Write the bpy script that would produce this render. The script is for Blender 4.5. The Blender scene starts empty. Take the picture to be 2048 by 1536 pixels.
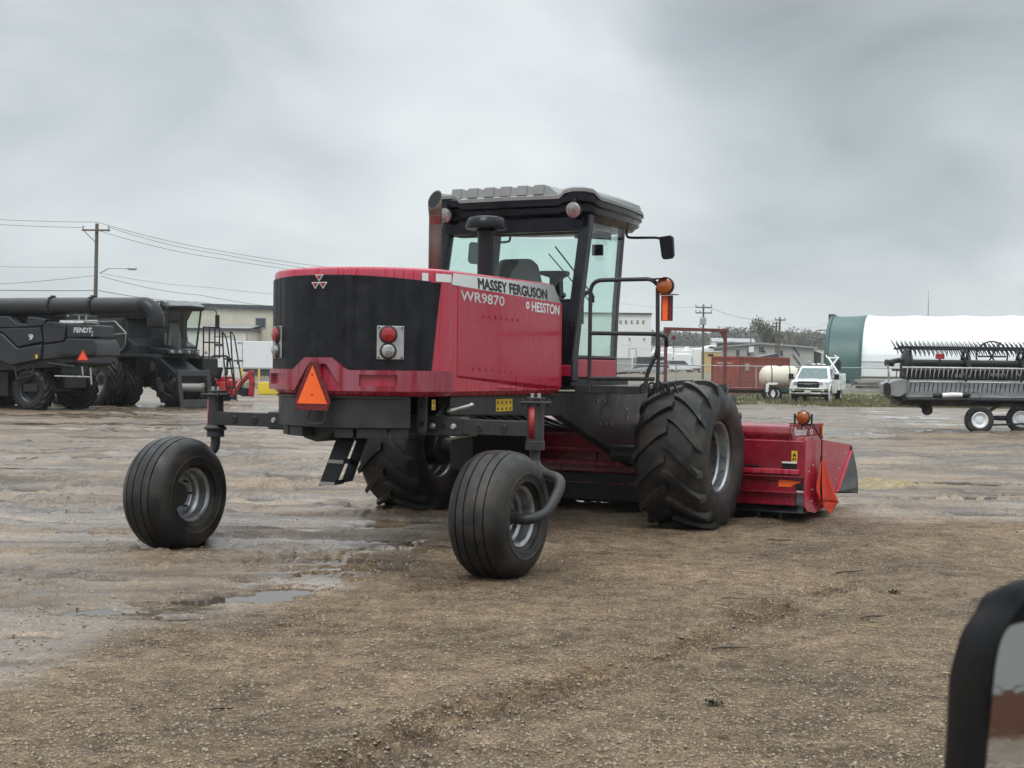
import bpy, bmesh, math, random
import numpy as np
from mathutils import Vector, Matrix
random.seed(7)
sc = bpy.context.scene
COL = sc.collection
R = math.radians
# ---------------------------------------------------------------- camera
CF, CP, CR, CH = 2878.55, .0112, .0124, 1.63        # focal length in px of a 2048 wide frame, pitch, roll, eye height
cam = bpy.data.cameras.new('camera'); camo = bpy.data.objects.new('camera', cam); COL.objects.link(camo)
cam.sensor_width = 36; cam.lens = CF / 2048 * 36; cam.clip_start = .05; cam.clip_end = 9000
_f = Vector((0, math.cos(CP), -math.sin(CP))); _r0 = Vector((1, 0, 0)); _d0 = -_r0.cross(_f)
_rt = _r0 * math.cos(CR) - _d0 * math.sin(CR); _dn = _r0 * math.sin(CR) + _d0 * math.cos(CR)
mw = Matrix.Identity(4)
for i in range(3):
    mw[i][0] = _rt[i]; mw[i][1] = -_dn[i]; mw[i][2] = -_f[i]
mw.translation = (0, 0, CH); camo.matrix_world = mw
sc.camera = camo
cam.dof.use_dof = True; cam.dof.focus_distance = 13.0; cam.dof.aperture_fstop = 14.0
def px_ray(x, y):
    return _rt * ((x - 1024) / CF) + _dn * ((y - 768) / CF) + _f
def gpt(x, y, z=0.0):                     # the ground point seen at that pixel of the photograph
    d = px_ray(x, y); t = (z - CH) / d.z
    return Vector((0, 0, CH)) + d * t
def dpt(x, y, Y):                         # the point at depth Y seen at that pixel
    d = px_ray(x, y); t = Y / d.y
    return Vector((0, 0, CH)) + d * t
# ---------------------------------------------------------------- render settings, light
sc.view_settings.view_transform = 'Standard'; sc.view_settings.look = 'None'
sc.view_settings.exposure = 0.55; sc.view_settings.gamma = 1.0
sc.cycles.max_bounces = 8; sc.cycles.transparent_max_bounces = 16; sc.cycles.glossy_bounces = 4
sc.cycles.caustics_reflective = False; sc.cycles.caustics_refractive = False
SUN_EL, SUN_AZ = 58, 205
sun = bpy.data.lights.new('sun', 'SUN'); suno = bpy.data.objects.new('sun', sun); COL.objects.link(suno)
sun.energy = 0.9; sun.angle = R(28); sun.color = (1, .97, .93)
sd = Vector((math.sin(R(SUN_AZ)) * math.cos(R(SUN_EL)), math.cos(R(SUN_AZ)) * math.cos(R(SUN_EL)), math.sin(R(SUN_EL))))
suno.rotation_euler = sd.to_track_quat('Z', 'Y').to_euler()
W = bpy.data.worlds.new('World'); sc.world = W; W.use_nodes = True
def NT(nt):
    nt.nodes.clear()
    def N(kind, **kw):
        n = nt.nodes.new(kind)
        for k, v in kw.items():
            if k.startswith('i_'):
                key = k[2:].replace('_', ' ')
                n.inputs[key].default_value = v
            elif k.startswith('n_'): n.inputs[int(k[2:])].default_value = v
            else: setattr(n, k, v)
        return n
    def L(a, b): nt.links.new(a, b)
    return N, L
def ramp(N, stops, interp='LINEAR'):
    n = N('ShaderNodeValToRGB'); cr = n.color_ramp; cr.interpolation = interp
    while len(cr.elements) < len(stops): cr.elements.new(.5)
    for e, (p, c) in zip(cr.elements, stops):
        e.position = p; e.color = c if len(c) == 4 else (*c, 1)
    return n
def g3(v): return (v, v, v, 1)
def build_world():
    N, L = NT(W.node_tree)
    tc = N('ShaderNodeTexCoord'); gen = tc.outputs['Generated']
    sep = N('ShaderNodeSeparateXYZ'); L(gen, sep.inputs[0])
    add = N('ShaderNodeMath', operation='ADD', n_1=.16); L(sep.outputs[2], add.inputs[0])
    mx = N('ShaderNodeMath', operation='MAXIMUM', n_1=.05); L(add.outputs[0], mx.inputs[0])
    div = N('ShaderNodeVectorMath', operation='SCALE'); L(gen, div.inputs[0])
    inv = N('ShaderNodeMath', operation='DIVIDE', n_0=1.0); L(mx.outputs[0], inv.inputs[1]); L(inv.outputs[0], div.inputs['Scale'])
    mp = N('ShaderNodeMapping'); L(div.outputs[0], mp.inputs[0]); mp.inputs['Scale'].default_value = (1.0, .75, .0); mp.inputs['Location'].default_value = (3.1, 1.7, 0)
    n1 = N('ShaderNodeTexNoise', i_Scale=.7, i_Detail=3.0, i_Roughness=.45, i_Distortion=.35); L(mp.outputs[0], n1.inputs['Vector'])
    n2 = N('ShaderNodeTexNoise', i_Scale=6.5, i_Detail=7.0, i_Roughness=.5, i_Distortion=.5); mp2 = N('ShaderNodeMapping'); L(gen, mp2.inputs[0]); mp2.inputs['Scale'].default_value = (1, 1, 1.9); L(mp2.outputs[0], n2.inputs['Vector'])
    m = N('ShaderNodeMath', operation='MULTIPLY', n_1=.55); L(n1.outputs[0], m.inputs[0])
    m2 = N('ShaderNodeMath', operation='MULTIPLY_ADD', n_1=.45); L(n2.outputs[0], m2.inputs[0]); L(m.outputs[0], m2.inputs[2])
    m3 = N('ShaderNodeMath', operation='MULTIPLY_ADD', n_1=.66, n_2=.170); L(m2.outputs[0], m3.inputs[0]); val = m3.outputs[0]
    # broad cloud masses: direction, half width (cosine), how much lighter or darker
    for (x, y, near, far, amt) in [(1780, 90, .9998, .980, -.135), (950, 130, .9995, .972, .07), (150, 300, .9995, .972, -.07), (1250, 560, .9995, .975, .05), (60, 60, .9995, .985, .03), (2000, 480, .9995, .985, .03)]:
        d = px_ray(x, y).normalized()
        dt = N('ShaderNodeVectorMath', operation='DOT_PRODUCT'); L(gen, dt.inputs[0]); dt.inputs[1].default_value = d
        mr = N('ShaderNodeMapRange', interpolation_type='SMOOTHSTEP'); L(dt.outputs['Value'], mr.inputs['Value'])
        mr.inputs['From Min'].default_value = far; mr.inputs['From Max'].default_value = near; mr.inputs['To Max'].default_value = amt
        a = N('ShaderNodeMath', operation='ADD'); L(val, a.inputs[0]); L(mr.outputs[0], a.inputs[1]); val = a.outputs[0]
    cr = ramp(N, [(.28, (.215, .238, .250)), (.42, (.335, .372, .392)), (.52, (.465, .500, .517)), (.64, (.60, .630, .638)), (.78, (.69, .71, .712))])
    L(val, cr.inputs[0])
    # pale band near the horizon and brighter cloud high overhead, as under a real overcast
    hz = N('ShaderNodeMapRange', interpolation_type='SMOOTHSTEP'); L(sep.outputs[2], hz.inputs['Value'])
    hz.inputs['From Min'].default_value = .0; hz.inputs['From Max'].default_value = .11; hz.inputs['To Min'].default_value = .5; hz.inputs['To Max'].default_value = 0
    mixh = N('ShaderNodeMixRGB'); L(hz.outputs[0], mixh.inputs[0]); L(cr.outputs[0], mixh.inputs[1]); mixh.inputs[2].default_value = (.575, .612, .626, 1)
    zr = N('ShaderNodeMapRange', interpolation_type='SMOOTHSTEP'); L(sep.outputs[2], zr.inputs['Value'])
    zr.inputs['From Min'].default_value = .24; zr.inputs['From Max'].default_value = .85; zr.inputs['To Min'].default_value = 1; zr.inputs['To Max'].default_value = 3.0
    bg = N('ShaderNodeBackground'); L(mixh.outputs[0], bg.inputs[0]); L(zr.outputs[0], bg.inputs[1])
    sky = N('ShaderNodeTexSky'); sky.sky_type = 'NISHITA'; sky.sun_disc = False; sky.sun_elevation = R(SUN_EL); sky.sun_rotation = R(SUN_AZ)
    bg2 = N('ShaderNodeBackground', i_Strength=.08); L(sky.outputs[0], bg2.inputs[0])
    ms = N('ShaderNodeMixShader', n_0=.93); L(bg2.outputs[0], ms.inputs[1]); L(bg.outputs[0], ms.inputs[2])
    out = N('ShaderNodeOutputWorld'); L(ms.outputs[0], out.inputs[0])
build_world()
# ---------------------------------------------------------------- object helpers
def tag(o, label=None, cat=None, group=None, kind=None):
    if label: o['label'] = label
    if cat: o['category'] = cat
    if group: o['group'] = group
    if kind: o['kind'] = kind
    return o
def thing(name, label, cat, loc=(0, 0, 0), rz=0, group=None):
    o = bpy.data.objects.new(name, None); COL.objects.link(o); o.empty_display_size = .3
    o.location = loc; o.rotation_euler = (0, 0, rz)
    return tag(o, label, cat, group)
def copy_tree(o, parent=None):
    c = o.copy(); COL.objects.link(c); c.parent = parent
    for ch in list(o.children): copy_tree(ch, c)
    return c
def V(*a): return Vector(a)
class MB:
    def __init__(s): s.v = []; s.f = []; s.m = []
    def _add(s, vs, fs, mi=0):
        b = len(s.v); s.v += [tuple(v) for v in vs]; s.f += [tuple(i + b for i in f) for f in fs]; s.m += [mi] * len(fs); return s
    def box(s, c, d, rot=None, mi=0):
        c = Vector(c); M = rot or Matrix.Identity(3)
        if isinstance(M, (int, float)): M = Matrix.Rotation(M, 3, 'Z')
        vs = [c + M @ Vector((x * d[0] / 2, y * d[1] / 2, z * d[2] / 2)) for x in (-1, 1) for y in (-1, 1) for z in (-1, 1)]
        return s._add(vs, [(0, 1, 3, 2), (4, 6, 7, 5), (0, 4, 5, 1), (2, 3, 7, 6), (0, 2, 6, 4), (1, 5, 7, 3)], mi)
    def bb(s, x0, x1, y0, y1, z0, z1, mi=0):
        return s.box(((x0 + x1) / 2, (y0 + y1) / 2, (z0 + z1) / 2), (abs(x1 - x0), abs(y1 - y0), abs(z1 - z0)), None, mi)
    def prism(s, poly, a, b, ax='X', mi=0):
        n = len(poly); ar = sum(poly[i][0] * poly[(i + 1) % n][1] - poly[(i + 1) % n][0] * poly[i][1] for i in range(n))
        if ar < 0: poly = poly[::-1]
        mk = {'X': lambda p, t: (t, p[0], p[1]), 'Y': lambda p, t: (p[0], t, p[1]), 'Z': lambda p, t: (p[0], p[1], t)}[ax]
        lo, hi = min(a, b), max(a, b)
        vs = [mk(p, lo) for p in poly] + [mk(p, hi) for p in poly]
        fs = [tuple(range(n))[::-1], tuple(range(n, 2 * n))] + [(i, (i + 1) % n, n + (i + 1) % n, n + i) for i in range(n)]
        if ax == 'Y': fs = [f[::-1] for f in fs]
        return s._add(vs, fs, mi)
    def loft(s, rings, cap=True, closed=True, mi=0):
        n = len(rings[0]); vs = [p for r in rings for p in r]; fs = []
        for k in range(len(rings) - 1):
            for i in range(n if closed else n - 1):
                j = (i + 1) % n
                fs.append((k * n + i, k * n + j, (k + 1) * n + j, (k + 1) * n + i))
        if cap: fs += [tuple(range(n))[::-1], tuple(range((len(rings) - 1) * n, len(rings) * n))]
        return s._add(vs, fs, mi)
    def tube(s, path, r, n=10, cap=True, mi=0):
        P = [Vector(p) for p in path]; k = len(P)
        rs = r if isinstance(r, (list, tuple)) else [r] * k
        T = []
        for i in range(k):
            a = P[i] - P[i - 1] if i else P[1] - P[0]; b = P[i + 1] - P[i] if i < k - 1 else a
            T.append((a.normalized() + b.normalized()).normalized())
        u = T[0].orthogonal().normalized(); rings = []
        for i in range(k):
            u = (u - T[i] * u.dot(T[i])).normalized(); w = T[i].cross(u)
            rings.append([P[i] + (u * math.cos(2 * math.pi * j / n) + w * math.sin(2 * math.pi * j / n)) * rs[i] for j in range(n)])
        return s.loft(rings, cap, True, mi)
    def cyl(s, a, b, r, r2=None, n=16, mi=0): return s.tube([a, b], [r, r if r2 is None else r2], n, True, mi)
    def lathe(s, prof, o, ax, n=32, mi=0, close=False):      # prof: (radius, distance along the axis)
        ax = Vector(ax).normalized(); u = ax.orthogonal().normalized()
        if abs(ax.z) < .9: u = (Vector((0, 0, 1)) - ax * ax.z).normalized()
        w = ax.cross(u); o = Vector(o)
        rings = [[o + ax * t + (u * math.cos(2 * math.pi * j / n) + w * math.sin(2 * math.pi * j / n)) * max(r, 1e-4) for j in range(n)] for r, t in prof]
        if close: rings.append(rings[0])
        return s.loft(rings, False, True, mi)
    def ball(s, c, r, n=12, m=8, mi=0):
        r = r if isinstance(r, (tuple, list)) else (r, r, r)
        rings = []
        for i in range(m + 1):
            t = math.pi * i / m; q = max(math.sin(t), 1e-3)
            rings.append([(c[0] + r[0] * q * math.cos(2 * math.pi * j / n), c[1] + r[1] * q * math.sin(2 * math.pi * j / n), c[2] - r[2] * math.cos(t)) for j in range(n)])
        return s.loft(rings, True, True, mi)
    def quad(s, a, b, c, d, mi=0): return s._add([a, b, c, d], [(0, 1, 2, 3)], mi)
    def build(s, name, mat, parent=None, bevel=0, ang=35, solid=0, sub=0):
        me = bpy.data.meshes.new(name); me.from_pydata(s.v, [], s.f)
        mats = mat if isinstance(mat, (list, tuple)) else [mat]
        for m in mats: me.materials.append(m)
        bm = bmesh.new(); bm.from_mesh(me); 
        for f, mi in zip(bm.faces, s.m): f.material_index = mi; f.smooth = True
        bmesh.ops.remove_doubles(bm, verts=bm.verts, dist=1e-5)
        bmesh.ops.recalc_face_normals(bm, faces=bm.faces); bm.to_mesh(me); bm.free()
        me.set_sharp_from_angle(angle=R(ang))
        o = bpy.data.objects.new(name, me); COL.objects.link(o); o.parent = parent
        if solid:
            m = o.modifiers.new('s', 'SOLIDIFY'); m.thickness = solid; m.offset = 0
        if bevel:
            m = o.modifiers.new('b', 'BEVEL'); m.width = bevel; m.segments = 2; m.limit_method = 'ANGLE'; m.angle_limit = R(38); m.harden_normals = True
        if sub:
            m = o.modifiers.new('u', 'SUBSURF'); m.levels = sub; m.render_levels = sub
        return o
def split_mb(b):                         # the separate pieces of a shape, each as a shape of its own
    par = list(range(len(b.v)))
    def find(i):
        while par[i] != i: par[i] = par[par[i]]; i = par[i]
        return i
    for f in b.f:
        r = find(f[0])
        for j in f[1:]: par[find(j)] = r
    groups = {}
    for f, m in zip(b.f, b.m): groups.setdefault(find(f[0]), []).append((f, m))
    out = []
    for fs in groups.values():
        ids = sorted({i for f, _ in fs for i in f}); mp = {i: k for k, i in enumerate(ids)}; n = MB()
        n.v = [b.v[i] for i in ids]; n.f = [tuple(mp[i] for i in f) for f, _ in fs]; n.m = [m for _, m in fs]; out.append(n)
    return out
def each(b, name, mat, parent=None, **k):
    return [p.build(name, mat, parent, **k) for p in split_mb(b)]
def smooth_path(P, n=6):                  # Catmull-Rom through the points
    P = [Vector(p) for p in P]; out = []
    for i in range(len(P) - 1):
        p0 = P[max(i - 1, 0)]; p1 = P[i]; p2 = P[i + 1]; p3 = P[min(i + 2, len(P) - 1)]
        for k in range(n):
            t = k / n
            out.append(.5 * ((2 * p1) + (p2 - p0) * t + (2 * p0 - 5 * p1 + 4 * p2 - p3) * t * t + (3 * p1 - p0 - 3 * p2 + p3) * t ** 3))
    return out + [P[-1]]
def round_path(P, r=.05, n=5):            # polyline with its corners rounded
    P = [Vector(p) for p in P]; out = [P[0]]
    for i in range(1, len(P) - 1):
        a = (P[i - 1] - P[i]); b = (P[i + 1] - P[i]); q = min(r, a.length * .48, b.length * .48)
        A = P[i] + a.normalized() * q; B = P[i] + b.normalized() * q
        out += [A * (1 - t) ** 2 + P[i] * 2 * t * (1 - t) + B * t * t for t in [k / n for k in range(n + 1)]]
    return out + [P[-1]]
def text(name, s, mat, parent, o, right, up, w, h, depth=.002, shear=0, bold=0.0, spacing=1.0, fat=0.0):
    """lettering: lower left corner at o, running along right, w wide and h high"""
    cu = bpy.data.curves.new('t', 'FONT'); cu.body = s; cu.shear = shear; cu.offset = bold; cu.space_character = spacing; cu.resolution_u = 3
    to = bpy.data.objects.new('t', cu); COL.objects.link(to)
    dg = bpy.context.evaluated_depsgraph_get(); me = bpy.data.meshes.new_from_object(to.evaluated_get(dg))
    bpy.data.objects.remove(to); bpy.data.curves.remove(cu)
    right = Vector(right).normalized(); up = Vector(up).normalized(); nrm = right.cross(up)
    xs = [v.co.x for v in me.vertices]; ys = [v.co.y for v in me.vertices]
    x0, x1, y0, y1 = min(xs), max(xs), min(ys), max(ys); o = Vector(o)
    for v in me.vertices:
        v.co = o + right * ((v.co.x - x0) / (x1 - x0) * w) + up * ((v.co.y - y0) / (y1 - y0) * h) + nrm * depth
    if fat:                                # heavier strokes: the same letters set again a little to either side
        vs = [v.co.copy() for v in me.vertices]; fs = [tuple(p.vertices) for p in me.polygons]; n = len(vs); me = bpy.data.meshes.new(name)
        off = [(-1, 0), (1, 0), (0, .8), (0, -.8), (0, 0)]
        me.from_pydata([tuple(v + right * fat * a + up * fat * b + nrm * .0002 * k) for k, (a, b) in enumerate(off) for v in vs], [], [tuple(i + n * k for i in f) for k in range(len(off)) for f in fs])
    me.materials.clear(); me.materials.append(mat); me.name = name
    ob = bpy.data.objects.new(name, me); COL.objects.link(ob); ob.parent = parent
    return ob
# ---------------------------------------------------------------- materials
def newmat(name):
    m = bpy.data.materials.new(name); m.use_nodes = True
    N, L = NT(m.node_tree); out = N('ShaderNodeOutputMaterial')
    return m, N, L, out
def pmat(name, col, rough=.5, metal=0, var=.2, vscale=6, rvar=.15, bump=0, bscale=60, coat=0, streak=0, dirt=None, dirt_amt=.5, spec=.5):
    m, N, L, out = newmat(name)
    b = N('ShaderNodeBsdfPrincipled'); L(b.outputs[0], out.inputs[0])
    b.inputs['Metallic'].default_value = metal; b.inputs['Coat Weight'].default_value = coat; b.inputs['Coat Roughness'].default_value = .08
    b.inputs['Specular IOR Level'].default_value = spec
    tc = N('ShaderNodeTexCoord'); src = tc.outputs['Object']
    mp = N('ShaderNodeMapping'); L(src, mp.inputs[0])
    if streak: mp.inputs['Scale'].default_value = (1, 1, 1 / streak)
    n1 = N('ShaderNodeTexNoise', i_Scale=vscale, i_Detail=6.0, i_Roughness=.6); L(mp.outputs[0], n1.inputs['Vector'])
    lo = tuple(c * (1 - var) for c in col); hi = tuple(min(1, c * (1 + var)) for c in col)
    cr = ramp(N, [(.3, lo), (.7, hi)]); L(n1.outputs[0], cr.inputs[0]); colout = cr.outputs[0]
    if dirt:
        n3 = N('ShaderNodeTexNoise', i_Scale=vscale * .45, i_Detail=8.0, i_Roughness=.68); L(src, n3.inputs['Vector'])
        dr = ramp(N, [(.45, g3(0)), (.75, g3(dirt_amt))]); L(n3.outputs[0], dr.inputs[0])
        mx = N('ShaderNodeMixRGB'); L(dr.outputs[0], mx.inputs[0]); L(colout, mx.inputs[1]); mx.inputs[2].default_value = (*dirt, 1); colout = mx.outputs[0]
    L(colout, b.inputs['Base Color'])
    rr = N('ShaderNodeMapRange'); L(n1.outputs[0], rr.inputs['Value']); rr.inputs['From Min'].default_value = .3; rr.inputs['From Max'].default_value = .7
    rr.inputs['To Min'].default_value = max(.02, rough - rvar); rr.inputs['To Max'].default_value = min(1, rough + rvar); L(rr.outputs[0], b.inputs['Roughness'])
    if bump:
        n2 = N('ShaderNodeTexNoise', i_Scale=bscale, i_Detail=4.0); L(src, n2.inputs['Vector'])
        bp = N('ShaderNodeBump', i_Strength=bump, i_Distance=.02); L(n2.outputs[0], bp.inputs['Height']); L(bp.outputs[0], b.inputs['Normal'])
    return m
def red_dusty(name, base=(.45, .010, .035), dust=(.42, .075, .112), amt=.75, scale=22, coat=.2):
    """wet red paint under a dusty film that rain has run down in streaks"""
    m, N, L, out = newmat(name)
    b = N('ShaderNodeBsdfPrincipled'); L(b.outputs[0], out.inputs[0])
    tc = N('ShaderNodeTexCoord'); mp = N('ShaderNodeMapping'); L(tc.outputs['Object'], mp.inputs[0]); mp.inputs['Scale'].default_value = (1, 1, .035)
    n1 = N('ShaderNodeTexNoise', i_Scale=scale, i_Detail=5.0, i_Roughness=.6, i_Distortion=.2); L(mp.outputs[0], n1.inputs['Vector'])
    st = ramp(N, [(.40, g3(0)), (.50, g3(1))]); L(n1.outputs[0], st.inputs[0])
    n2 = N('ShaderNodeTexNoise', i_Scale=2.2, i_Detail=5.0); L(tc.outputs['Object'], n2.inputs['Vector'])
    pt = ramp(N, [(.3, g3(.35)), (.65, g3(1))]); L(n2.outputs[0], pt.inputs[0])
    mu = N('ShaderNodeMath', operation='MULTIPLY'); L(st.outputs[0], mu.inputs[0]); L(pt.outputs[0], mu.inputs[1])
    mu2 = N('ShaderNodeMath', operation='MULTIPLY', n_1=amt); L(mu.outputs[0], mu2.inputs[0])
    mx = N('ShaderNodeMixRGB'); L(mu2.outputs[0], mx.inputs[0]); mx.inputs[1].default_value = (*base, 1); mx.inputs[2].default_value = (*dust, 1)
    L(mx.outputs[0], b.inputs['Base Color'])
    rr = N('ShaderNodeMapRange'); L(mu.outputs[0], rr.inputs['Value']); rr.inputs['To Min'].default_value = .12; rr.inputs['To Max'].default_value = .38; L(rr.outputs[0], b.inputs['Roughness'])
    b.inputs['Coat Weight'].default_value = coat; b.inputs['Coat Roughness'].default_value = .06; b.inputs['Specular IOR Level'].default_value = .4
    n3 = N('ShaderNodeTexNoise', i_Scale=90, i_Detail=3.0); L(tc.outputs['Object'], n3.inputs['Vector'])
    bp = N('ShaderNodeBump', i_Strength=.06, i_Distance=.01); L(n3.outputs[0], bp.inputs['Height']); L(bp.outputs[0], b.inputs['Normal'])
    return m
def glass(name, tint=(.86, .965, .935), refl=.9, rough=.01):
    m, N, L, out = newmat(name)
    t = N('ShaderNodeBsdfTransparent'); t.inputs[0].default_value = (*tint, 1)
    g = N('ShaderNodeBsdfGlossy'); g.inputs['Roughness'].default_value = rough; g.inputs[0].default_value = (refl, refl, refl, 1)
    tc = N('ShaderNodeTexCoord'); n = N('ShaderNodeTexNoise', i_Scale=40, i_Detail=4.0); L(tc.outputs['Object'], n.inputs['Vector'])
    bp = N('ShaderNodeBump', i_Strength=.02, i_Distance=.01); L(n.outputs[0], bp.inputs['Height']); L(bp.outputs[0], g.inputs['Normal'])
    f = N('ShaderNodeFresnel', i_IOR=1.5); ge = N('ShaderNodeNewGeometry'); iv = N('ShaderNodeMath', operation='SUBTRACT', n_0=1.0); L(ge.outputs['Backfacing'], iv.inputs[1])
    fm = N('ShaderNodeMath', operation='MULTIPLY'); L(f.outputs[0], fm.inputs[0]); L(iv.outputs[0], fm.inputs[1])
    ms = N('ShaderNodeMixShader'); L(fm.outputs[0], ms.inputs[0]); L(t.outputs[0], ms.inputs[1]); L(g.outputs[0], ms.inputs[2]); L(ms.outputs[0], out.inputs[0])
    return m
M = {}
M['red'] = red_dusty('wet_red_paint')
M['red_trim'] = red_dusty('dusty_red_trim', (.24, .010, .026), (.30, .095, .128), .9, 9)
M['red_side'] = red_dusty('red_side_paint', (.40, .009, .033), (.39, .024, .058), .65, 30, .16)
M['red_dark'] = pmat('red_header_paint', (.24, .009, .024), .26, var=.25, vscale=5, coat=.4, bump=.05, dirt=(.13, .08, .06), dirt_amt=.25)
M['frame'] = pmat('charcoal_frame_paint', (.027, .028, .030), .40, var=.2, vscale=7, spec=.4, bump=.05, dirt=(.09, .08, .07), dirt_amt=.35)
M['black'] = pmat('black_plastic', (.009, .0095, .012), .38, var=.25, vscale=9, bump=.03, spec=.35)
M['gloss_black'] = pmat('gloss_black_paint', (.0055, .006, .010), .24, var=.2, rvar=.08, spec=.28)
M['mesh_black'] = pmat('black_grille', (.0085, .0092, .0125), .46, var=.65, vscale=14, streak=26, bump=.25, bscale=240, rvar=.2, spec=.22, dirt=(.034, .036, .040), dirt_amt=.55)
M['rubber_dark'] = pmat('wet_black_rubber', (.012, .012, .013), .5, var=.35, vscale=5, rvar=.2, spec=.3)
M['mirror_black'] = pmat('mirror_housing_plastic', (.0025, .0028, .0035), .5, var=.2, spec=.10)
M['rubber'] = pmat('tyre_rubber', (.0115, .0115, .012), .50, spec=.38, var=.35, vscale=5, rvar=.22, bump=.12, bscale=70, dirt=(.115, .094, .074), dirt_amt=.6)
M['rim'] = pmat('silver_rim', (.40, .41, .42), .33, .75, var=.2, vscale=9, dirt=(.12, .10, .085), dirt_amt=.75)
M['hubdark'] = pmat('hub_dirt_and_lamp_shade', (.03, .028, .026), .6, var=.3, bump=.15)  # dark hub dirt, also the colour of the lamps' shadow rings
M['roof'] = pmat('grey_roof_plastic', (.215, .225, .222), .48, var=.12, vscale=5, dirt=(.17, .165, .15), dirt_amt=.4)
M['glass'] = glass('cab_glass', (.905, .972, .952))
M['clear'] = glass('clear_glass', (.86, .9, .9))
M['exhaust'] = pmat('rusty_exhaust', (.140, .115, .097), .55, .2, var=.35, vscale=9, streak=30, bump=.05)
M['white'] = pmat('white_decal', (.74, .76, .76), .3, var=.08, vscale=4, coat=.3)
M['silver'] = pmat('silver_lettering', (.62, .63, .63), .3, .3, var=.08)
M['ink'] = pmat('black_ink', (.010, .010, .011), .35, var=.1)
M['orange'] = pmat('orange_reflector', (.95, .14, .022), .4, var=.06, vscale=5)
M['maroon'] = pmat('dark_red_reflector', (.13, .012, .014), .28, var=.2, vscale=30)
M['redlens'] = pmat('red_lens', (.30, .004, .010), .22, var=.3, vscale=60, coat=.6, bump=.1, bscale=200)
M['amber'] = pmat('amber_lens', (.36, .085, .012), .16, var=.35, vscale=25, coat=.6)
M['lens'] = pmat('clear_lens', (.34, .35, .34), .12, .55, var=.35, vscale=35, coat=.6)
M['plate'] = pmat('aluminium_plate', (.43, .43, .42), .36, .55, var=.12, vscale=12)
M['chrome'] = pmat('chrome', (.62, .63, .64), .14, .95, var=.1)
M['yellow'] = pmat('warning_yellow', (.72, .46, .03), .4, var=.1, vscale=20)
M['steel'] = pmat('bare_steel', (.34, .33, .31), .35, .8, var=.25, vscale=20)
M['seat'] = pmat('grey_seat_fabric', (.10, .105, .105), .8, var=.2, bump=.1)
M['red_stripe'] = pmat('red_reflective_tape', (.30, .028, .026), .35, var=.2, vscale=30)

class Frame:                              # a place and heading: X ahead, Y to the left, Z up; pixel look-ups in that frame
    def __init__(s, loc, deg): s.loc = Vector(loc); a = R(deg); s.a = a; s.x = Vector((math.cos(a), math.sin(a), 0)); s.y = Vector((-math.sin(a), math.cos(a), 0))
    def to(s, p): d = p - s.loc; return Vector((d.dot(s.x), d.dot(s.y), d.z))
    def w(s, x, y, z=0): return s.loc + s.x * x + s.y * y + Vector((0, 0, z))
    def on(s, px, py, **k):
        d = px_ray(px, py); dl = Vector((d.dot(s.x), d.dot(s.y), d.z)); c = s.to(Vector((0, 0, CH))); (ax, v), = k.items(); i = 'XYZ'.index(ax)
        return c + dl * ((v - c[i]) / dl[i])
    def poly(s, pts, Y): return [((q := s.on(u, v, Y=Y)).x, q.z) for u, v in pts]
    def thing(s, name, label, cat, group=None): return thing(name, label, cat, s.loc, s.a, group)
# ================================================================ ground
def _h(xi, yi, seed):
    n = (xi.astype(np.int64) * 374761393 + yi.astype(np.int64) * 668265263 + seed * 144269504) & 0xffffffff
    n = ((n ^ (n >> 13)) * 1274126177) & 0xffffffff
    n = ((n ^ (n >> 16)) * 2246822519) & 0xffffffff
    return ((n ^ (n >> 15)) & 0xffffff) / float(0xffffff)
def vn(x, y, seed=0):
    xi = np.floor(x); yi = np.floor(y); fx = x - xi; fy = y - yi
    fx = fx * fx * fx * (fx * (fx * 6 - 15) + 10); fy = fy * fy * fy * (fy * (fy * 6 - 15) + 10)
    a = _h(xi, yi, seed); b = _h(xi + 1, yi, seed); c = _h(xi, yi + 1, seed); d = _h(xi + 1, yi + 1, seed)
    return (a * (1 - fx) + b * fx) * (1 - fy) + (c * (1 - fx) + d * fx) * fy
def fbm(x, y, seed=0, oct=4, gain=.5):
    s = 0; a = 1; t = 0
    for o in range(oct):
        s = s + a * vn(x * 2.03 ** o + 17.3 * o, y * 2.03 ** o - 9.1 * o, seed + o * 7); t += a; a *= gain
    return s / t
def sstep(a, b, x):
    t = np.clip((x - a) / (b - a), 0, 1); return t * t * (3 - 2 * t)
PHI = .4795; MO = Vector((.3859, 15.6161, 0))                       # heading and place of the windrower
FWv = np.array([math.sin(PHI), math.cos(PHI)]); RTv = np.array([math.cos(PHI), -math.sin(PHI)])
_bl = [gpt(*q) for q in [(-500, 1560), (0, 1400), (300, 1292), (560, 1200), (830, 1130), (1000, 1082), (1300, 1030), (1700, 1035), (2100, 1042), (2600, 1045)]]
_bx = np.array([p.x for p in _bl]); _by = np.array([p.y for p in _bl])
def wetness(x, y):
    yb = np.interp(x, _bx, _by)
    n = fbm(x * .55, y * .55, 41, 4) - .5
    w = sstep(-.9, 1.2, (y - yb) + n * 4.5)
    return np.clip(w * (.72 + .9 * (fbm(x * .35 + 3, y * .35, 77, 3) - .35)), 0, 1)
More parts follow.
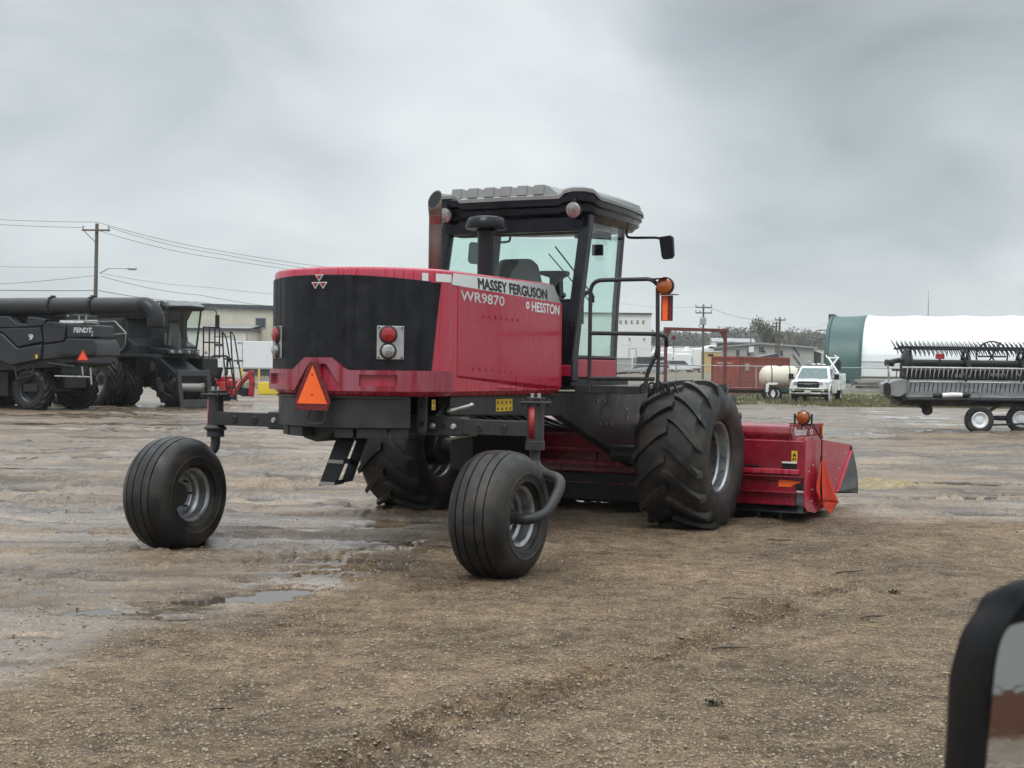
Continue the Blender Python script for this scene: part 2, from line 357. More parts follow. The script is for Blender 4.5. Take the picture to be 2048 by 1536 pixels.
# puddle basins: pixel of the photograph, half sizes in metres across and in depth, depth of the hollow
BAS = []
for (u, v, a, b, d) in [(400, 1203, .22, .20, .05), (500, 1197, .30, .2, .05), (575, 1183, .24, .2, .04), (365, 1238, .13, .10, .035), (775, 1139, .26, .20, .045), (690, 1142, .2, .12, .03), (578, 1254, .11, .045, .035),
                        (155, 1063, .25, .22, .035), (300, 1095, .42, .22, .03), (560, 1113, .26, .2, .028), (640, 1120, .3, .25, .03), (600, 1145, .16, .12, .03), (500, 1165, .18, .12, .03), (60, 1275, .16, .10, .03), (10, 1326, .14, .09, .032), (190, 1225, .25, .16, .028),
                        (1840, 1000, 1.5, .35, .035), (1960, 1028, .9, .30, .04), (1700, 1012, .6, .4, .04), (1560, 1015, .7, .4, .035), (1240, 1000, .9, .35, .04), (1040, 1015, .5, .3, .03), (1940, 968, 1.0, .6, .025), (1800, 930, 2., .6, .02), (40, 980, .6, .5, .02), (180, 1010, .5, .3, .02), (640, 960, .8, .5, .018), (500, 1000, .5, .4, .02)]:
    p = gpt(u, v); BAS.append((p.x, p.y, a, b, d))
_rp = random.Random(11)
for _i in range(34):                      # many narrow films of water left in the ruts
    _u, _v = _rp.uniform(-60, 1000), 850 + 330 * _rp.random() ** 1.2
    if _v > 1150 and _u > 480: continue
    p = gpt(_u, _v); BAS.append((p.x, p.y, _rp.uniform(.25, .9) * p.y / 12, _rp.uniform(.07, .16) * p.y / 12, .022))
for _i in range(14):
    p = gpt(_rp.uniform(1500, 2100), _rp.uniform(850, 1010)); BAS.append((p.x, p.y, _rp.uniform(.3, 1.2), _rp.uniform(.1, .25), .022))
_tr = [gpt(*q) for q in [(640, 1560), (860, 1470), (1090, 1392), (1320, 1318), (1540, 1232), (1700, 1170)]]
def height(x, y):
    w = wetness(x, y)
    h = .006 + .011 * (fbm(x * 1.3, y * 1.3, 3, 5) - .35) + .014 * (fbm(x * 6, y * 6, 9, 4, .6) - .45) + .006 * (vn(x * 28, y * 28, 12) - .4)
    # ruts of earlier machines, drawn out along their way across the yard
    c, s = math.cos(.10), math.sin(.10)
    u, v = x * c + y * s, -x * s + y * c
    st = fbm(u * .22, v * 2.6, 21, 3, .55); st2 = fbm(u * .55, v * 7.0, 25, 3, .6)
    rid = 1 - np.abs(2 * fbm(u * .33 + 5, v * 2.1, 31, 3, .55) - 1)
    cl = sstep(.50, .60, fbm(x * 4.2, y * 4.2, 37, 4, .62)) * sstep(.42, .6, fbm(x * .5, y * .5, 39, 2))
    amp = sstep(9.5, 14, y) * (.30 + .70 * w)
    h = h + amp * (.085 * (st - .42) + .060 * (st2 - .45) + .050 * sstep(.80, .97, rid)) + (.3 + .7 * w) * .034 * cl
    # one tyre print with its lugs across the gravel in front
    for k in range(len(_tr) - 1):
        a, b = _tr[k], _tr[k + 1]; dx, dy = b.x - a.x, b.y - a.y; l2 = dx * dx + dy * dy
        t = ((x - a.x) * dx + (y - a.y) * dy) / l2; inside = (t > 0) & (t < 1)
        l = math.sqrt(l2); cross = ((x - a.x) * dy - (y - a.y) * dx) / l; al = t * l
        prof = np.exp(-(cross / .16) ** 4) * inside
        fade = sstep(.30, .48, fbm(x * 1.1, y * 1.1, 61, 3))
        h = h + prof * fade * (-.020 + .028 * np.sin((al + np.abs(cross) * .9) * 2 * math.pi / .085))
        h = h + inside * fade * .026 * np.exp(-((np.abs(cross) - .21) / .05) ** 2) * (.4 + vn(x * 14, y * 14, 71))
    far = 1 - sstep(45, 75, y)
    h = h * far
    low = .5 * (fbm(x * 3.2, y * 4.5, 51, 5, .62) - .5) + .55 * (fbm(x * 13, y * 13, 57, 3, .6) - .5)
    for (px, py, a, b, d) in BAS:
        q = np.sqrt(((x - px) / a) ** 2 + ((y - py) / b) ** 2) + low * 1.7
        m_ = 1 - sstep(.55, 1.25, q); h = h * (1 - .9 * m_) - d * m_
    return h
_sl = [gpt(*q) for q in [(-200, 1370), (0, 1310), (220, 1238), (450, 1192), (620, 1168), (760, 1128), (860, 1095)]]
def sheen(x, y):                          # where water has just drained across the yard in front of the machine
    d = np.full(np.shape(x), 9.0)
    for a, b in zip(_sl[:-1], _sl[1:]):
        dx, dy = b.x - a.x, b.y - a.y; t = np.clip(((x - a.x) * dx + (y - a.y) * dy) / (dx * dx + dy * dy), 0, 1)
        d = np.minimum(d, np.hypot(x - a.x - t * dx, (y - a.y - t * dy)))
    return np.clip(1.25 * np.exp(-(d / .62) ** 2) * sstep(.40, .56, fbm(x * 1.8, y * 2.6, 83, 5, .62)), 0, 1)
def axis_pts(dense0, dense1, stepf, lim0, lim1, g=1.25):
    p = [dense0]
    while p[-1] < dense1: p.append(p[-1] + stepf(p[-1]))
    s = stepf(p[-1])
    while p[-1] < lim1: s *= g; p.append(p[-1] + s)
    q = [dense0]; s = stepf(dense0)
    while q[-1] > lim0: s *= g; q.append(q[-1] - s)
    return np.array(q[:0:-1] + p)
def build_ground():
    xs = axis_pts(-20, 20, lambda x: .024 + max(0, abs(x) - 3.5) * .009, -4000, 4000)
    ys = axis_pts(4.7, 60, lambda y: max(.018, y * y / 2900), -300, 7000)
    X, Y = np.meshgrid(xs, ys); Z = height(X, Y)
    Z = np.where((np.abs(X) > 45) | (Y < 2), 0, Z)
    nx, ny = len(xs), len(ys)
    co = np.stack([X, Y, Z], -1).reshape(-1, 3)
    idx = np.arange(nx * ny).reshape(ny, nx)
    q = np.stack([idx[:-1, :-1], idx[:-1, 1:], idx[1:, 1:], idx[1:, :-1]], -1).reshape(-1, 4)
    me = bpy.data.meshes.new('ground'); me.vertices.add(len(co)); me.vertices.foreach_set('co', co.ravel())
    me.loops.add(q.size); me.loops.foreach_set('vertex_index', q.ravel().astype(np.int32))
    me.polygons.add(len(q)); me.polygons.foreach_set('loop_start', np.arange(0, q.size, 4, dtype=np.int32)); me.polygons.foreach_set('loop_total', np.full(len(q), 4, np.int32))
    me.update(); me.polygons.foreach_set('use_smooth', np.ones(len(q), bool))
    wv = np.where(Y < 2.5, .9, wetness(X, Y)).ravel()
    gr = (sstep(66, 70, Y + 3 * (fbm(X * .3, Y * .3, 5, 3) - .5)) * sstep(2, 8, X - 2 * fbm(X * .2, Y * .2, 8, 2)) + sstep(92, 97, Y + 4 * (fbm(X * .2, Y * .2, 6, 3) - .5)) * (1 - sstep(125, 135, Y)) + sstep(330, 420, Y)).ravel()
    ch = (1 - sstep(.55, .95, np.sqrt(((X - gpt(1745, 972).x) / 1.7) ** 2 + ((Y - gpt(1745, 972).y) / 1.0) ** 2) + .5 * (fbm(X * 3, Y * 3, 33, 4) - .5))).ravel()
    for nm, arr in (('wet', wv), ('sheen', sheen(X, Y).ravel()), ('grass', np.clip(gr, 0, 1)), ('straw', ch)):
        a = me.attributes.new(nm, 'FLOAT', 'POINT'); a.data.foreach_set('value', arr.astype(np.float32))
    m, N, L, out = newmat('muddy_gravel_yard')
    b = N('ShaderNodeBsdfPrincipled'); L(b.outputs[0], out.inputs[0])
    tc = N('ShaderNodeTexCoord'); P = tc.outputs['Object']
    aw = N('ShaderNodeAttribute', attribute_name='wet').outputs['Fac']; ag = N('ShaderNodeAttribute', attribute_name='grass').outputs['Fac']; ast = N('ShaderNodeAttribute', attribute_name='straw').outputs['Fac']
    def noise(sc_, det=5.0, rg=.6, map_=None):
        n = N('ShaderNodeTexNoise', i_Scale=sc_, i_Detail=det, i_Roughness=rg)
        if map_:
            mp = N('ShaderNodeMapping'); L(P, mp.inputs[0]); mp.inputs['Scale'].default_value = map_; mp.inputs['Rotation'].default_value = (0, 0, -.1); L(mp.outputs[0], n.inputs['Vector'])
        else: L(P, n.inputs['Vector'])
        return n.outputs[0]
    nbig, nmid, nfine, nst = noise(.5, 6), noise(5, 7, .66), noise(46, 5, .7), noise(1.6, 7, .66, (.13, 1, 1))
    dry = ramp(N, [(.30, (.090, .057, .035)), (.45, (.188, .128, .080)), (.60, (.272, .192, .122)), (.78, (.36, .265, .172))]); L(nmid, dry.inputs[0])
    wet = ramp(N, [(.34, (.040, .027, .018)), (.43, (.120, .084, .058)), (.52, (.215, .156, .104)), (.68, (.31, .237, .168))]); L(nst, wet.inputs[0])
    c1 = N('ShaderNodeMixRGB'); L(aw, c1.inputs[0]); L(dry.outputs[0], c1.inputs[1]); L(wet.outputs[0], c1.inputs[2])
    bigr = ramp(N, [(.36, g3(.58)), (.62, g3(1.16))]); L(nbig, bigr.inputs[0])
    c2 = N('ShaderNodeMixRGB', blend_type='MULTIPLY', n_0=1.0); L(c1.outputs[0], c2.inputs[1]); L(bigr.outputs[0], c2.inputs[2])
    fr = ramp(N, [(.25, g3(.42)), (.5, g3(.98)), (.75, g3(1.6))]); L(nfine, fr.inputs[0])
    c3 = N('ShaderNodeMixRGB', blend_type='MULTIPLY', n_0=.85); L(c2.outputs[0], c3.inputs[1]); L(fr.outputs[0], c3.inputs[2])
    # grit: two sizes of stone, each with its own tone, darker gaps between them
    prev = c3.outputs[0]
    for sc_, lo, hi, am in ((34.0, .72, 1.32, .5), (105.0, .6, 1.45, .75)):
        vo = N('ShaderNodeTexVoronoi', i_Scale=sc_, i_Randomness=1.0); L(P, vo.inputs['Vector'])
        vs = N('ShaderNodeSeparateColor'); L(vo.outputs['Color'], vs.inputs[0])
        tone = N('ShaderNodeMapRange'); L(vs.outputs[0], tone.inputs['Value']); tone.inputs['To Min'].default_value = lo; tone.inputs['To Max'].default_value = hi
        gap = N('ShaderNodeMapRange'); L(vo.outputs['Distance'], gap.inputs['Value']); gap.inputs['From Min'].default_value = .25; gap.inputs['From Max'].default_value = .75; gap.inputs['To Min'].default_value = 1.12; gap.inputs['To Max'].default_value = .55
        tg = N('ShaderNodeMath', operation='MULTIPLY'); L(tone.outputs[0], tg.inputs[0]); L(gap.outputs[0], tg.inputs[1])
        fa = N('ShaderNodeMapRange'); L(aw, fa.inputs['Value']); fa.inputs['To Min'].default_value = am; fa.inputs['To Max'].default_value = am * .6
        mg = N('ShaderNodeMixRGB', blend_type='MULTIPLY'); L(fa.outputs[0], mg.inputs[0]); L(prev, mg.inputs[1]); L(tg.outputs[0], mg.inputs[2]); prev = mg.outputs[0]
        sel = N('ShaderNodeMath', operation='GREATER_THAN', n_1=.84); L(vs.outputs[1], sel.inputs[0]); pe = N('ShaderNodeMath', operation='LESS_THAN', n_1=.36); L(vo.outputs['Distance'], pe.inputs[0])
        pm = N('ShaderNodeMath', operation='MULTIPLY'); L(sel.outputs[0], pm.inputs[0]); L(pe.outputs[0], pm.inputs[1]); pm2 = N('ShaderNodeMath', operation='MULTIPLY'); L(pm.outputs[0], pm2.inputs[0]); L(fa.outputs[0], pm2.inputs[1])
        pr = ramp(N, [(0, (.30, .21, .11)), (.5, (.44, .35, .22)), (1, (.50, .46, .40))]); L(vs.outputs[2], pr.inputs[0])
        mp_ = N('ShaderNodeMixRGB'); L(pm2.outputs[0], mp_.inputs[0]); L(prev, mp_.inputs[1]); L(pr.outputs[0], mp_.inputs[2]); prev = mp_.outputs[0]
    c4o = prev
    gcol = ramp(N, [(.35, (.085, .085, .040)), (.55, (.13, .125, .062)), (.72, (.20, .17, .10))]); L(noise(1.1, 8, .7), gcol.inputs[0])
    c5 = N('ShaderNodeMixRGB'); L(ag, c5.inputs[0]); L(c4o, c5.inputs[1]); L(gcol.outputs[0], c5.inputs[2])
    scol = ramp(N, [(.35, (.10, .07, .035)), (.6, (.36, .26, .11))]); L(noise(14, 6, .7), scol.inputs[0])
    c6 = N('ShaderNodeMixRGB'); L(ast, c6.inputs[0]); L(c5.outputs[0], c6.inputs[1]); L(scol.outputs[0], c6.inputs[2])
    L(c6.outputs[0], b.inputs['Base Color'])
    # roughness: dry gravel is matt, the churned mud has shiny films of water drawn out along the ruts
    fl = ramp(N, [(.45, g3(0)), (.53, g3(1))]); L(noise(.9, 7, .60, (.15, 1, 1)), fl.inputs[0])
    film = N('ShaderNodeMath', operation='MULTIPLY'); L(fl.outputs[0], film.inputs[0]); L(aw, film.inputs[1])
    ash = N('ShaderNodeAttribute', attribute_name='sheen').outputs['Fac']; fm2 = N('ShaderNodeMath', operation='MAXIMUM'); L(film.outputs[0], fm2.inputs[0]); L(ash, fm2.inputs[1]); film = fm2
    rw = N('ShaderNodeMixRGB'); L(film.outputs[0], rw.inputs[0]); rw.inputs[1].default_value = g3(.50); rw.inputs[2].default_value = g3(.07)
    wmx = N('ShaderNodeMath', operation='MAXIMUM'); L(aw, wmx.inputs[0]); L(ash, wmx.inputs[1])
    rm = N('ShaderNodeMixRGB'); L(wmx.outputs[0], rm.inputs[0]); rm.inputs[1].default_value = g3(.72); L(rw.outputs[0], rm.inputs[2])
    rg = N('ShaderNodeMixRGB'); L(ag, rg.inputs[0]); L(rm.outputs[0], rg.inputs[1]); rg.inputs[2].default_value = g3(.95); L(rg.outputs[0], b.inputs['Roughness'])
    b1 = N('ShaderNodeBump', i_Strength=.9, i_Distance=.02); L(nfine, b1.inputs['Height'])
    b2 = N('ShaderNodeBump', i_Strength=.6, i_Distance=.05); L(nmid, b2.inputs['Height']); L(b1.outputs[0], b2.inputs['Normal'])
    s1 = N('ShaderNodeMapRange'); L(film.outputs[0], s1.inputs['Value']); s1.inputs['To Min'].default_value = .9; s1.inputs['To Max'].default_value = .10; L(s1.outputs[0], b1.inputs['Strength'])
    s2 = N('ShaderNodeMapRange'); L(film.outputs[0], s2.inputs['Value']); s2.inputs['To Min'].default_value = .6; s2.inputs['To Max'].default_value = .12; L(s2.outputs[0], b2.inputs['Strength'])
    sp = N('ShaderNodeMapRange'); L(wmx.outputs[0], sp.inputs['Value']); sp.inputs['To Min'].default_value = .18; sp.inputs['To Max'].default_value = .55; L(sp.outputs[0], b.inputs['Specular IOR Level'])
    L(b2.outputs[0], b.inputs['Normal'])
    me.materials.append(m)
    o = bpy.data.objects.new('ground', me); COL.objects.link(o); tag(o, 'wet muddy gravel yard with ruts and wheel prints', kind='structure')
    # standing water: one level sheet that fills the hollows
    m, N, L, out = newmat('puddle_water')
    gl = N('ShaderNodeBsdfGlossy'); gl.inputs['Roughness'].default_value = .03
    df = N('ShaderNodeBsdfDiffuse'); df.inputs[0].default_value = (.085, .066, .050, 1)
    tc = N('ShaderNodeTexCoord'); n = N('ShaderNodeTexNoise', i_Scale=9, i_Detail=3.0); L(tc.outputs['Object'], n.inputs['Vector'])
    bp = N('ShaderNodeBump', i_Strength=.03, i_Distance=.01); L(n.outputs[0], bp.inputs['Height']); L(bp.outputs[0], gl.inputs['Normal'])
    fs = N('ShaderNodeFresnel', i_IOR=1.6); L(bp.outputs[0], fs.inputs['Normal'])
    ms = N('ShaderNodeMixShader'); L(fs.outputs[0], ms.inputs[0]); L(df.outputs[0], ms.inputs[1]); L(gl.outputs[0], ms.inputs[2]); L(ms.outputs[0], out.inputs[0])
    w = MB(); w.quad((-30, 4.7, -.009), (30, 4.7, -.009), (30, 48, -.009), (-30, 48, -.009))
    tag(w.build('puddle_water', m), 'rain water standing in the hollows of the yard', kind='structure')
build_ground()
def hz(x, y): return float(height(np.array([x]), np.array([y]))[0])
def build_scatter():
    rng = np.random.default_rng(5)
    def field(n, y0, y1, pw=1.0, spread=.40):
        t = rng.random(n); y = 1 / (1 / y0 + (1 / y1 - 1 / y0) * t ** pw); x = (rng.random(n) * 2 - 1) * (y * spread + .3)
        return x, y
    # gravel stones pressed into the yard
    x, y = field(26000, 5.2, 17); keep = rng.random(len(x)) < (1.05 - .75 * wetness(x, y)) * (.35 + 1.1 * fbm(x * .9, y * .9, 91, 3)); x, y = x[keep], y[keep]
    z = height(x, y); n = len(x)
    base = np.array([(1, 0, 0), (-1, 0, 0), (0, 1, 0), (0, -1, 0), (0, 0, 1), (0, 0, -1)], float)
    fc = np.array([(0, 2, 4), (2, 1, 4), (1, 3, 4), (3, 0, 4), (2, 0, 5), (1, 2, 5), (3, 1, 5), (0, 3, 5)])
    r = .0045 + .011 * rng.random(n) ** 3.0
    jit = 1 + .5 * (rng.random((n, 6, 3)) - .5)
    a = rng.random(n) * 6.28; ca, sa = np.cos(a), np.sin(a)
    loc = base[None] * jit * np.stack([r * 1.25, r * .85, r * .6], -1)[:, None, :]
    lx = loc[..., 0] * ca[:, None] - loc[..., 1] * sa[:, None]; ly = loc[..., 0] * sa[:, None] + loc[..., 1] * ca[:, None]
    vs = np.stack([lx + x[:, None], ly + y[:, None], loc[..., 2] + (z + r * .12)[:, None]], -1).reshape(-1, 3)
    fs = (fc[None] + (np.arange(n) * 6)[:, None, None]).reshape(-1, 3)
    def mk(name, vs, fs, mat, label):
        me = bpy.data.meshes.new(name); me.vertices.add(len(vs)); me.vertices.foreach_set('co', vs.ravel())
        k = fs.shape[1]; me.loops.add(fs.size); me.loops.foreach_set('vertex_index', fs.ravel().astype(np.int32)); me.polygons.add(len(fs))
        me.polygons.foreach_set('loop_start', np.arange(0, fs.size, k, dtype=np.int32)); me.polygons.foreach_set('loop_total', np.full(len(fs), k, np.int32)); me.update()
        me.materials.append(mat); o = bpy.data.objects.new(name, me); COL.objects.link(o); return tag(o, label, kind='stuff')
    gm = pmat('gravel_stone', (.23, .185, .135), .6, var=.65, vscale=60, rvar=.2)
    mk('gravel', vs, fs, gm, 'small stones and grit pressed into the yard')
    # chaff and straw bits
    x, y = field(9000, 5.2, 15); keep = rng.random(len(x)) < (1.0 - .9 * wetness(x, y)) * sstep(.38, .62, fbm(x * .7, y * .7, 97, 3)); x, y = x[keep], y[keep]
    sx = gpt(1745, 972); k = 3500; x = np.concatenate([x, sx.x + rng.normal(0, .8, k)]); y = np.concatenate([y, sx.y + rng.normal(0, .5, k)])
    z = height(x, y); n = len(x); a = rng.random(n) * 6.28; ln = .005 + .016 * rng.random(n) ** 3; wd = .0016 + .0016 * rng.random(n)
    dx, dy = np.cos(a) * ln, np.sin(a) * ln; nxv, nyv = -np.sin(a) * wd, np.cos(a) * wd; zt = .004 + .006 * rng.random(n)
    vs = np.stack([np.stack([x - dx, y - dy, z + .002], -1), np.stack([x + dx, y + dy, z + zt], -1), np.stack([x + nxv, y + nyv, z + zt * .6 + .001], -1), np.stack([x - nxv * .2, y - nyv * .2, z + zt * .8 + wd * 1.3], -1)], 1).reshape(-1, 3)
    t4 = np.array([(0, 2, 3), (2, 1, 3), (1, 0, 3), (0, 1, 2)]); fs = (t4[None] + (np.arange(n) * 4)[:, None, None]).reshape(-1, 3)
    sm = pmat('straw_chaff', (.38, .30, .18), .7, var=.4, vscale=50)
    mk('straw_chaff', vs, fs, sm, 'pale chaff and straw bits strewn over the yard')
    # rough grass along the far edge of the yard
    n = 26000; y = 67.5 + 34 * rng.random(n) ** 1.8; x = 3 + rng.random(n) * (y * .42 + 4)
    n2 = 3500; y2 = 93 + 30 * rng.random(n2); x2 = -30 + 26 * rng.random(n2); x = np.concatenate([x, x2]); y = np.concatenate([y, y2])
    keep = rng.random(len(x)) < sstep(.32, .6, fbm(x * .5, y * .5, 15, 4)) ; x, y = x[keep], y[keep]; n = len(x)
    hg = (.07 + .22 * rng.random(n) ** 2) * (.6 + .9 * fbm(x * .25, y * .25, 18, 3)); a = rng.random(n) * 6.28; w = .035 + .04 * rng.random(n)
    lean = .5 * hg
    vs = np.stack([np.stack([x - np.cos(a) * w, y - np.sin(a) * w, 0 * x], -1), np.stack([x + np.cos(a) * w, y + np.sin(a) * w, 0 * x], -1), np.stack([x + lean * (rng.random(n) - .5), y + lean * (rng.random(n) - .5), hg], -1)], 1).reshape(-1, 3)
    fs = np.arange(n * 3).reshape(-1, 3)
    mk('grass', vs, fs, pmat('rough_grass', (.105, .108, .050), .8, var=.5, vscale=1.1, dirt=(.24, .20, .09), dirt_amt=.8), 'rough green and straw coloured grass along the yard edge')
build_scatter()
# ================================================================ windrower (own frame: X to its right, Y ahead, Z up, origin under the drive axle)
FW3 = Vector((math.sin(PHI), math.cos(PHI), 0)); RT3 = Vector((math.cos(PHI), -math.sin(PHI), 0))
def _toM(p): d = p - MO; return Vector((d.dot(RT3), d.dot(FW3), d.z))
CAMM = _toM(Vector((0, 0, CH)))
def onM(px, py, **k):
    d = px_ray(px, py); dm = Vector((d.dot(RT3), d.dot(FW3), d.z)); (ax, v), = k.items(); i = 'XYZ'.index(ax)
    return CAMM + dm * ((v - CAMM[i]) / dm[i])
def farm_tyre(R_, w, rim, n=20, lug=.055, sweep=.62, lt=.036):
    """tractor tyre round the X axis with a chevron of lugs"""
    b = MB(); h = w / 2
    prof = [(rim, -.40 * w), (rim + .02, -.47 * w), (rim + .10, -.535 * w), ((R_ + rim) / 2 + .02, -.55 * w), (R_ - .15, -.525 * w), (R_ - .10, -.48 * w), (R_ - lug - .012, -.40 * w), (R_ - lug, -.2 * w), (R_ - lug, 0)]
    prof = prof + [(r, -x) for r, x in prof[-2::-1]]
    b.lathe(prof, (0, 0, 0), (1, 0, 0), 64)
    for sd in (-1, 1):
        for k in range(n):
            t0 = 2 * math.pi * (k + (.5 if sd > 0 else 0)) / n; rings = []
            for s_ in [-.03, .12, .3, .5, .7, .86, .97, 1.02, 1.05]:
                sx = min(s_, 1.0); x = sd * (s_ * h if s_ <= 1 else h * (1 + (s_ - 1) * .9))
                th = t0 + sweep * (max(s_, 0) ** 1.25) * .95
                if s_ <= 1: top = R_ - .035 * abs(s_) ** 3; base = R_ - lug - .03 - .07 * max(0, s_ - .75) / .25
                elif s_ < 1.03: top = R_ - .075; base = R_ - .15
                else: top = R_ - .15; base = R_ - .20
                ta = lt / R_ * (1.15 - .15 * s_)
                rings.append([(x, r * math.cos(th + q), r * math.sin(th + q)) for r, q in ((base, -ta * 1.35), (base, ta * 1.35), (top, ta * .92), (top, -ta * .92))])
            b.loft(rings, True)
    return b
def rib_tyre(R_, w, rim):
    h = w / 2; b = MB(); prof = []
    crown = lambda x: R_ - .075 * abs(x / h) ** 3.2
    xs = [0, .040, .0445, .0495, .054, .112, .1165, .1215, .126, .150]
    g = {.0445, .0495, .1165, .1215}
    half = [(crown(x) - (.013 if x in g else 0), x) for x in xs] + [(R_ - .055, .88 * h), (R_ - .085, .97 * h), (R_ - .13, 1.03 * h), (R_ - .165, 1.035 * h), (R_ - .168, 1.05 * h), (R_ - .176, 1.05 * h), (R_ - .180, 1.03 * h), (R_ - .22, 1.0 * h), (R_ - .225, 1.008 * h), (R_ - .235, .99 * h), (rim + .035, .90 * h), (rim + .012, .80 * h), (rim - .01, .74 * h)]
    half[0] = (crown(0) - .0, 0)
    prof = [(r, -x) for r, x in half[::-1]] + half[1:]
    b.lathe(prof, (0, 0, 0), (1, 0, 0), 72)
    return b
def placeb(mb, loc, flip=False):
    for i, v in enumerate(mb.v): mb.v[i] = ((-v[0] if flip else v[0]) + loc[0], v[1] + loc[1], v[2] + loc[2])
    return mb
WR = thing('windrower', 'big red and black self-propelled windrower with grey cab roof seen from behind', 'windrower', MO, -PHI)
def build_windrower():
    T = WR
    # ---- hood: bowed tail, straight flanks
    pp = [(0, -4.27), (.3, -4.22), (.55, -4.08), (.70, -3.95), (.79, -3.82), (.84, -3.70), (.86, -3.56)]
    dense = smooth_path([(-x, y, 0) for x, y in pp[::-1]] + [(x, y, 0) for x, y in pp[1:]], 8)
    bx = [p.x for p in dense]; by = [p.y for p in dense]
    def bow(x): return float(np.interp(x, bx, by))
    def bp(x, o=0, z=0):
        e = .012; a = Vector((x - e, bow(x - e), 0)); b = Vector((x + e, bow(x + e), 0))
        if x + e > .86: b = Vector((.86, -3.56 + .03, 0))
        if x - e < -.86: a = Vector((-.86, -3.56 + .03, 0))
        t = (b - a).normalized(); n = Vector((t.y, -t.x, 0)); return Vector((x, bow(x), z)) + n * o
    def nrm(x): return (bp(x, 1) - bp(x, 0)).normalized()
    def cpan(b, x0, x1, zb, zt, o0, o1, n=24, mi=0):
        zb_ = zb if callable(zb) else (lambda x: zb); zt_ = zt if callable(zt) else (lambda x: zt); rings = []
        for i in range(n + 1):
            x = x0 + (x1 - x0) * i / n
            rings.append([bp(x, o0, zb_(x)), bp(x, o1, zb_(x)), bp(x, o1, zt_(x)), bp(x, o0, zt_(x))])
        return b.loft(rings, True, True, mi)
    def yf(z): return -1.47 if z < 2.26 else -1.47 - (z - 2.26) * 1.1
    h = MB(); rings = []
    for z, k in [(1.385, .05), (1.425, 0), (1.6, 0), (2.0, 0), (2.33, 0), (2.400, .001), (2.425, .009), (2.437, .025), (2.443, .06), (2.447, .40), (2.448, .8)]:
        ring = [(p.x, p.y) for p in dense[4:-4]] + [(.86, -3.50), (.858, -3.0), (.855, -2.4), (.852, yf(z)), (.4, yf(z)), (-.4, yf(z)), (-.852, yf(z)), (-.855, -2.4), (-.858, -3.0), (-.86, -3.50)]
        rings.append([(x * (1 - k), y + (-2.85 - y) * k * .6, z) for x, y in ring])
    h.loft(rings); hood = h.build('hood', M['red'], T, ang=28)
    b = MB(); c = onM(752, 531, Z=2.515); b.lathe([(.0, .0), (.24, 0), (.27, -.01), (.27, -.05)], (c.x, -2.85, 2.475), (0, 0, 1), 32); b.build('screen_cap', M['black'], T)
    # ---- black grille panel with the notch for the triangle
    def notch(x, zlo, zhi, xi, xo):
        ax = abs(x); return zhi if ax < xi else (zlo if ax > xo else zhi + (zlo - zhi) * (ax - xi) / (xo - xi))
    zbot = lambda x: notch(x, 1.60, 1.70, .125, .26)
    ztop = lambda x: 2.375 - .05 * max(0, (x - .1) / .75) ** 2 - .02 * max(0, (-x - .1) / .75) ** 2
    g = MB()
    cpan(g, -.85, -.78, 1.60, ztop, .0, .010, 4); cpan(g, -.78, -.27, zbot, ztop, .0, .010, 10); cpan(g, -.27, .27, zbot, ztop, .0, .010, 24)
    cpan(g, .27, .79, zbot, ztop, .0, .010, 14)
    # the panel's slanted right hand edge
    rings = []
    for i in range(6):
        z = 1.60 + (2.325 - 1.60) * i / 5; xe = .795 + .035 * i / 5
        rings.append([bp(.79, .0, z), bp(.79, .010, z), bp(xe, .010, z), bp(xe, .0, z)])
    g.loft(rings)
    g.build('grille', M['mesh_black'], T, bevel=.004)
    # ---- dusty red trim band with its arch and two pockets
    t = MB(); zl = lambda x: notch(x, 1.425, 1.645, .085, .235); zt = lambda x: zbot(x) - .004
    o = .038
    cpan(t, -.86, -.66, 1.425, zt, .0, o, 6); cpan(t, -.30, .30, zl, zt, .0, o, 48); cpan(t, .62, .855, 1.425, zt, .0, o, 12)
    for (x0, x1) in ((-.66, -.30), (.30, .62)):
        cpan(t, x0, x1, 1.425, 1.47, .0, o, 10); cpan(t, x0, x1, 1.56, zt, .0, o, 10)
        cpan(t, x0, x0 + (.05 if x0 > 0 else .015), 1.47, 1.56, .0, o, 3); cpan(t, x1 - (.015 if x0 > 0 else .05), x1, 1.47, 1.56, .0, o, 3)
    t.build('trim_band', M['red_trim'], T, bevel=.006)
    # ---- lamp clusters
    for s in (-1, 1):
        p = MB(); cpan(p, s * .468, s * .645, 1.685, 1.96, .008, .020, 6); pl = p.build('lamp_plate', M['plate'], T, bevel=.006)
        for k, (z, r, mt, nm) in enumerate([(1.888, .060, 'redlens', 'tail_light'), (1.755, .054, 'lens', 'reversing_light')]):
            x = s * .545; q = bp(x, .02, z); n = nrm(x); L_ = MB()
            bz = MB(); bz.lathe([(r + .016, 0), (r + .016, .006), (r + .002, .012), (r + .001, 0)], q, n, 24); bz.build('recess_shade_ring', M['hubdark'], pl); L_.lathe([(r, 0), (r, .026), (r * .96, .033), (r * .6, .041), (.001, .044)], q, n, 24); L_.build(nm, M[mt], pl)  # dark ring imitates the shadow in the lamp's recess
        bt = MB()
        for (xx, zz) in [(.482, 1.70), (.632, 1.70), (.482, 1.945), (.632, 1.945)]: bt.cyl(bp(s * xx, .022, zz), bp(s * xx, .028, zz), .008, n=8)
        each(bt, 'plate_screw', M['hubdark'], pl)
    # ---- badge of three triangles
    bd = MB(); bi = MB()
    def tri(cx, cz, s, o_, mb):
        P = [(cx - s, cz + s * .62), (cx + s, cz + s * .62), (cx, cz - s * .75)]
        mb.loft([[bp(x, o_, z) for x, z in P], [bp(x, o_ + .006, z) for x, z in P]])
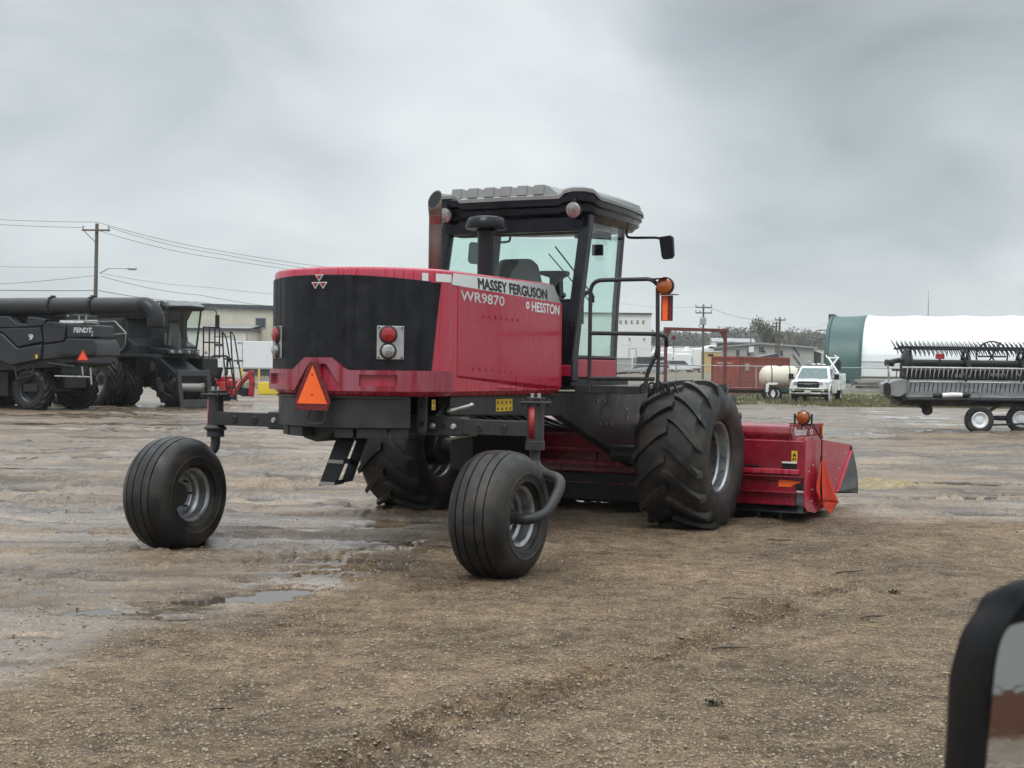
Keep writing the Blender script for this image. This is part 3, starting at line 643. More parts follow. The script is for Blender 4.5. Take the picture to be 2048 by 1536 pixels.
    for cx, cz in ((0, .036), (-.037, -.026), (.037, -.026)):
        tri(cx, 2.315 + cz, .040, .012, bd); tri(cx, 2.318 + cz, .026, .018, bi)
    bo = bd.build('badge', M['white'], T); each(bi, 'badge_fill', M['redlens'], bo)
    # ---- slow moving vehicle triangle and handle
    yb = -4.365; s = MB()
    P = [(-.030, 1.665), (.030, 1.665), (.178, 1.335), (.150, 1.262), (-.150, 1.262), (-.178, 1.335)]
    s.prism([(x, z) for x, z in P], yb, yb + .012, 'Y'); tr = s.build('warning_triangle', M['maroon'], T, bevel=.003)
    s = MB(); s.prism([(0, 1.628), (.148, 1.318), (-.148, 1.318)], yb - .005, yb - .001, 'Y'); s.build('triangle_face', M['orange'], tr)
    s = MB(); s.cyl((0, yb - .004, 1.555), (0, yb - .008, 1.555), .007); s.cyl((0, yb - .004, 1.39), (0, yb - .008, 1.39), .007); each(s, 'rivet', M['ink'], tr)
    hd = MB(); hd.tube(round_path([(-.085, -4.24, 1.27), (-.085, -4.30, 1.25), (-.085, -4.30, 1.155), (.085, -4.30, 1.155), (.085, -4.30, 1.25), (.085, -4.24, 1.27)], .04), .011, 8); hd.build('pull_handle', M['frame'], T)
    # ---- dark tail box under the hood
    k = MB(); cpan(k, -.80, .70, 1.12, 1.375, -.20, -.045, 40); k.build('tail_guard', M['frame'], T, bevel=.006)
    k = MB(); cpan(k, -.79, .69, 1.362, 1.384, -.2, -.028, 40); k.build('tail_lip', M['frame'], T, bevel=.004)
    k = MB()
    for x0, x1 in ((-.72, -.55), (-.52, -.28), (.10, .28), (.31, .55), (.57, .70)): cpan(k, x0, x1, 1.035, 1.119, -.22, -.085, 6)
    each(k, 'drain_trough', M['frame'], T, bevel=.008)
    k = MB(); k.prism([(.655, 1.10), (.655, 1.36), (.66, 1.385), (.75, 1.385), (.75, 1.10), (.73, 1.08), (.68, 1.08)], -3.80, -3.785, 'Y'); pe = k.build('end_plate', M['frame'], T, bevel=.004)
    k = MB()
    for z in (1.16, 1.31): k.cyl((.70, -3.80, z), (.70, -3.806, z), .026, n=16)
    each(k, 'plate_hole', M['ink'], pe)
    k = MB(); k.prism([(-.18, 1.12), (.06, 1.12), (-.20, .985), (-.34, 1.02)], -4.02, -3.72, 'Y'); k.build('deflector', M['frame'], T, bevel=.005)
    # ---- folding steps hanging under the tail
    st = MB(); A = [onM(676, 872, Y=-3.62), onM(712, 872, Y=-3.62), onM(672, 968, Y=-3.72), onM(638, 972, Y=-3.72)]
    B = [onM(716, 876, Y=-3.42), onM(735, 877, Y=-3.42), onM(704, 962, Y=-3.50), onM(683, 966, Y=-3.50)]
    for Q in (A, B): st.loft([[q + Vector((0, -.012, 0)) for q in Q], [q + Vector((0, .012, 0)) for q in Q]])
    sl = st.build('access_steps', M['black'], T, bevel=.003)
    for f in (.02, .52, .97):
        a = A[1].lerp(A[2], f); c = B[0].lerp(B[3], f); q = MB(); d = Vector((0, 0, .02))
        q.loft([[a + Vector((0, -.03, 0)) - d, a + Vector((0, .03, 0)) - d, a + Vector((0, .03, 0)) + d, a + Vector((0, -.03, 0)) + d], [c + Vector((0, -.03, 0)) - d, c + Vector((0, .03, 0)) - d, c + Vector((0, .03, 0)) + d, c + Vector((0, -.03, 0)) + d]]); q.build('tread', M['frame'], sl)
        if f > .1:
            e = A[0].lerp(A[3], f); q = MB(); q.box(((a + e) / 2) + Vector((0, -.016, 0)), (.16, .008, .03)); q.build('grip_strip', M['plate'], sl)
    # ---- rear cross beam with telescoping ends
    bm_ = MB(); bm_.bb(-1.0, 1.0, -3.645, -3.495, 1.055, 1.215); be = bm_.build('rear_beam', M['frame'], T, bevel=.018)
    for s in (-1, 1):
        q = MB(); q.bb(s * .95, s * 1.60, -3.63, -3.51, 1.075, 1.198); q.cyl((s * 1.15, -3.63, 1.135), (s * 1.15, -3.642, 1.135), .034); q.cyl((s * 1.38, -3.63, 1.135), (s * 1.38, -3.642, 1.135), .034)
        ar = q.build('beam_extension', M['frame'], T, bevel=.014)
        q = MB()
        for x in (1.15, 1.38): q.cyl((s * x, -3.640, 1.135), (s * x, -3.6445, 1.135), .017)
        each(q, 'pin_hole', M['ink'], ar)
        q = MB()
        for x in (.72, .92): q.tube([(s * x, -3.645, 1.135), (s * x, -3.66, 1.135), (s * x, -3.67, 1.135)], [.028, .026, .018], 8)
        each(q, 'beam_bolt', M['plate'], be)
        q = MB()
        for x in (.62, .82): q.cyl((s * x, -3.646, 1.135), (s * x, -3.650, 1.135), .024)
        each(q, 'beam_hole', M['ink'], be)
        # caster post, arm and wheel
        p = MB(); X = s * 1.64; p.cyl((X, -3.57, 1.0), (X, -3.57, 1.345), .072, n=24); p.cyl((X, -3.57, .965), (X, -3.57, 1.04), .080, n=24)
        if s < 0: p.lathe([(.075, .0), (.10, .01), (.105, .03), (.08, .055)], (X, -3.57, 1.02), (0, 0, 1), 20)
        p.box((X, -3.57, 1.352), (.21, .19, .016)); p.box((X, -3.57, 1.385), (.15, .06, .012))
        for dx in (-.085, .085):
            for dy in (-.07, .07): p.cyl((X + dx, -3.57 + dy, 1.315), (X + dx, -3.57 + dy, 1.375), .012, n=8)
        po = p.build('caster_post', M['frame'], T, bevel=.004)
        p = MB(); n_ = 6; a0, a1 = (-1.95, -1.20) if s > 0 else (-2.9, -1.95)
        rr = [[(X + .0735 * math.cos(a0 + (a1 - a0) * i / n_), -3.57 + .0735 * math.sin(a0 + (a1 - a0) * i / n_), z) for i in range(n_ + 1)] for z in (1.06 if s > 0 else 1.02, 1.315)]
        p.loft(rr, False, False); p.build('reflective_tape', M['red_stripe'], po, solid=.002)
        q = MB()
        for dx in (-.03, .03): q.cyl((X + dx, -3.57, 1.39), (X + dx, -3.57, 1.425), .016, n=8)
        each(q, 'post_bolt', M['plate'], po)
        arm = smooth_path([(s * 1.64, -3.57, .99), (s * 1.64, -3.57, .90), (s * 1.66, -3.585, .84), (s * 1.76, -3.64, .785), (s * 1.905, -3.70, .755), (s * 1.955, -3.75, .70), (s * 1.958, -3.86, .60), (s * 1.94, -4.00, .50), (s * 1.87, -4.10, .465), (s * 1.76, -4.13, .46)], 6)
        q = MB(); q.tube(arm, .043, 14); q.build('caster_arm', M['frame'], T)
        hub = MB(); hub.lathe([(.001, .13), (.05, .13), (.055, .10), (.085, .06), (.10, .02), (.10, -.06), (.001, -.06)], (s * 1.63, -4.13, .475), (s, 0, 0), 20)
        wh = hub.build('caster_wheel', M['hubdark'], T)
        ty = placeb(rib_tyre(.505, .46, .235), (s * 1.62, -4.13, .482)); ty.build('tyre', M['rubber'], wh, ang=24)
        rim = MB()
        for sd in (-1, 1):
            rim.lathe([(.236, .17), (.241, .176), (.236, .185), (.222, .178), (.210, .165), (.205, .09), (.186, .07), (.182, .03), (.165, .015), (.160, -.03 if sd == s else .0), (.10, -.035 if sd == s else .0)], (s * 1.62, -4.13, .482), (sd, 0, 0), 48)
        ro = rim.build('rim', M['rim'], wh, ang=24)
        nb = MB()
        for i in range(6):
            a = i * math.pi / 3; nb.cyl((s * 1.62 + .0, -4.13 + .125 * math.cos(a), .482 + .125 * math.sin(a)), (s * 1.62 - s * .03 + (.0 if s > 0 else .0) + .05, -4.13 + .125 * math.cos(a), .482 + .125 * math.sin(a)), .010, n=6)
        each(nb, 'wheel_nut', M['hubdark'], wh)
    # stay rods of the beam, bare cylinder rods
    for (u0, v0, u1, v1) in ((899, 822, 943, 811), (899, 876, 950, 866)):
        q = MB(); a = onM(u0, v0, Y=-3.48); c = onM(u1, v1, Y=-3.30); q.tube([a - (c - a) * .12, a, a.lerp(c, .1), a.lerp(c, .9), c, c + (c - a) * .1], [.012, .03, .020, .020, .03, .012], 10); q.build('lock_rod', M['steel'], T)
    q = MB(); q.prism([(-3.60, 1.215), (-3.25, 1.215), (-3.12, 1.34), (-3.2, 1.36), (-3.42, 1.33)], .70, .715, 'X'); q.build('gusset', M['frame'], T, bevel=.004)
    # ---- main rails, side plates, axle
    for s in (-1, 1):
        q = MB(); X0, X1 = s * .66, s * .775
        q.prism([(-3.45, 1.22), (-1.28, 1.165), (-1.28, 1.385), (-3.45, 1.385)], X0, X1, 'X'); q.build('main_rail', M['frame'], T, bevel=.012)
        q = MB(); q.prism([(-1.28, 1.165), (.62, .56), (.95, .56), (1.0, 1.30), (.9, 1.385), (-1.28, 1.385)], X0, X1 + s * .004, 'X'); sp = q.build('side_plate', M['frame'], T, bevel=.008)
        q = MB()
        for (y, z) in ((-.35, 1.06), (-.05, 1.05), (-.42, 1.30), (-.25, 1.305), (-.2, 1.06), (.35, 1.2), (.38, 1.1)): q.cyl((X1 + s * .003, y, z), (X1 + s * .016, y, z), .013, n=8)
        each(q, 'plate_bolt', M['plate'], sp)
        q = MB(); q.cyl((s * .77, 0, .74), (s * 1.3, 0, .74), .09, n=20); q.cyl((s * 1.28, 0, .72), (s * 1.72, 0, .72), .20, n=24); q.build('final_drive', M['frame'], T, bevel=.02)
        # drive wheel
        hb = MB(); hb.lathe([(.001, .06), (.14, .06), (.15, .03), (.19, .01), (.20, -.12), (.001, -.12)], (s * 1.74, 0, .735), (s, 0, 0), 24)
        for i in range(8):
            a = i * math.pi / 4 + .2; hb.cyl((s * 1.75, .165 * math.cos(a), .735 + .165 * math.sin(a)), (s * 1.785, .165 * math.cos(a), .735 + .165 * math.sin(a)), .016, n=6)
        wh = hb.build('drive_wheel', M['hubdark'], T)
        tt = farm_tyre(.775, .70, .355, 16, .048, .44, .034); placeb(tt, (s * 1.65, 0, .752)); tt.build('tyre', M['rubber'], wh, ang=30)
        rm = MB()
        for sd in (-1, 1):
            rm.lathe([(.362, .285), (.372, .292), (.368, .305), (.350, .30), (.338, .28), (.330, .20), (.318, .18), (.315, .10), (.300, .08), (.29, .06), (.15, .05), (.15, .02)], (s * 1.65, 0, .742), (sd, 0, 0), 56)
        rm.build('rim', M['rim'], wh, ang=24)
        q = MB(); q.prism([(.12, .90), (.30, .92), (.20, .70), (.14, .55), (.05, .60), (-.02, .75)], s * 1.76, s * 1.83, 'X'); q.build('dark_hub_piece', M['black'], wh, bevel=.02)  # irregular black piece over the upper middle of the rim
    q = MB(); q.bb(-.64, .64, -3.4, -1.2, 1.2, 1.38); q.bb(-.5, .5, -1.0, .3, 1.2, 1.38)
    q.bb(-.70, -.42, -.9, .6, .55, 1.05); q.build('chassis_core', M['black'], T, bevel=.02)
    q = MB()
    for i in range(7):
        x = -.5 + i * .13; q.tube(smooth_path([(x, -1.0, 1.2), (x + .02, -.5, 1.08), (x - .03, .1, 1.0), (x, .7, .93)], 5), .018, 8)
    each(q, 'hydraulic_hose', M['black'], T)
    # ---- right flank: panel, stripe, lettering, decals
    q = MB(); Xs = .862
    q.prism([(-3.50, 1.56), (-1.475, 1.452), (-1.475, 2.25), (-1.52, 2.262), (-3.50, 2.313)], Xs - .006, Xs + .004, 'X')
    lo = [[(Xs + .004, -3.50, 1.56), (Xs + .004, -1.475, 1.452), (Xs - .05, -1.49, 1.405), (Xs - .05, -3.46, 1.405)], [(Xs - .02, -3.50, 1.56), (Xs - .02, -1.475, 1.452), (Xs - .09, -1.49, 1.405), (Xs - .09, -3.46, 1.405)]]
    q.loft(lo)
    sp = q.build('side_panel', M['red_side'], T, bevel=.004)
    q = MB()
    for i in range(7):
        y, z = -3.06 + .108 * i, 2.078 - .0022 * i; q.loft([[(Xs + .004, y, z + .020), (Xs + .004, y + .045, z + .004), (Xs + .004, y, z - .02)], [(Xs + .006, y, z + .018), (Xs + .018, y + .006, z), (Xs + .006, y, z - .018)]])
        y, z = -3.24 + .119 * i, 1.618 - .0037 * i; q.loft([[(Xs + .004, y, z + .020), (Xs + .004, y + .045, z + .004), (Xs + .004, y, z - .02)], [(Xs + .006, y, z + .018), (Xs + .018, y + .006, z), (Xs + .006, y, z - .018)]])
    each(q, 'louvre', M['red_trim'], sp)
    q = MB(); q.tube(round_path([(Xs - .02, -2.75, 1.455), (Xs + .025, -2.72, 1.455), (Xs + .025, -2.48, 1.452), (Xs - .02, -2.45, 1.452)], .03), .009, 8); q.build('panel_handle', M['red'], sp)
    q = MB(); q.prism([(-3.60, 2.318), (-1.50, 2.258), (-1.64, 2.402), (-1.67, 2.427), (-3.57, 2.414)], Xs - .004, Xs + .003, 'X')
    stripe = q.build('decal_stripe', None, T)
    m, N, L, out = newmat('silver_stripe_decal'); pb = N('ShaderNodeBsdfPrincipled', i_Roughness=.28); L(pb.outputs[0], out.inputs[0])
    tc = N('ShaderNodeTexCoord'); sx = N('ShaderNodeSeparateXYZ'); L(tc.outputs['Object'], sx.inputs[0]); mr = N('ShaderNodeMapRange'); L(sx.outputs[1], mr.inputs['Value']); mr.inputs['From Min'].default_value = -3.6; mr.inputs['From Max'].default_value = -1.5
    cr = ramp(N, [(0, (.76, .78, .78)), (.45, (.66, .68, .68)), (1, (.22, .23, .23))]); L(mr.outputs[0], cr.inputs[0]); L(cr.outputs[0], pb.inputs['Base Color']); pb.inputs['Metallic'].default_value = .15
    stripe.data.materials.clear(); stripe.data.materials.append(m)
    rt = (0, 1, -.022)
    text('side_lettering', 'MASSEY FERGUSON', M['ink'], stripe, (Xs + .0035, -3.16, 2.313), rt, (0, 0, 1), 1.36, .088, .001, shear=-.12, bold=0, fat=.0075)
    text('model_lettering', 'WR9870', M['silver'], sp, (Xs + .005, -3.46, 2.197), rt, (0, 0, 1), .785, .082, .001, fat=.004)
    text('side_badge', 'HESSTON', M['white'], sp, (Xs + .005, -2.125, 2.158), rt, (0, .0, 1), .585, .088, .001, fat=.0045)
    q = MB(); q.lathe([(.016, 0), (.034, 0), (.034, .002), (.016, .002)], (Xs + .0045, -2.21, 2.208), (1, 0, 0), 20); q.build('ring_logo', M['white'], sp)
    # white blocks carried round the corner of the hood
    q = MB()
    for (x0, x1) in ((.745, .775), (.81, .855)): cpan(q, x0, x1, 2.335, 2.40, .001, .004, 4)
    each(q, 'corner_decal', M['white'], T)
    for (u0, v0, u1, v1, nx, ny) in ((992, 797, 1025, 823, 4, 2), (864, 799, 871, 820, 1, 2)):
        a = onM(u0, v1, X=.779); c = onM(u1, v0, X=.779); q = MB(); q.bb(.776, .779, a.y, c.y, min(a.z, c.z), max(a.z, c.z)); dk = q.build('warning_sticker', M['yellow'], T); q = MB()
        w_, h_ = (c.y - a.y) / nx, abs(c.z - a.z) / ny; z0 = min(a.z, c.z)
        for i in range(nx):
            for j in range(ny):
                yc, zc = a.y + w_ * (i + .5), z0 + h_ * (j + .42)
                for (dy, dz, wy, wz) in ((0, .1, .5, .14), (-.1, -.1, .22, .3), (.14, -.18, .2, .16)): q.bb(.779, .7798, yc + dy * w_ - wy * w_ / 2, yc + dy * w_ + wy * w_ / 2, zc + dz * h_ - wz * h_ / 2, zc + dz * h_ + wz * h_ / 2)
                q.bb(.779, .7797, yc - w_ * .46, yc + w_ * .46, z0 + h_ * (j + .97), z0 + h_ * (j + 1.0))
        q.build('pictogram', M['ink'], dk)
    # ---- exhaust and air intake
    e = onM(870, 520, Y=-1.62); q = MB(); rr = .063
    n_ = 24; cs = [(math.cos(2 * math.pi * i / n_), math.sin(2 * math.pi * i / n_)) for i in range(n_)]
    q.loft([[(e.x + rr * c, e.y + rr * s_, z) for c, s_ in cs] for z in (2.42, 2.9, 3.13)] + [[(e.x + .012 + rr * 1.03 * c, e.y - .03 + rr * 1.05 * s_, 3.185 + .02 * (s_ + 1)) for c, s_ in cs], [(e.x + .02 + rr * 1.12 * c, e.y - .05 + .055 * s_, 3.30 + .095 * s_) for c, s_ in cs]], False); ex = q.build('exhaust_pipe', M['exhaust'], T, solid=.005)
    q = MB(); q.loft([[(e.x + .02 + rr * 1.05 * c, e.y - .055 + .05 * s_, 3.295 + .088 * s_) for c, s_ in cs]], True); q.build('mouth_shade_disc', M['ink'], ex)  # black sheet stands for the shade inside the open pipe
    q = MB(); q.lathe([(rr + .003, 0), (rr + .003, .10)], (e.x, e.y, 3.05), (0, 0, 1), 20); q.build('exhaust_band', M['maroon'], ex)
    i0 = onM(972, 500, Y=-1.9); q = MB(); q.cyl((i0.x, i0.y, 2.44), (i0.x, i0.y, 2.93), .082, n=24); q.lathe([(.088, 0), (.088, .02)], (i0.x, i0.y, 2.915), (0, 0, 1), 24); it = q.build('intake_pipe', M['black'], T)
    q = MB(); q.lathe([(.10, 0), (.195, .012), (.200, .03), (.185, .09), (.165, .118), (.12, .13), (.001, .135)], (i0.x, i0.y, 2.945), (0, 0, 1), 32); q.build('intake_bowl', M['gloss_black'], it)
build_windrower()
def build_cab():
    T = WR; RB, RTp = -1.19, -.83                     # rear wall leans forward from foot to top
    ry = lambda z: RB + (RTp - RB) * (z - 1.75) / (3.12 - 1.75)
    pl = M['gloss_black']
    q = MB(); q.prism([(RB, 1.45), (RB, 1.75), (ry(2.30), 2.30), (ry(2.30) + .04, 2.30), (RB + .05, 1.75), (RB + .05, 1.45)], -.84, .84, 'X'); q.build('rear_wall', pl, T, bevel=.01)
    q = MB(); q.bb(-.80, .80, RB, .35, 1.42, 1.54); q.bb(-.55, .55, .2, .62, 1.42, 1.72); q.build('cab_floor', M['black'], T, bevel=.01)
    for s in (-1, 1):
        q = MB(); X = s * .80
        ring = lambda z, y0, y1: [(X - s * .05, y0, z), (X + s * .06, y0, z), (X + s * .06, y1, z), (X - s * .05, y1, z)]
        q.loft([ring(1.50, RB - .02, RB + .13), ring(1.75, RB - .02, RB + .13), ring(2.30, ry(2.3) - .02, ry(2.3) + .11), ring(3.19, ry(3.19) - .02, ry(3.19) + .10)]); q.build('rear_pillar', pl, T, bevel=.016)
        q = MB(); ring = lambda z, y0: [(X - s * .06, y0 - .01, z), (X + s * .0, y0 - .03, z), (X + s * .0, y0 + .05, z), (X - s * .08, y0 + .09, z)]
        q.loft([ring(1.70, -.02), ring(2.3, .03), ring(3.19, .18)]); q.build('front_pillar', pl, T, bevel=.01)
        q = MB(); q.loft([[(s * .79, RB + .13, 1.735), (s * .79, -.05, 1.735), (s * .79, .15, 3.18), (s * .79, ry(3.18) + .10, 3.18)], [(s * .796, RB + .13, 1.735), (s * .796, -.05, 1.735), (s * .796, .15, 3.18), (s * .796, ry(3.18) + .10, 3.18)]]); dg = q.build('door', M['glass'], T)
        q = MB(); q.tube([(s * .795, RB + .14, 1.745), (s * .795, -.04, 1.745)], .022, 8); q.tube([(s * .795, RB + .15, 1.74), (s * .795, ry(2.3) + .125, 2.3), (s * .795, ry(3.1) + .115, 3.1)], .016, 8)
        q.bb(s * .77, s * .83, RB + .16, RB + .30, 2.08, 2.34); q.tube(smooth_path([(s * .83, RB + .25, 2.36), (s * .87, RB + .36, 2.40), (s * .88, RB + .40, 2.30)], 4), .022, 8); q.build('door_frame', pl, dg)
        q = MB(); q.bb(s * .84, s * .70, RB - .03, RB + .12, 1.555, 1.665) ; q.bb(s * .86, s * .60, RB + .10, -.12, 1.545, 1.722); q.build('sill', M['red_side'], T, bevel=.008)
        q = MB(); q.tube(round_path([(s * .70, .44, 3.22), (s * .72, .45, 3.065), (s * .80, .47, 3.06), (s * 1.06, .47, 3.055), (s * 1.13, .47, 3.03)], .03), .014, 8)
        mo = q.build('mirror_arm', M['black'], T)
        q = MB(); P = [(s * x, z) for x, z in ((1.09, 3.06), (1.225, 3.075), (1.25, 3.05), (1.262, 2.86), (1.24, 2.825), (1.15, 2.815), (1.125, 2.84))]; q.prism(P, .44, .50, 'Y'); q.build('mirror_head', M['black'], mo, bevel=.012)
    q = MB(); q.bb(-.78, .78, ry(2.30) + .012, ry(2.30) + .02, 2.26, 2.31)
    q.tube([(-.75, ry(2.31) + .01, 2.31), (.75, ry(2.31) + .01, 2.31)], .016, 8); q.build('window_frame', pl, T)
    q = MB(); q.loft([[(-.76, ry(2.31) + .03, 2.31), (.76, ry(2.31) + .03, 2.31), (.76, ry(3.1) + .03, 3.1), (-.76, ry(3.1) + .03, 3.1)], [(-.76, ry(2.31) + .036, 2.31), (.76, ry(2.31) + .036, 2.31), (.76, ry(3.1) + .036, 3.1), (-.76, ry(3.1) + .036, 3.1)]]); q.build('rear_window', M['glass'], T)
    q = MB(); rings = []
    for z, dy in ((1.60, 0), (1.9, .05), (2.4, .11), (3.1, .24)):
        a = [(x, .03 + dy + .52 * (1 - (abs(x) / .755) ** 2.6), z) for x in np.linspace(-.755, .755, 17)]; rings.append(a)
    q.loft(rings, False, False); q.build('windscreen', M['glass'], T, solid=.006)
    # roof
    ol = [(-.84, -.93, 3.395), (-.64, -.955, 3.395), (-.58, -.955, 3.340), (0, -.962, 3.342), (.57, -.955, 3.340), (.63, -.955, 3.392), (.72, -.955, 3.408), (.84, -.93, 3.405), (.905, -.85, 3.395), (.925, -.72, 3.335), (.935, -.3, 3.325), (.93, .1, 3.312), (.90, .45, 3.298), (.82, .68, 3.29), (.6, .80, 3.29), (0, .88, 3.29)]
    ol = ol + [(-x, y, z) for x, y, z in ol[-2:6:-1]] 
    def rg(k, zf): return [(x * (1 - k), (y + .05) * (1 - k) - .05, zf(z)) for x, y, z in ol]
    q = MB(); q.loft([rg(.03, lambda z: z - .004), rg(0, lambda z: z), rg(0, lambda z: z + .034), rg(.02, lambda z: z + .045), rg(.035, lambda z: max(z + .05, 3.40)), rg(.16, lambda z: 3.452), rg(.4, lambda z: 3.475), rg(.8, lambda z: 3.485)]); ro = q.build('cab_roof', M['roof'], T, ang=25)
    q = MB(); q.loft([rg(.12, lambda z: 3.125), rg(.09, lambda z: 3.16), rg(.05, lambda z: 3.185 + (z - 3.3) * .3), rg(.045, lambda z: 3.235 + (z - 3.3) * .5), rg(.02, lambda z: 3.25 + (z - 3.3) * .6), rg(.018, lambda z: z + .002)]); q.build('roof_liner', M['gloss_black'], T, ang=30)
    q = MB(); q.bb(-.80, .80, -.875, -.80, 3.02, 3.16); q.build('rear_header', M['gloss_black'], T, bevel=.01)
    # raised rear filter housing with ribs
    q = MB(); q.loft([[(-.69, -.945, 3.37), (.58, -.945, 3.375), (.62, -.15, 3.46), (-.70, -.15, 3.46)], [(-.665, -.92, 3.478), (.43, -.92, 3.482), (.40, -.45, 3.487), (-.63, -.45, 3.487)]]); hm = q.build('roof_filter_housing', M['roof'], T, bevel=.008)
    q = MB()
    for i in range(6):
        x = -.63 + i * .192; q.loft([[(x - .06, -.952, 3.39), (x + .06, -.952, 3.39), (x + .06, -.90, 3.39), (x - .06, -.90, 3.39)], [(x - .057, -.93, 3.494), (x + .057, -.93, 3.494), (x + .057, -.50, 3.494), (x - .057, -.50, 3.494)]])
    each(q, 'housing_rib', M['roof'], hm, bevel=.006)
    q = MB()
    for i in range(5):
        x = -.53 + i * .192; q.bb(x - .04, x + .04, -.952, -.93, 3.375, 3.384)
    each(q, 'housing_slot', M['white'], hm)
    for s in (-1, 1):
        q = MB(); c = (s * .745, -.985, 3.215); q.cyl((s * .745, -.95, 3.34), (s * .745, -.96, 3.26), .016, n=8); q.lathe([(.001, .10), (.045, .09), (.078, .05), (.088, .01), (.088, 0)], c, (s * .12, 1, .25), 24); wl = q.build('work_light', M['black'], T)
        q = MB(); q.lathe([(.082, .0), (.078, .016), (.05, .026), (.001, .03)], c, (-s * .12, -1, -.25), 24); q.build('light_lens', M['lens'], wl)
    # seat, console, inner fittings
    q = MB(); q.loft([[(x * .27, -.52 + .02 * x * x, 2.0) for x in (-1, -.5, .5, 1)] + [(x * .27, -.40, 2.0) for x in (1, .5, -.5, -1)], [(x * .27, -.56, 2.3) for x in (-1, -.5, .5, 1)] + [(x * .26, -.44, 2.3) for x in (1, .5, -.5, -1)], [(x * .24, -.60, 2.52) for x in (-1, -.5, .5, 1)] + [(x * .23, -.5, 2.52) for x in (1, .5, -.5, -1)], [(x * .17, -.62, 2.585) for x in (-1, -.5, .5, 1)] + [(x * .16, -.53, 2.585) for x in (1, .5, -.5, -1)]]); q.bb(-.26, .26, -.5, .0, 1.9, 2.02)
    for i, v in enumerate(q.v): q.v[i] = (v[0] + onM(1035, 535, Y=-.55).x, v[1], v[2] + .19)
    q.build('seat', M['seat'], T, bevel=.03)
    q = MB(); c = onM(1102, 548, Y=-.05); q.prism([(c.x - .02, 1.6), (c.x + .16, 1.6), (c.x + .12, c.z - .05), (c.x + .2, c.z - .02), (c.x + .2, c.z + .03), (c.x - .12, c.z + .035), (c.x - .15, c.z + .0), (c.x + .0, c.z - .04)], -.1, .02, 'Y'); q.build('console', M['black'], T, bevel=.02)
    q = MB(); q.cyl((0, .1, 1.6), (0, .02, 2.35), .04); q.tube([(.19 * math.cos(a), -.02 + .17 * math.sin(a), 2.40 + .06 * math.sin(a)) for a in np.linspace(0, 2 * math.pi, 21)], .014, 8); q.build('steering_wheel', M['black'], T)
    q = MB(); q.prism([(-.80, 3.02), (.78, 3.02), (.78, 3.09), (-.80, 3.09)], -.79, -.5, 'Y'); q.prism([(.3, .0), (.6, .0), (.6, .3)], 3.03, 3.10, 'Z'); q.build('headliner', M['seat'], T)
    q = MB(); q.bb(.30, .42, .46, .50, 2.88, 3.0); q.tube([(-.2, .56, 3.0), (.32, .50, 2.42)], .009, 6); q.tube([(-.28, .56, 2.92), (.28, .54, 2.34)], .007, 6); q.build('wiper', M['black'], T)
    # platform with handrails, lamp and marker
    q = MB(); q.prism([(.86, -1.15), (1.32, -1.15), (1.46, -1.02), (1.46, -.83), (1.24, -.80), (1.24, .30), (.86, .30)], 1.388, 1.466, 'Z'); q.build('platform', M['frame'], T, bevel=.006)
    q = MB(); r_ = .0205; Y = -1.155
    q.tube(round_path([(1.02, Y, 1.40), (1.02, Y, 2.497), (1.66, Y, 2.50), (1.74, Y, 2.43)], .13, 8), r_, 10)
    q.tube(round_path([(1.03, Y, 1.980), (1.72, Y, 1.972), (1.80, Y + .05, 1.955), (1.78, Y + .12, 1.86)], .05), r_, 10)
    q.tube([(1.03, Y, 1.537), (1.70, Y, 1.540)], r_, 10)
    q.tube(round_path([(1.725, Y, 2.42), (1.735, Y, 1.80), (1.62, Y, 1.58), (1.615, Y, 1.40)], .08), r_, 10); q.tube([(1.732, Y + .03, 1.86), (1.725, Y + .03, 1.46)], r_ * .9, 10)
    q.build('handrail', M['frame'], T)
    q = MB(); c = onM(1331, 572, Y=Y); q.lathe([(.001, .06), (.07, .05), (.085, .02), (.085, -.02)], c, (0, 1, 0), 24); q.prism([(1.69, 2.49), (1.83, 2.50), (1.84, 2.505), (1.69, 2.50)], Y - .09, Y, 'Y'); wb = q.build('warning_light', M['black'], T)
    q = MB(); q.lathe([(.078, .02), (.076, .04), (.05, .056), (.001, .062)], c, (0, -1, 0), 24); q.build('amber_lens', M['amber'], wb)
    q = MB(); a = onM(1322, 642, Y=Y); c = onM(1346, 591, Y=Y); q.bb(a.x, c.x, Y - .004, Y + .004, a.z, c.z); q.bb(a.x - .02, c.x + .05, Y - .06, Y + .03, c.z + .004, c.z + .012); mk = q.build('marker_panel', M['maroon'], T)
    q = MB(); a2 = onM(1325, 641, Y=Y); c2 = onM(1336, 592, Y=Y); q.bb(a2.x, c2.x, Y - .007, Y - .0045, a2.z, c2.z); q.build('orange_strip', M['orange'], mk)
    q = MB()
    for i in range(5):
        y = -.98 + .05 * i; q.tube(smooth_path([(1.50 + .05 * i, y, 1.40), (1.49 + .05 * i, y, 1.46), (1.53 + .05 * i, y + .04, 1.49 + .012 * (i % 3)), (1.58 + .05 * i, y + .06, 1.40)], 4), .012, 6)
    each(q, 'hose', M['black'], T)
build_cab()
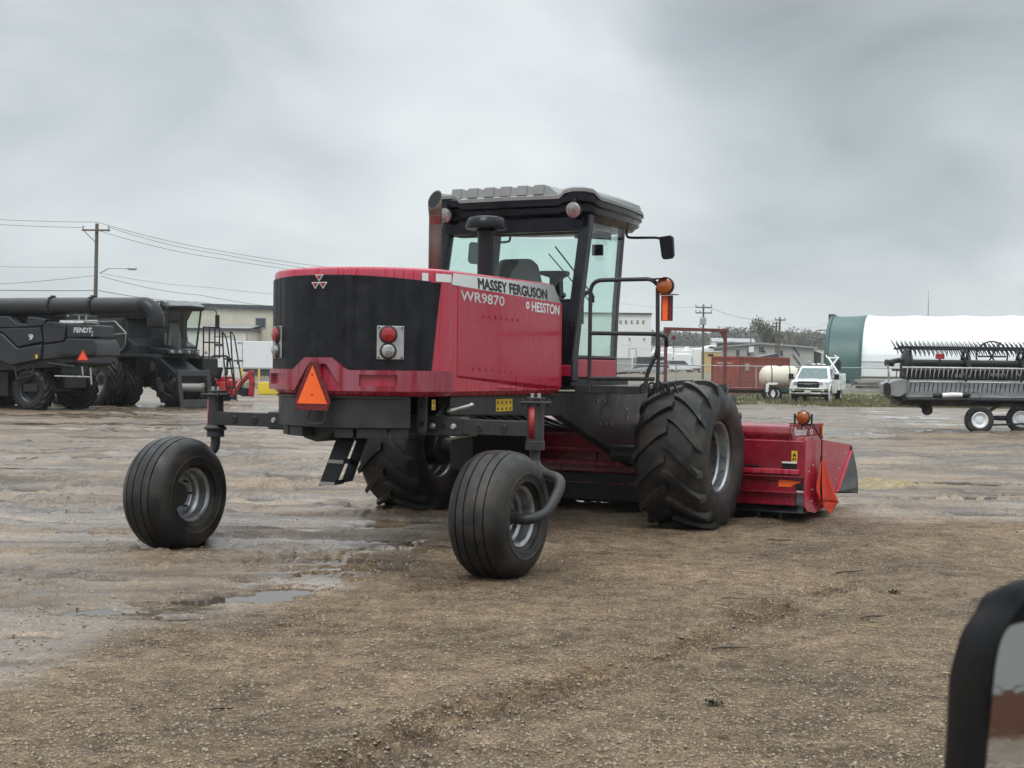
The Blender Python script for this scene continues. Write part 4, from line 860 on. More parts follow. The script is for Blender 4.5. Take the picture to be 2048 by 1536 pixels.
# ================================================================ mower header carried in front (in the windrower's own frame)
def build_header():
    T = thing('mower_header', 'wide red mower header on the ground beyond the windrower, orange flag at its end', 'header', MO, -PHI)
    rd = M['red_dark']; HW = 2.6; Y0 = .90
    q = MB(); q.prism([(Y0, .46), (Y0, .89), (1.02, .93), (1.5, .93), (1.5, .46)], -HW + .02, HW - .006, 'X'); q.build('back_sheet', rd, T, bevel=.01)
    q = MB(); q.prism([(.93, .88), (.90, .96), (.93, 1.045), (1.02, 1.065), (1.60, 1.05), (1.62, .88)], -HW + .1, HW - .14, 'X'); q.build('top_cover', rd, T, bevel=.02)
    q = MB(); q.prism([(HW - .17, .885), (HW + .004, 1.60), (HW - .17, 1.60)], .89, 1.066, 'Z'); ec = q.build('end_cap', rd, T, bevel=.006)
    q = MB(); q.bb(-HW + .02, HW - .05, .86, Y0, .535, .59); q.build('lip', M['red'], T, bevel=.01)
    for z, d in ((.505, .05), (.335, .045)):
        q = MB(); q.bb(-HW + .02, HW - .006, Y0 - d, Y0, z, z + .012); q.build('ledge', rd, T, bevel=.003)
    q = MB(); q.bb(-HW + .05, HW - .1, Y0 + .005, Y0 + .06, .20, .46); q.build('lower_beam', rd, T, bevel=.01)
    q = MB(); q.bb(-HW + .2, .75, Y0 - .02, Y0 + .5, .14, .45); q.build('roller_curtain', M['black'], T, bevel=.01)
    q = MB(); q.tube([(-1.2, .93, 1.0), (1.0, .93, .975)], .055, 14); q.build('lift_tube', M['black'], T)
    q = MB(); q.bb(-2.2, .72, Y0 - .07, Y0, .70, .725); q.build('stiffener', M['red'], T, bevel=.004)
    for x in (-1.0, -.25, .2, .7):
        q = MB(); q.prism([(Y0 - .06, .70), (Y0, .70), (Y0, .47)], x - .008, x + .008, 'X'); q.build('gusset', rd, T)
    for s in (-1, 1):
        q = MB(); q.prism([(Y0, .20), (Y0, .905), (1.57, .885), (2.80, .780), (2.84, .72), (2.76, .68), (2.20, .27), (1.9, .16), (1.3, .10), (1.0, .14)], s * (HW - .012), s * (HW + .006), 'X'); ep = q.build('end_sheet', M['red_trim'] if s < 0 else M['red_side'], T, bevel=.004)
        q = MB(); q.prism([(2.74, .70), (2.82, .72), (2.24, .28), (2.16, .27)], s * (HW + .0), s * (HW + .03), 'X'); q.build('edge_strip', M['red'], ep, bevel=.004)
        q = MB()
        for (y, z) in ((1.2, .62), (1.05, .56), (1.18, .36), (1.15, .24), (1.66, .71), (2.55, .69), (2.3, .52), (2.15, .4)): q.cyl((s * (HW + .006), y, z), (s * (HW + .014), y, z), .012, n=8)
        each(q, 'sheet_bolt', M['plate'], ep)
    q = MB(); q.prism([(.95, .12), (1.6, .10), (2.2, .16), (2.2, .22), (1.0, .2)], -HW + .1, HW - .03, 'X'); q.build('cutter_bed', M['black'], T)
    # black rubber curtain across the front, its end hanging free
    rb = pmat('rubber_curtain', (.045, .050, .048), .45, var=.25, vscale=4, bump=.08, bscale=6)
    q = MB(); rows = []
    for t in np.linspace(0, 1, 9):
        yy = 2.80 + .30 * math.sin(t * 1.75); zz = .76 - .58 * t
        rows.append([(x, yy + .012 * math.sin(x * 9 + t * 3), zz + .008 * math.sin(x * 5)) for x in np.linspace(-HW, HW + .02, 40)])
    q.loft(rows, False, False)
    for i in range(8):
        a = [(HW + .02, r[-1][1], r[-1][2]) for r in rows]; 
    n = len(q.v); e1 = [rows[i][-1] for i in range(9)]; e2 = [(HW + .012 + .012 * math.sin(i * 1.1), 2.80 - .60 * (i / 8) + .03 * math.sin(i), .74 - .52 * (i / 8) + (.05 * math.sin(i * .9) if i > 4 else 0)) for i in range(9)]
    q.loft([[e1[i], e2[i]] for i in range(9)], False, False); q.build('front_curtain', rb, T, solid=.006)
    # supports, tape, stickers and lettering
    fr = []
    for x in (2.05, 2.30):
        q = MB(); q.box((x, 1.05, .14), (.03, .06, .26)); q.build('stand_leg', M['frame'], T, bevel=.004)
    q = MB(); q.bb(2.05, 2.30, 1.02, 1.06, .17, .2); q.build('stand_bar', M['frame'], T)
    a = onM(1557, 973, Y=Y0); c = onM(1601, 961, Y=Y0); q = MB(); q.prism([(a.x, a.z), (a.x, c.z), (c.x, c.z - .012), (c.x, c.z - .025), (a.x + .17, a.z + .03), (a.x + .13, a.z)], Y0 - .004, Y0 + .002, 'Y'); q.build('orange_tape', M['orange'], T)
    a = onM(1583, 924, Y=Y0); c = onM(1595, 902, Y=Y0); q = MB(); q.bb(a.x, c.x, Y0 - .004, Y0, a.z, c.z); st = q.build('warning_sticker', M['yellow'], T)
    mid = (a + c) / 2; q = MB(); q.prism([(mid.x - .022, mid.z + .0), (mid.x + .022, mid.z + .0), (mid.x, mid.z + .042)], Y0 - .0052, Y0 - .0042, 'Y'); q.bb(mid.x - .02, mid.x - .004, Y0 - .0052, Y0 - .0042, mid.z - .045, mid.z - .012); q.bb(mid.x + .006, mid.x + .02, Y0 - .0052, Y0 - .0042, mid.z - .04, mid.z - .015); each(q, 'pictogram', M['ink'], st)
    a = onM(1564, 937, Y=Y0); c = onM(1594, 924, Y=Y0); q = MB(); q.bb(a.x, c.x, Y0 - .004, Y0, a.z, c.z); st = q.build('data_plate', M['ink'], T)
    q = MB(); q.bb(a.x, c.x, Y0 - .005, Y0 - .0042, c.z - .018, c.z); q.build('plate_header', M['white'], st)
    text('end_lettering', 'RazorBar', M['white'], ec, (HW - .17 + .174 * .14, .885 + .715 * .14, .945), (.174, .715, 0), (0, 0, 1), .27, .082, .003, shear=.25, fat=.004)
    q = MB(); q.lathe([(.018, 0), (.03, 0), (.03, .002), (.018, .002)], (HW - .17 + .174 * .64, .885 + .715 * .64, .975), (.715, -.174, 0), 16); q.build('ring_logo', M['white'], ec)
    q = MB(); q.bb(HW + .004, HW + .007, 1.54, 1.58, .93, 1.03); q.build('edge_sticker', M['yellow'], ec)
    # latch handle
    a = onM(1500, 931, Y=Y0 - .02); q = MB(); q.tube([a + V(-.1, 0, 0), a + V(.1, 0, -.002)], .012, 8); q.build('latch', M['black'], T)
    # amber beacon
    c = onM(1607, 835, Y=1.15); q = MB(); q.lathe([(.001, .05), (.06, .045), (.078, .02), (.08, -.015), (.072, -.02)], c, (0, 1, 0), 8); q.bb(c.x - .10, c.x - .085, 1.13, 1.16, 1.05, c.z + .04); q.bb(c.x + .085, c.x + .10, 1.13, 1.16, 1.05, c.z + .04); q.bb(c.x - .15, c.x + .1, 1.12, 1.17, 1.05, 1.072); bc = q.build('beacon', M['black'], T)
    q = MB(); q.lathe([(.068, .015), (.066, .035), (.04, .052), (.001, .057)], c, (0, -1, 0), 20); q.build('amber_lens', M['amber'], bc)
    # flag on a bent rod
    X = HW + .05
    P = [onM(1624, 846, X=HW - .02), onM(1644, 881, X=X), onM(1643, 912, X=X), onM(1641, 1002, X=X)]
    q = MB(); q.tube(P, .008, 8); q.tube([P[2], P[3]], .014, 8); q.build('flag_rod', M['black'], T)
    fl, Nn, Ll, out = newmat('orange_flag_cloth'); b = Nn('ShaderNodeBsdfPrincipled', i_Roughness=.7); b.inputs['Base Color'].default_value = (.85, .075, .035, 1)
    tr = Nn('ShaderNodeBsdfTranslucent'); tr.inputs[0].default_value = (.85, .10, .05, 1); mx = Nn('ShaderNodeMixShader', n_0=.35); Ll(b.outputs[0], mx.inputs[1]); Ll(tr.outputs[0], mx.inputs[2])
    tcn = Nn('ShaderNodeTexCoord'); nz = Nn('ShaderNodeTexNoise', i_Scale=14, i_Detail=3.0); Ll(tcn.outputs['Object'], nz.inputs['Vector']); bp = Nn('ShaderNodeBump', i_Strength=.25, i_Distance=.02); Ll(nz.outputs[0], bp.inputs['Height']); Ll(bp.outputs[0], b.inputs['Normal']); Ll(mx.outputs[0], out.inputs[0])
    def cloth(L0, L1, amp):               # between two edges given in pixels
        rows = []
        for i in range(13):
            t = i / 12; a = np.array([np.interp(t, np.linspace(0, 1, len(L0)), [p[k] for p in L0]) for k in (0, 1)]); c = np.array([np.interp(t, np.linspace(0, 1, len(L1)), [p[k] for p in L1]) for k in (0, 1)])
            r = []
            for j in range(9):
                w = j / 8; p = a * (1 - w) + c * w; v = onM(p[0], p[1], X=X + .012); v.x += amp * math.sin(w * 5.5 + t * 1.5) * t; r.append(v)
            rows.append(r)
        return rows
    q = MB(); q.loft(cloth([(1645, 914), (1642, 960), (1640, 1003)], [(1646, 914), (1660, 960), (1675, 1006)], .03), False, False); q.loft(cloth([(1640, 1003), (1647, 1014), (1659, 1027)], [(1675, 1006), (1669, 1016), (1661, 1027)], .01), False, False)
    q.loft(cloth([(1642, 924), (1633, 968), (1632, 984), (1638, 1000)], [(1643, 922), (1641, 960), (1640, 985), (1640, 1002)], .015), False, False); q.build('flag', fl, T, solid=.002)
build_header()
# ================================================================ black combine harvesters at the left
M['cbody'] = pmat('matt_anthracite_panel', (.014, .016, .021), .42, var=.15, vscale=2, rvar=.1, dirt=(.06, .06, .06), dirt_amt=.4)
M['cdark'] = pmat('combine_dark_works', (.010, .011, .013), .5, var=.4, vscale=3, bump=.1)
M['brow_highlight'] = pmat('pale_roof_highlight', (.12, .125, .13), .3, .2, var=.3, vscale=3)  # paler grey puts the highlight on the cab roof's front into colour
M['csteel'] = pmat('galvanised_part', (.42, .42, .40), .3, .7, var=.2)
def big_wheel(T, F, loc, R_, w, n=18, rimmat='rim', dish=1, tyre='rubber_dark'):
    hb = MB(); hb.lathe([(.001, .05 * dish), (.18, .05 * dish), (.22, -.02 * dish), (.001, -.04 * dish)], loc, (0, 1, 0), 20); wh = hb.build('wheel', M['hubdark'], T)
    t = farm_tyre(R_, w, R_ * .53, n, R_ * .075, .55, .05)
    t.v = [(y_ * 1.0, x_, z_) for x_, y_, z_ in t.v]; t.v = [(v[0] + loc[0], v[1] + loc[1], v[2] + loc[2]) for v in t.v]; t.build('tyre', M[tyre], wh, ang=30)
    r = R_ * .54; q = MB()
    for sd in (-1, 1): q.lathe([(r, w * .40), (r + .03, w * .43), (r, w * .44), (r - .04, w * .38), (r - .05, w * .2), (r - .09, w * .12), (r - .11, -.02), (.2, -.03)], loc, (0, sd, 0), 40)
    q.build('rim', M[rimmat], wh, ang=24)
    return wh
def smv(T, c, n, s, name='warning_triangle'):
    n = Vector(n).normalized(); u = Vector((0, 0, 1)); r = u.cross(n)
    def P(pts, o): return [Vector(c) + r * (x * s) + u * (z * s) + n * o for x, z in pts]
    q = MB(); pts = [(-.09, 1), (.09, 1), (.55, .08), (.46, -.1), (-.46, -.1), (-.55, .08)]; q.loft([P(pts, 0), P(pts, .012)]); t = q.build(name, M['maroon'], T)
    q = MB(); pts = [(0, .9), (.44, .06), (-.44, .06)]; q.loft([P(pts, .013), P(pts, .016)]); q.build('triangle_face', M['orange_hot'], t)
M['orange_hot'] = pmat('fluorescent_orange', (.9, .085, .04), .4, var=.05)
def combine_a():
    F = Frame(gpt(112, 820), 160); T = F.thing('combine_harvester', 'black combine harvester at the left edge with a long unloading tube folded back along it', 'combine', 'black combine harvesters')
    Ys = 1.45
    core = MB(); core.prism([(-1.2, 1.5), (-1.25, 2.6), (-.4, 2.85), (7, 2.9), (7, 1.2), (.5, 1.35)], -1.3, 1.3, 'Y'); core.bb(-.8, 6.8, -.6, .6, .75, 1.4); core.bb(-.3, .3, -1.35, 1.35, .62, .9); core.bb(1.2, 2.6, -1.2, 1.0, .45, 1.3); core.build('chassis', M['cdark'], T, bevel=.04)
    def panel(nm, pts, y0, y1, mat='cbody', bev=.05):
        q = MB(); q.prism(F.poly(pts, Ys), y0, y1, 'Y'); return q.build(nm, M[mat], T, bevel=bev)
    panel('roof_cover', [(-90, 629), (16, 632), (33, 646), (50, 648), (54, 632), (92, 638), (86, 652), (40, 656), (-90, 656)], 1.1, 1.42)
    panel('upper_panel', [(-90, 661), (10, 657), (82, 655), (87, 683), (62, 688), (38, 694), (8, 664), (-90, 664)], 1.28, 1.50)
    panel('side_skirt', [(-90, 668), (6, 667), (37, 697), (86, 689), (83, 719), (24, 731), (-90, 688)], 1.25, 1.52)
    panel('rear_quarter', [(86, 655), (96, 642), (131, 646), (134, 652), (129, 682), (89, 687)], 1.25, 1.50)
    panel('lamp_recess', [(99, 643), (128, 649), (133, 656), (92, 655)], 1.4, 1.515, 'ink', .01)
    pn = panel('rear_hood', [(133, 647), (186, 650), (189, 675), (133, 676)], .3, 1.46)
    panel('rear_skirt', [(88, 690), (129, 684), (134, 676), (188, 678), (194, 690), (196, 712), (120, 716), (85, 720)], .2, 1.49)
    panel('rear_step', [(120, 703), (192, 704), (192, 709), (118, 710)], 1.0, 1.62, 'cdark', .01)
    # rear face of the machine
    q = MB(); q.loft([[(-1.1, -1.3, 1.5), (-1.1, 1.3, 1.5), (-1.1, 1.3, 2.3), (-1.1, -1.3, 2.3)], [(-1.42, -1.2, 1.6), (-1.42, 1.35, 1.6), (-1.36, 1.3, 2.5), (-1.36, -1.2, 2.5)]]); q.build('rear_door', M['cbody'], T, bevel=.04)
    a = F.on(147, 665, Y=1.47); c = F.on(184, 655, Y=1.47)
    text('side_lettering', 'FENDT', M['silver'], pn, (a.x, 1.463, a.z), (-1, 0, -.01), (0, 0, 1), abs(a.x - c.x), abs(c.z - a.z), .003, bold=.03, shear=.1)
    a = F.on(182, 672, Y=1.47); text('unit_number', '2', M['silver'], pn, (a.x, 1.463, a.z), (-1, 0, 0), (0, 0, 1), .08, .16, .003)
    a = F.on(57, 680, Y=1.5); text('series_number', '9', M['silver'], T, (a.x, 1.502, a.z), (-1, 0, 0), (0, 0, 1), .19, .20, .003, bold=.03)
    q = MB(); a = F.on(73, 717, Y=1.52); q.bb(a.x - .04, a.x + .04, 1.52, 1.524, a.z, a.z + .13); q.build('sticker', M['yellow'], T)
    # top works: silencer, guard rail, covers under the tube
    a = F.on(112, 629, Y=.9); q = MB(); q.tube([(a.x, .9, a.z), (a.x - .48, .9, a.z)], [.07, .085], 14); q.build('silencer', M['csteel'], T)
    q = MB(); a = F.on(134, 645, Y=.9); q.loft([[(a.x, .5, a.z - .05), (a.x, 1.35, a.z - .05), (a.x, 1.3, a.z + .07), (a.x, .5, a.z + .1)], [(a.x - .95, .5, a.z - .05), (a.x - .95, 1.35, a.z - .05), (a.x - .95, 1.3, a.z + .06), (a.x - .95, .5, a.z + .1)]]); q.build('chrome_cover', M['csteel'], T, bevel=.03)
    q = MB()
    for u in (158, 172): b = F.on(u, 640, Y=.9); q.bb(b.x - .025, b.x + .025, .88, .92, b.z - .15, b.z + .25)
    each(q, 'tube_support', M['csteel'], T)
    q = MB(); q.bb(-1.0, 7.0, -.9, .9, 2.85, 3.25); q.build('engine_deck', M['cdark'], T, bevel=.05)
    # unloading tube
    t0 = F.on(-60, 614, Y=1.1); t1 = F.on(283, 611, Y=1.1)
    q = MB(); q.tube([t0, t0.lerp(t1, .6), t1], [.30, .285, .265], 28, False); tb = q.build('unloading_tube', M['cbody'], T)
    q = MB(); d = (t1 - t0).normalized()
    q.tube(smooth_path([t1, t1 + d * .22 + V(0, 0, -.02), t1 + d * .42 + V(0, 0, -.16), t1 + d * .54 + V(0, 0, -.42), t1 + d * .56 + V(0, 0, -.72)], 5), [.268] * 5 + [.27] * 5 + [.275] * 5 + [.28] * 5 + [.27], 24, False); q.build('tube_spout', M['black'], T, solid=.01)
    for u, wd in ((187, .05), (106, .025)):
        c = F.on(u, 611, Y=1.1); q = MB(); q.cyl(c - d * wd, c + d * wd, .315, n=28)
        for i in range(14):
            an = i * .45; e = V(0, math.cos(an), math.sin(an)) * .325; q.cyl(c + e - d * (wd + .02), c + e + d * (wd + .02), .018, n=6)
        q.build('tube_flange', M['cdark'], tb)
    # tow bar, guard frame, step and triangle at the back
    q = MB(); q.tube(round_path([F.on(96, 725, Y=1.4), F.on(102, 727, Y=1.4), F.on(150, 733, Y=1.4)], .1), .045, 8); q.build('guard_tube', M['cbody'], T)
    q = MB(); q.tube(round_path([F.on(29, 733, Y=1.5), F.on(34, 758, Y=1.5), F.on(65, 751, Y=1.5), F.on(65, 729, Y=1.5)], .05), .022, 6); q.tube([F.on(29, 743, Y=1.5), F.on(60, 730, Y=1.5)], .02, 6); q.build('step_frame', M['cbody'], T)
    q = MB(); q.bb(-1.9, -1.1, .8, 1.2, 1.25, 1.55); q.build('hitch_box', M['cdark'], T, bevel=.02)
    q = MB(); a = F.on(110, 752, Y=1.3); b = F.on(183, 754, Y=1.3); q.tube([a, b], .03, 8); q.build('light_bar', M['csteel'], T)
    for u in (164, 181):
        q = MB(); q.tube([F.on(u, 733 + (u > 170) * 2, Y=1.3), F.on(u + 2, 751 + (u > 170) * 18, Y=1.3)], .03, 8); q.build('support_post', M['csteel'], T)
    smv(T, F.on(166, 721, Y=1.66), (-.35, 1, 0), .36)
    for sy in (1, -1): big_wheel(T, F, (0, sy * 1.15, .70), .74, .55, 16, 'cbody')
    for y in (1.25, 1.95, -1.25, -1.95): big_wheel(T, F, (3.85, y, .98), 1.02, .62, 20)
combine_a()
def combine_b():
    F = Frame(gpt(203, 815), -40.5); o = F.w(0, 2.05); F = Frame(o, -40.5)
    T = F.thing('combine_harvester', 'black combine harvester with its glass cab and empty feeder house facing right', 'combine', 'black combine harvesters')
    q = MB(); q.prism([(-5.5, 1.5), (-5.5, 3.0), (-3.5, 3.3), (.4, 3.3), (.6, 2.5), (1.1, 2.3), (1.1, 1.2), (-4, 1.1)], -1.35, 1.35, 'Y'); q.bb(-4.5, 1.4, -.7, .7, .8, 1.4); q.bb(-.25, .25, -1.9, 1.9, .75, 1.15); q.build('chassis', M['cdark'], T, bevel=.05)
    q = MB(); q.prism([(-5.4, 1.9), (-5.4, 2.95), (-3.4, 3.1), (-.9, 3.1), (-.75, 2.2), (-1.2, 1.85)], -1.58, -1.3, 'Y'); sp = q.build('side_panel', M['cbody'], T, bevel=.05)
    q = MB(); q.prism([(-.85, 2.1), (-.9, 3.25), (.4, 3.25), (.55, 2.1)], -1.5, -1.2, 'Y'); q.build('ladder_bay_panel', M['cdark'], T, bevel=.03)
    q = MB(); q.loft([[(-4.8, -1.3, 3.25), (.6, -1.3, 3.25), (.6, 1.3, 3.25), (-4.8, 1.3, 3.25)], [(-5.0, -1.55, 3.72), (.7, -1.5, 3.72), (.7, 1.5, 3.72), (-5.0, 1.55, 3.72)]]); q.build('grain_tank', M['cdark'], T, bevel=.03)
    q = MB(); q.loft([[(-5.0, -1.58, 3.72), (.7, -1.55, 3.72), (.7, 1.5, 3.72), (-5.0, 1.55, 3.72)], [(-4.6, -1.2, 3.86), (.2, -1.2, 3.80), (.2, 1.2, 3.80), (-4.6, 1.2, 3.86)]]); q.build('tank_cover', M['black'], T, bevel=.03)
    text('side_lettering', 'IDEAL', M['silver'], sp, (-2.5, -1.583, 2.38), (1, 0, -.06), (0, 0, 1), 1.35, .17, .003, bold=.01)
    q = MB(); q.prism([(-3.2, 2.22), (-.9, 2.10), (-.9, 2.13), (-3.2, 2.26)], -1.59, -1.575, 'Y'); q.build('trim_line', M['silver'], sp)
    # cab
    before = set(bpy.data.objects)
    q = MB(); q.bb(.95, 1.35, -.95, .95, 1.95, 2.55); q.bb(.95, 1.2, -.95, -.82, 2.55, 3.55); q.bb(.95, 1.2, .82, .95, 2.55, 3.55); q.build('cab_rear', M['cdark'], T, bevel=.03)
    q = MB(); q.loft([[(1.1, -1.0, 2.02), (2.75, -.85, 1.98), (2.85, 0, 1.98), (2.75, .85, 1.98), (1.1, 1.0, 2.02)], [(1.1, -1.05, 2.22), (2.7, -.9, 2.16), (2.8, 0, 2.16), (2.7, .9, 2.16), (1.1, 1.05, 2.22)]]); q.build('cab_base', M['cbody'], T, bevel=.03)
    q = MB(); q.loft([[(1.3, -.92, 2.2), (2.50, -.80, 2.16), (2.62, 0, 2.16), (2.50, .80, 2.16), (1.3, .92, 2.2)], [(1.3, -.98, 3.6), (2.80, -.86, 3.6), (2.98, 0, 3.6), (2.80, .86, 3.6), (1.3, .98, 3.6)]], cap=False); q.build('cab_windows', M['glass'], T)
    for (x0, y0, x1, y1) in ((1.32, -.93, 1.30, -.99), (2.50, -.81, 2.80, -.87), (2.5, .81, 2.8, .87), (1.32, .93, 1.3, .99)):
        q = MB(); q.tube([(x0, y0, 2.18), (x1, y1, 3.6)], .05, 8); q.build('cab_pillar', M['cdark'], T)
    q = MB(); q.loft([[(1.0, -1.02, 3.58), (2.95, -.92, 3.58), (3.1, 0, 3.58), (2.95, .92, 3.58), (1.0, 1.02, 3.58)], [(.95, -1.1, 3.72), (3.05, -1.0, 3.70), (3.3, 0, 3.72), (3.05, 1.0, 3.70), (.95, 1.1, 3.72)]]); cr = q.build('cab_roof_base', M['cdark'], T, bevel=.03)
    q = MB(); q.loft([[(.95, -1.1, 3.72), (3.05, -1.0, 3.70), (3.3, 0, 3.72), (3.05, 1.0, 3.70), (.95, 1.1, 3.72)], [(1.0, -.9, 3.90), (2.7, -.8, 3.88), (2.9, 0, 3.9), (2.7, .8, 3.88), (1.0, .9, 3.90)]]); q.build('cab_roof', M['cbody'], T, bevel=.04)
    q = MB(); q.loft([[(2.2, -.95, 3.72), (3.05, -1.0, 3.71), (3.3, 0, 3.73), (3.05, 1.0, 3.71), (2.2, .95, 3.72)], [(2.2, -.8, 3.91), (2.72, -.8, 3.90), (2.92, 0, 3.92), (2.72, .8, 3.90), (2.2, .8, 3.91)]]); q.build('highlight_brow', M['brow_highlight'], T, bevel=.04)  # roof front in the paler grey that imitates its highlight
    q = MB(); q.loft([[(1.2, -1.1, 3.68), (2.5, -1.06, 3.68), (2.3, -1.08, 3.9), (1.5, -1.1, 3.9)], [(1.2, -.9, 3.68), (2.5, -.9, 3.68), (2.3, -.9, 3.92), (1.5, -.9, 3.92)]]); q.build('lamp_pod', M['black'], cr, bevel=.03)
    q = MB()
    for x in (1.45, 1.72, 1.99, 2.24): q.lathe([(.075, 0), (.07, .02), (.001, .03)], (x, -1.10, 3.79), (0, -1, 0), 12)
    each(q, 'roof_lamp', M['lens'], cr)
    q = MB(); q.loft([[(1.7, -.2, 2.2), (2.1, -.2, 2.2), (2.1, .25, 2.2), (1.7, .25, 2.2)], [(1.55, -.2, 3.1), (1.7, -.2, 3.1), (1.7, .25, 3.1), (1.55, .25, 3.1)]]); q.bb(2.2, 2.3, -.1, .1, 2.1, 2.8); q.bb(1.7, 2.2, -.5, -.35, 2.3, 2.75); q.build('cab_seat', M['seat'], T, bevel=.05)
    q = MB(); q.tube([(2.8, -.5, 3.3), (2.62, -.1, 2.7)], .012, 6); q.tube([(2.85, -.4, 3.4), (2.68, -.05, 2.75)], .012, 6); q.build('wiper', M['black'], T)
    for s in (-1, 1):
        q = MB(); q.tube(round_path([(2.9, s * .9, 3.66), (3.35, s * 1.35, 3.64), (3.38, s * 1.42, 3.45)], .08), .022, 6); mm = q.build('mirror_arm', M['black'], T)
        q = MB(); q.box((3.38, s * 1.44, 3.2), (.08, .24, .52)); q.build('mirror_head', M['black'], mm, bevel=.03)
    for ob in set(bpy.data.objects) - before:      # the cab is narrower than the body behind it
        if ob.type == 'MESH':
            for v in ob.data.vertices: v.co.x = 1.0 + (v.co.x - 1.0) * .66; v.co.y *= .80
    # walkway and rails on the near side
    q = MB(); q.bb(-.85, 2.2, -1.75, -1.0, 1.86, 1.96); q.build('walkway', M['cdark'], T, bevel=.01)
    q = MB(); g = .025
    q.tube(round_path([(-.75, -1.72, 1.95), (-.75, -1.72, 3.15), (.3, -1.72, 3.15), (1.0, -1.72, 2.72), (.95, -1.72, 2.3), (.75, -1.72, 2.1)], .06), g, 6); q.tube([(-.75, -1.72, 2.62), (1.0, -1.72, 2.70)], g, 6); q.tube([(-.75, -1.72, 2.05), (.75, -1.72, 2.1)], g, 6); q.build('guard_rail', M['steel'], T)
    q = MB()
    for x, z in ((-.45, 1.85), (-.33, 1.85)): q.ball((x, -1.8, z), .06, 10, 6)
    each(q, 'marker_lamp', M['lens'], T)
    q = MB(); q.bb(-.5, -.1, -1.8, -1.76, 1.62, 1.72); q.build('number_sticker', M['yellow'], T)
    q = MB(); q.bb(.05, .38, -2.12, -2.08, 1.52, 1.60); q.build('amber_marker', M['amber'], T); q = MB(); q.ball((.0, -2.1, 1.46), .07, 10, 6); q.build('red_marker', M['redlens'], T); q = MB(); q.ball((.16, -2.12, 1.44), .06, 10, 6); q.build('white_marker', M['lens'], T)
    # front lamps under the cab
    q = MB()
    for y in (-.95, -.62, -.3, .1, .45): q.lathe([(.065, 0), (.06, .03), (.001, .04)], (2.72 if abs(y) > .6 else 2.82, y, 2.05), (1, 0, 0), 12)
    each(q, 'work_lamp', M['lens'], T)
    before = set(bpy.data.objects)
    # feeder house with its open front frame, drive pulleys
    q = MB(); q.loft([[(.9, -.85, 1.15), (.9, .85, 1.15), (.9, .85, 1.95), (.9, -.85, 1.95)], [(3.05, -.82, .55), (3.05, .82, .55), (3.15, .82, 1.30), (3.15, -.82, 1.30)]]); q.build('feeder_house', M['cdark'], T, bevel=.03)
    q = MB(); fx = 3.2
    for (y0, y1, z0, z1) in ((-.98, -.76, .0, 1.42), (.76, .98, .0, 1.42)): q.loft([[(fx + (z1 - z) * -.0 + (.35 - z * .25), y, z) for y, z in ((y0, z0), (y1, z0), (y1, z1), (y0, z1))], [(fx + .14 + (.35 - z * .25), y, z) for y, z in ((y0, z0), (y1, z0), (y1, z1), (y0, z1))]])
    for (z0, z1) in ((.04, .34), (1.18, 1.40)): q.loft([[(fx + .02 + (.35 - z * .25), y, z) for y, z in ((-.77, z0), (.77, z0), (.77, z1), (-.77, z1))], [(fx + .12 + (.35 - z * .25), y, z) for y, z in ((-.77, z0), (.77, z0), (.77, z1), (-.77, z1))]])
    q.build('feeder_frame', M['frame'], T, bevel=.02)
    q = MB(); q.tube([(3.15, -.75, .78), (3.15, .75, .78)], .16, 16); q.build('feed_drum', M['steel'], T)
    for (x, z, r) in ((1.25, 1.5, .17), (1.75, .98, .16), (2.0, .75, .18), (2.6, 1.2, .1)):
        q = MB(); q.cyl((x, -.86, z), (x, -.98, z), r, n=20); q.lathe([(r * .8, .125), (r * .3, .14)], (x, -.86, z), (0, -1, 0), 20); q.build('drive_pulley', M['hubdark'] if r < .12 else M['steel'], T)
    q = MB(); q.prism([(1.0, 1.9), (1.5, 1.75), (3.2, 1.1), (3.2, 1.32), (1.7, 1.95)], -1.0, -.86, 'Y'); q.build('drive_guard', M['cbody'], T, bevel=.02)
    q = MB(); q.tube([(1.3, -.95, .75), (2.9, -.95, .42)], .07, 10); q.build('lift_cylinder', M['cdark'], T)
    q = MB()
    for i in range(6): q.tube(smooth_path([(2.2 + .1 * i, -.95, 1.0), (2.5 + .12 * i, -1.05, .85 + .05 * i), (2.7 + .12 * i, -1.0, .7 + .06 * i), (3.1, -.98, .62 + .1 * i)], 4), .022, 6)
    each(q, 'hose', M['black'], T)
    for ob in set(bpy.data.objects) - before:
        if ob.type == 'MESH':
            for v in ob.data.vertices: v.co.x = .9 + (v.co.x - .9) * .74; v.co.y *= .74
    # far side: ladder, cage and handrails
    q = MB(); g = .028
    for y in (1.35, 1.62, 1.88, 2.1): q.tube([(1.5, y, 1.85), (1.42, y + .06, 3.05)], g, 6)
    for z in (1.9, 2.45, 3.02): q.tube([(1.48, 1.35, z), (1.44, 2.15, z)], g, 6)
    q.build('platform_rail', M['cdark'], T)
    q = MB()
    for s_ in (0, .5):
        q.tube(round_path([(2.0 + s_, 2.15, .25), (1.75 + s_, 2.1, 1.9), (1.65 + s_, 2.1, 2.9), (1.85 + s_, 2.12, 2.7), (2.25 + s_, 2.2, .9)], .1), g, 6)
    for i in range(5): q.tube([(1.95 - i * .06, 2.14, .4 + .36 * i), (2.45 - i * .06, 2.14, .4 + .36 * i)], .035, 6)
    q.build('ladder', M['cdark'], T)
    q = MB(); q.bb(1.2, 2.2, .8, 1.5, 1.2, 1.85); q.build('tool_box', M['cdark'], T, bevel=.03)
    for y in (-2.05, -1.22, 1.22, 2.05): big_wheel(T, F, (0, y, 1.0), 1.04, .64, 17, 'plate', 1, 'rubber')
    for y in (-1.2, 1.2): big_wheel(T, F, (-4.2, y, .75), .78, .5, 16)
combine_b()
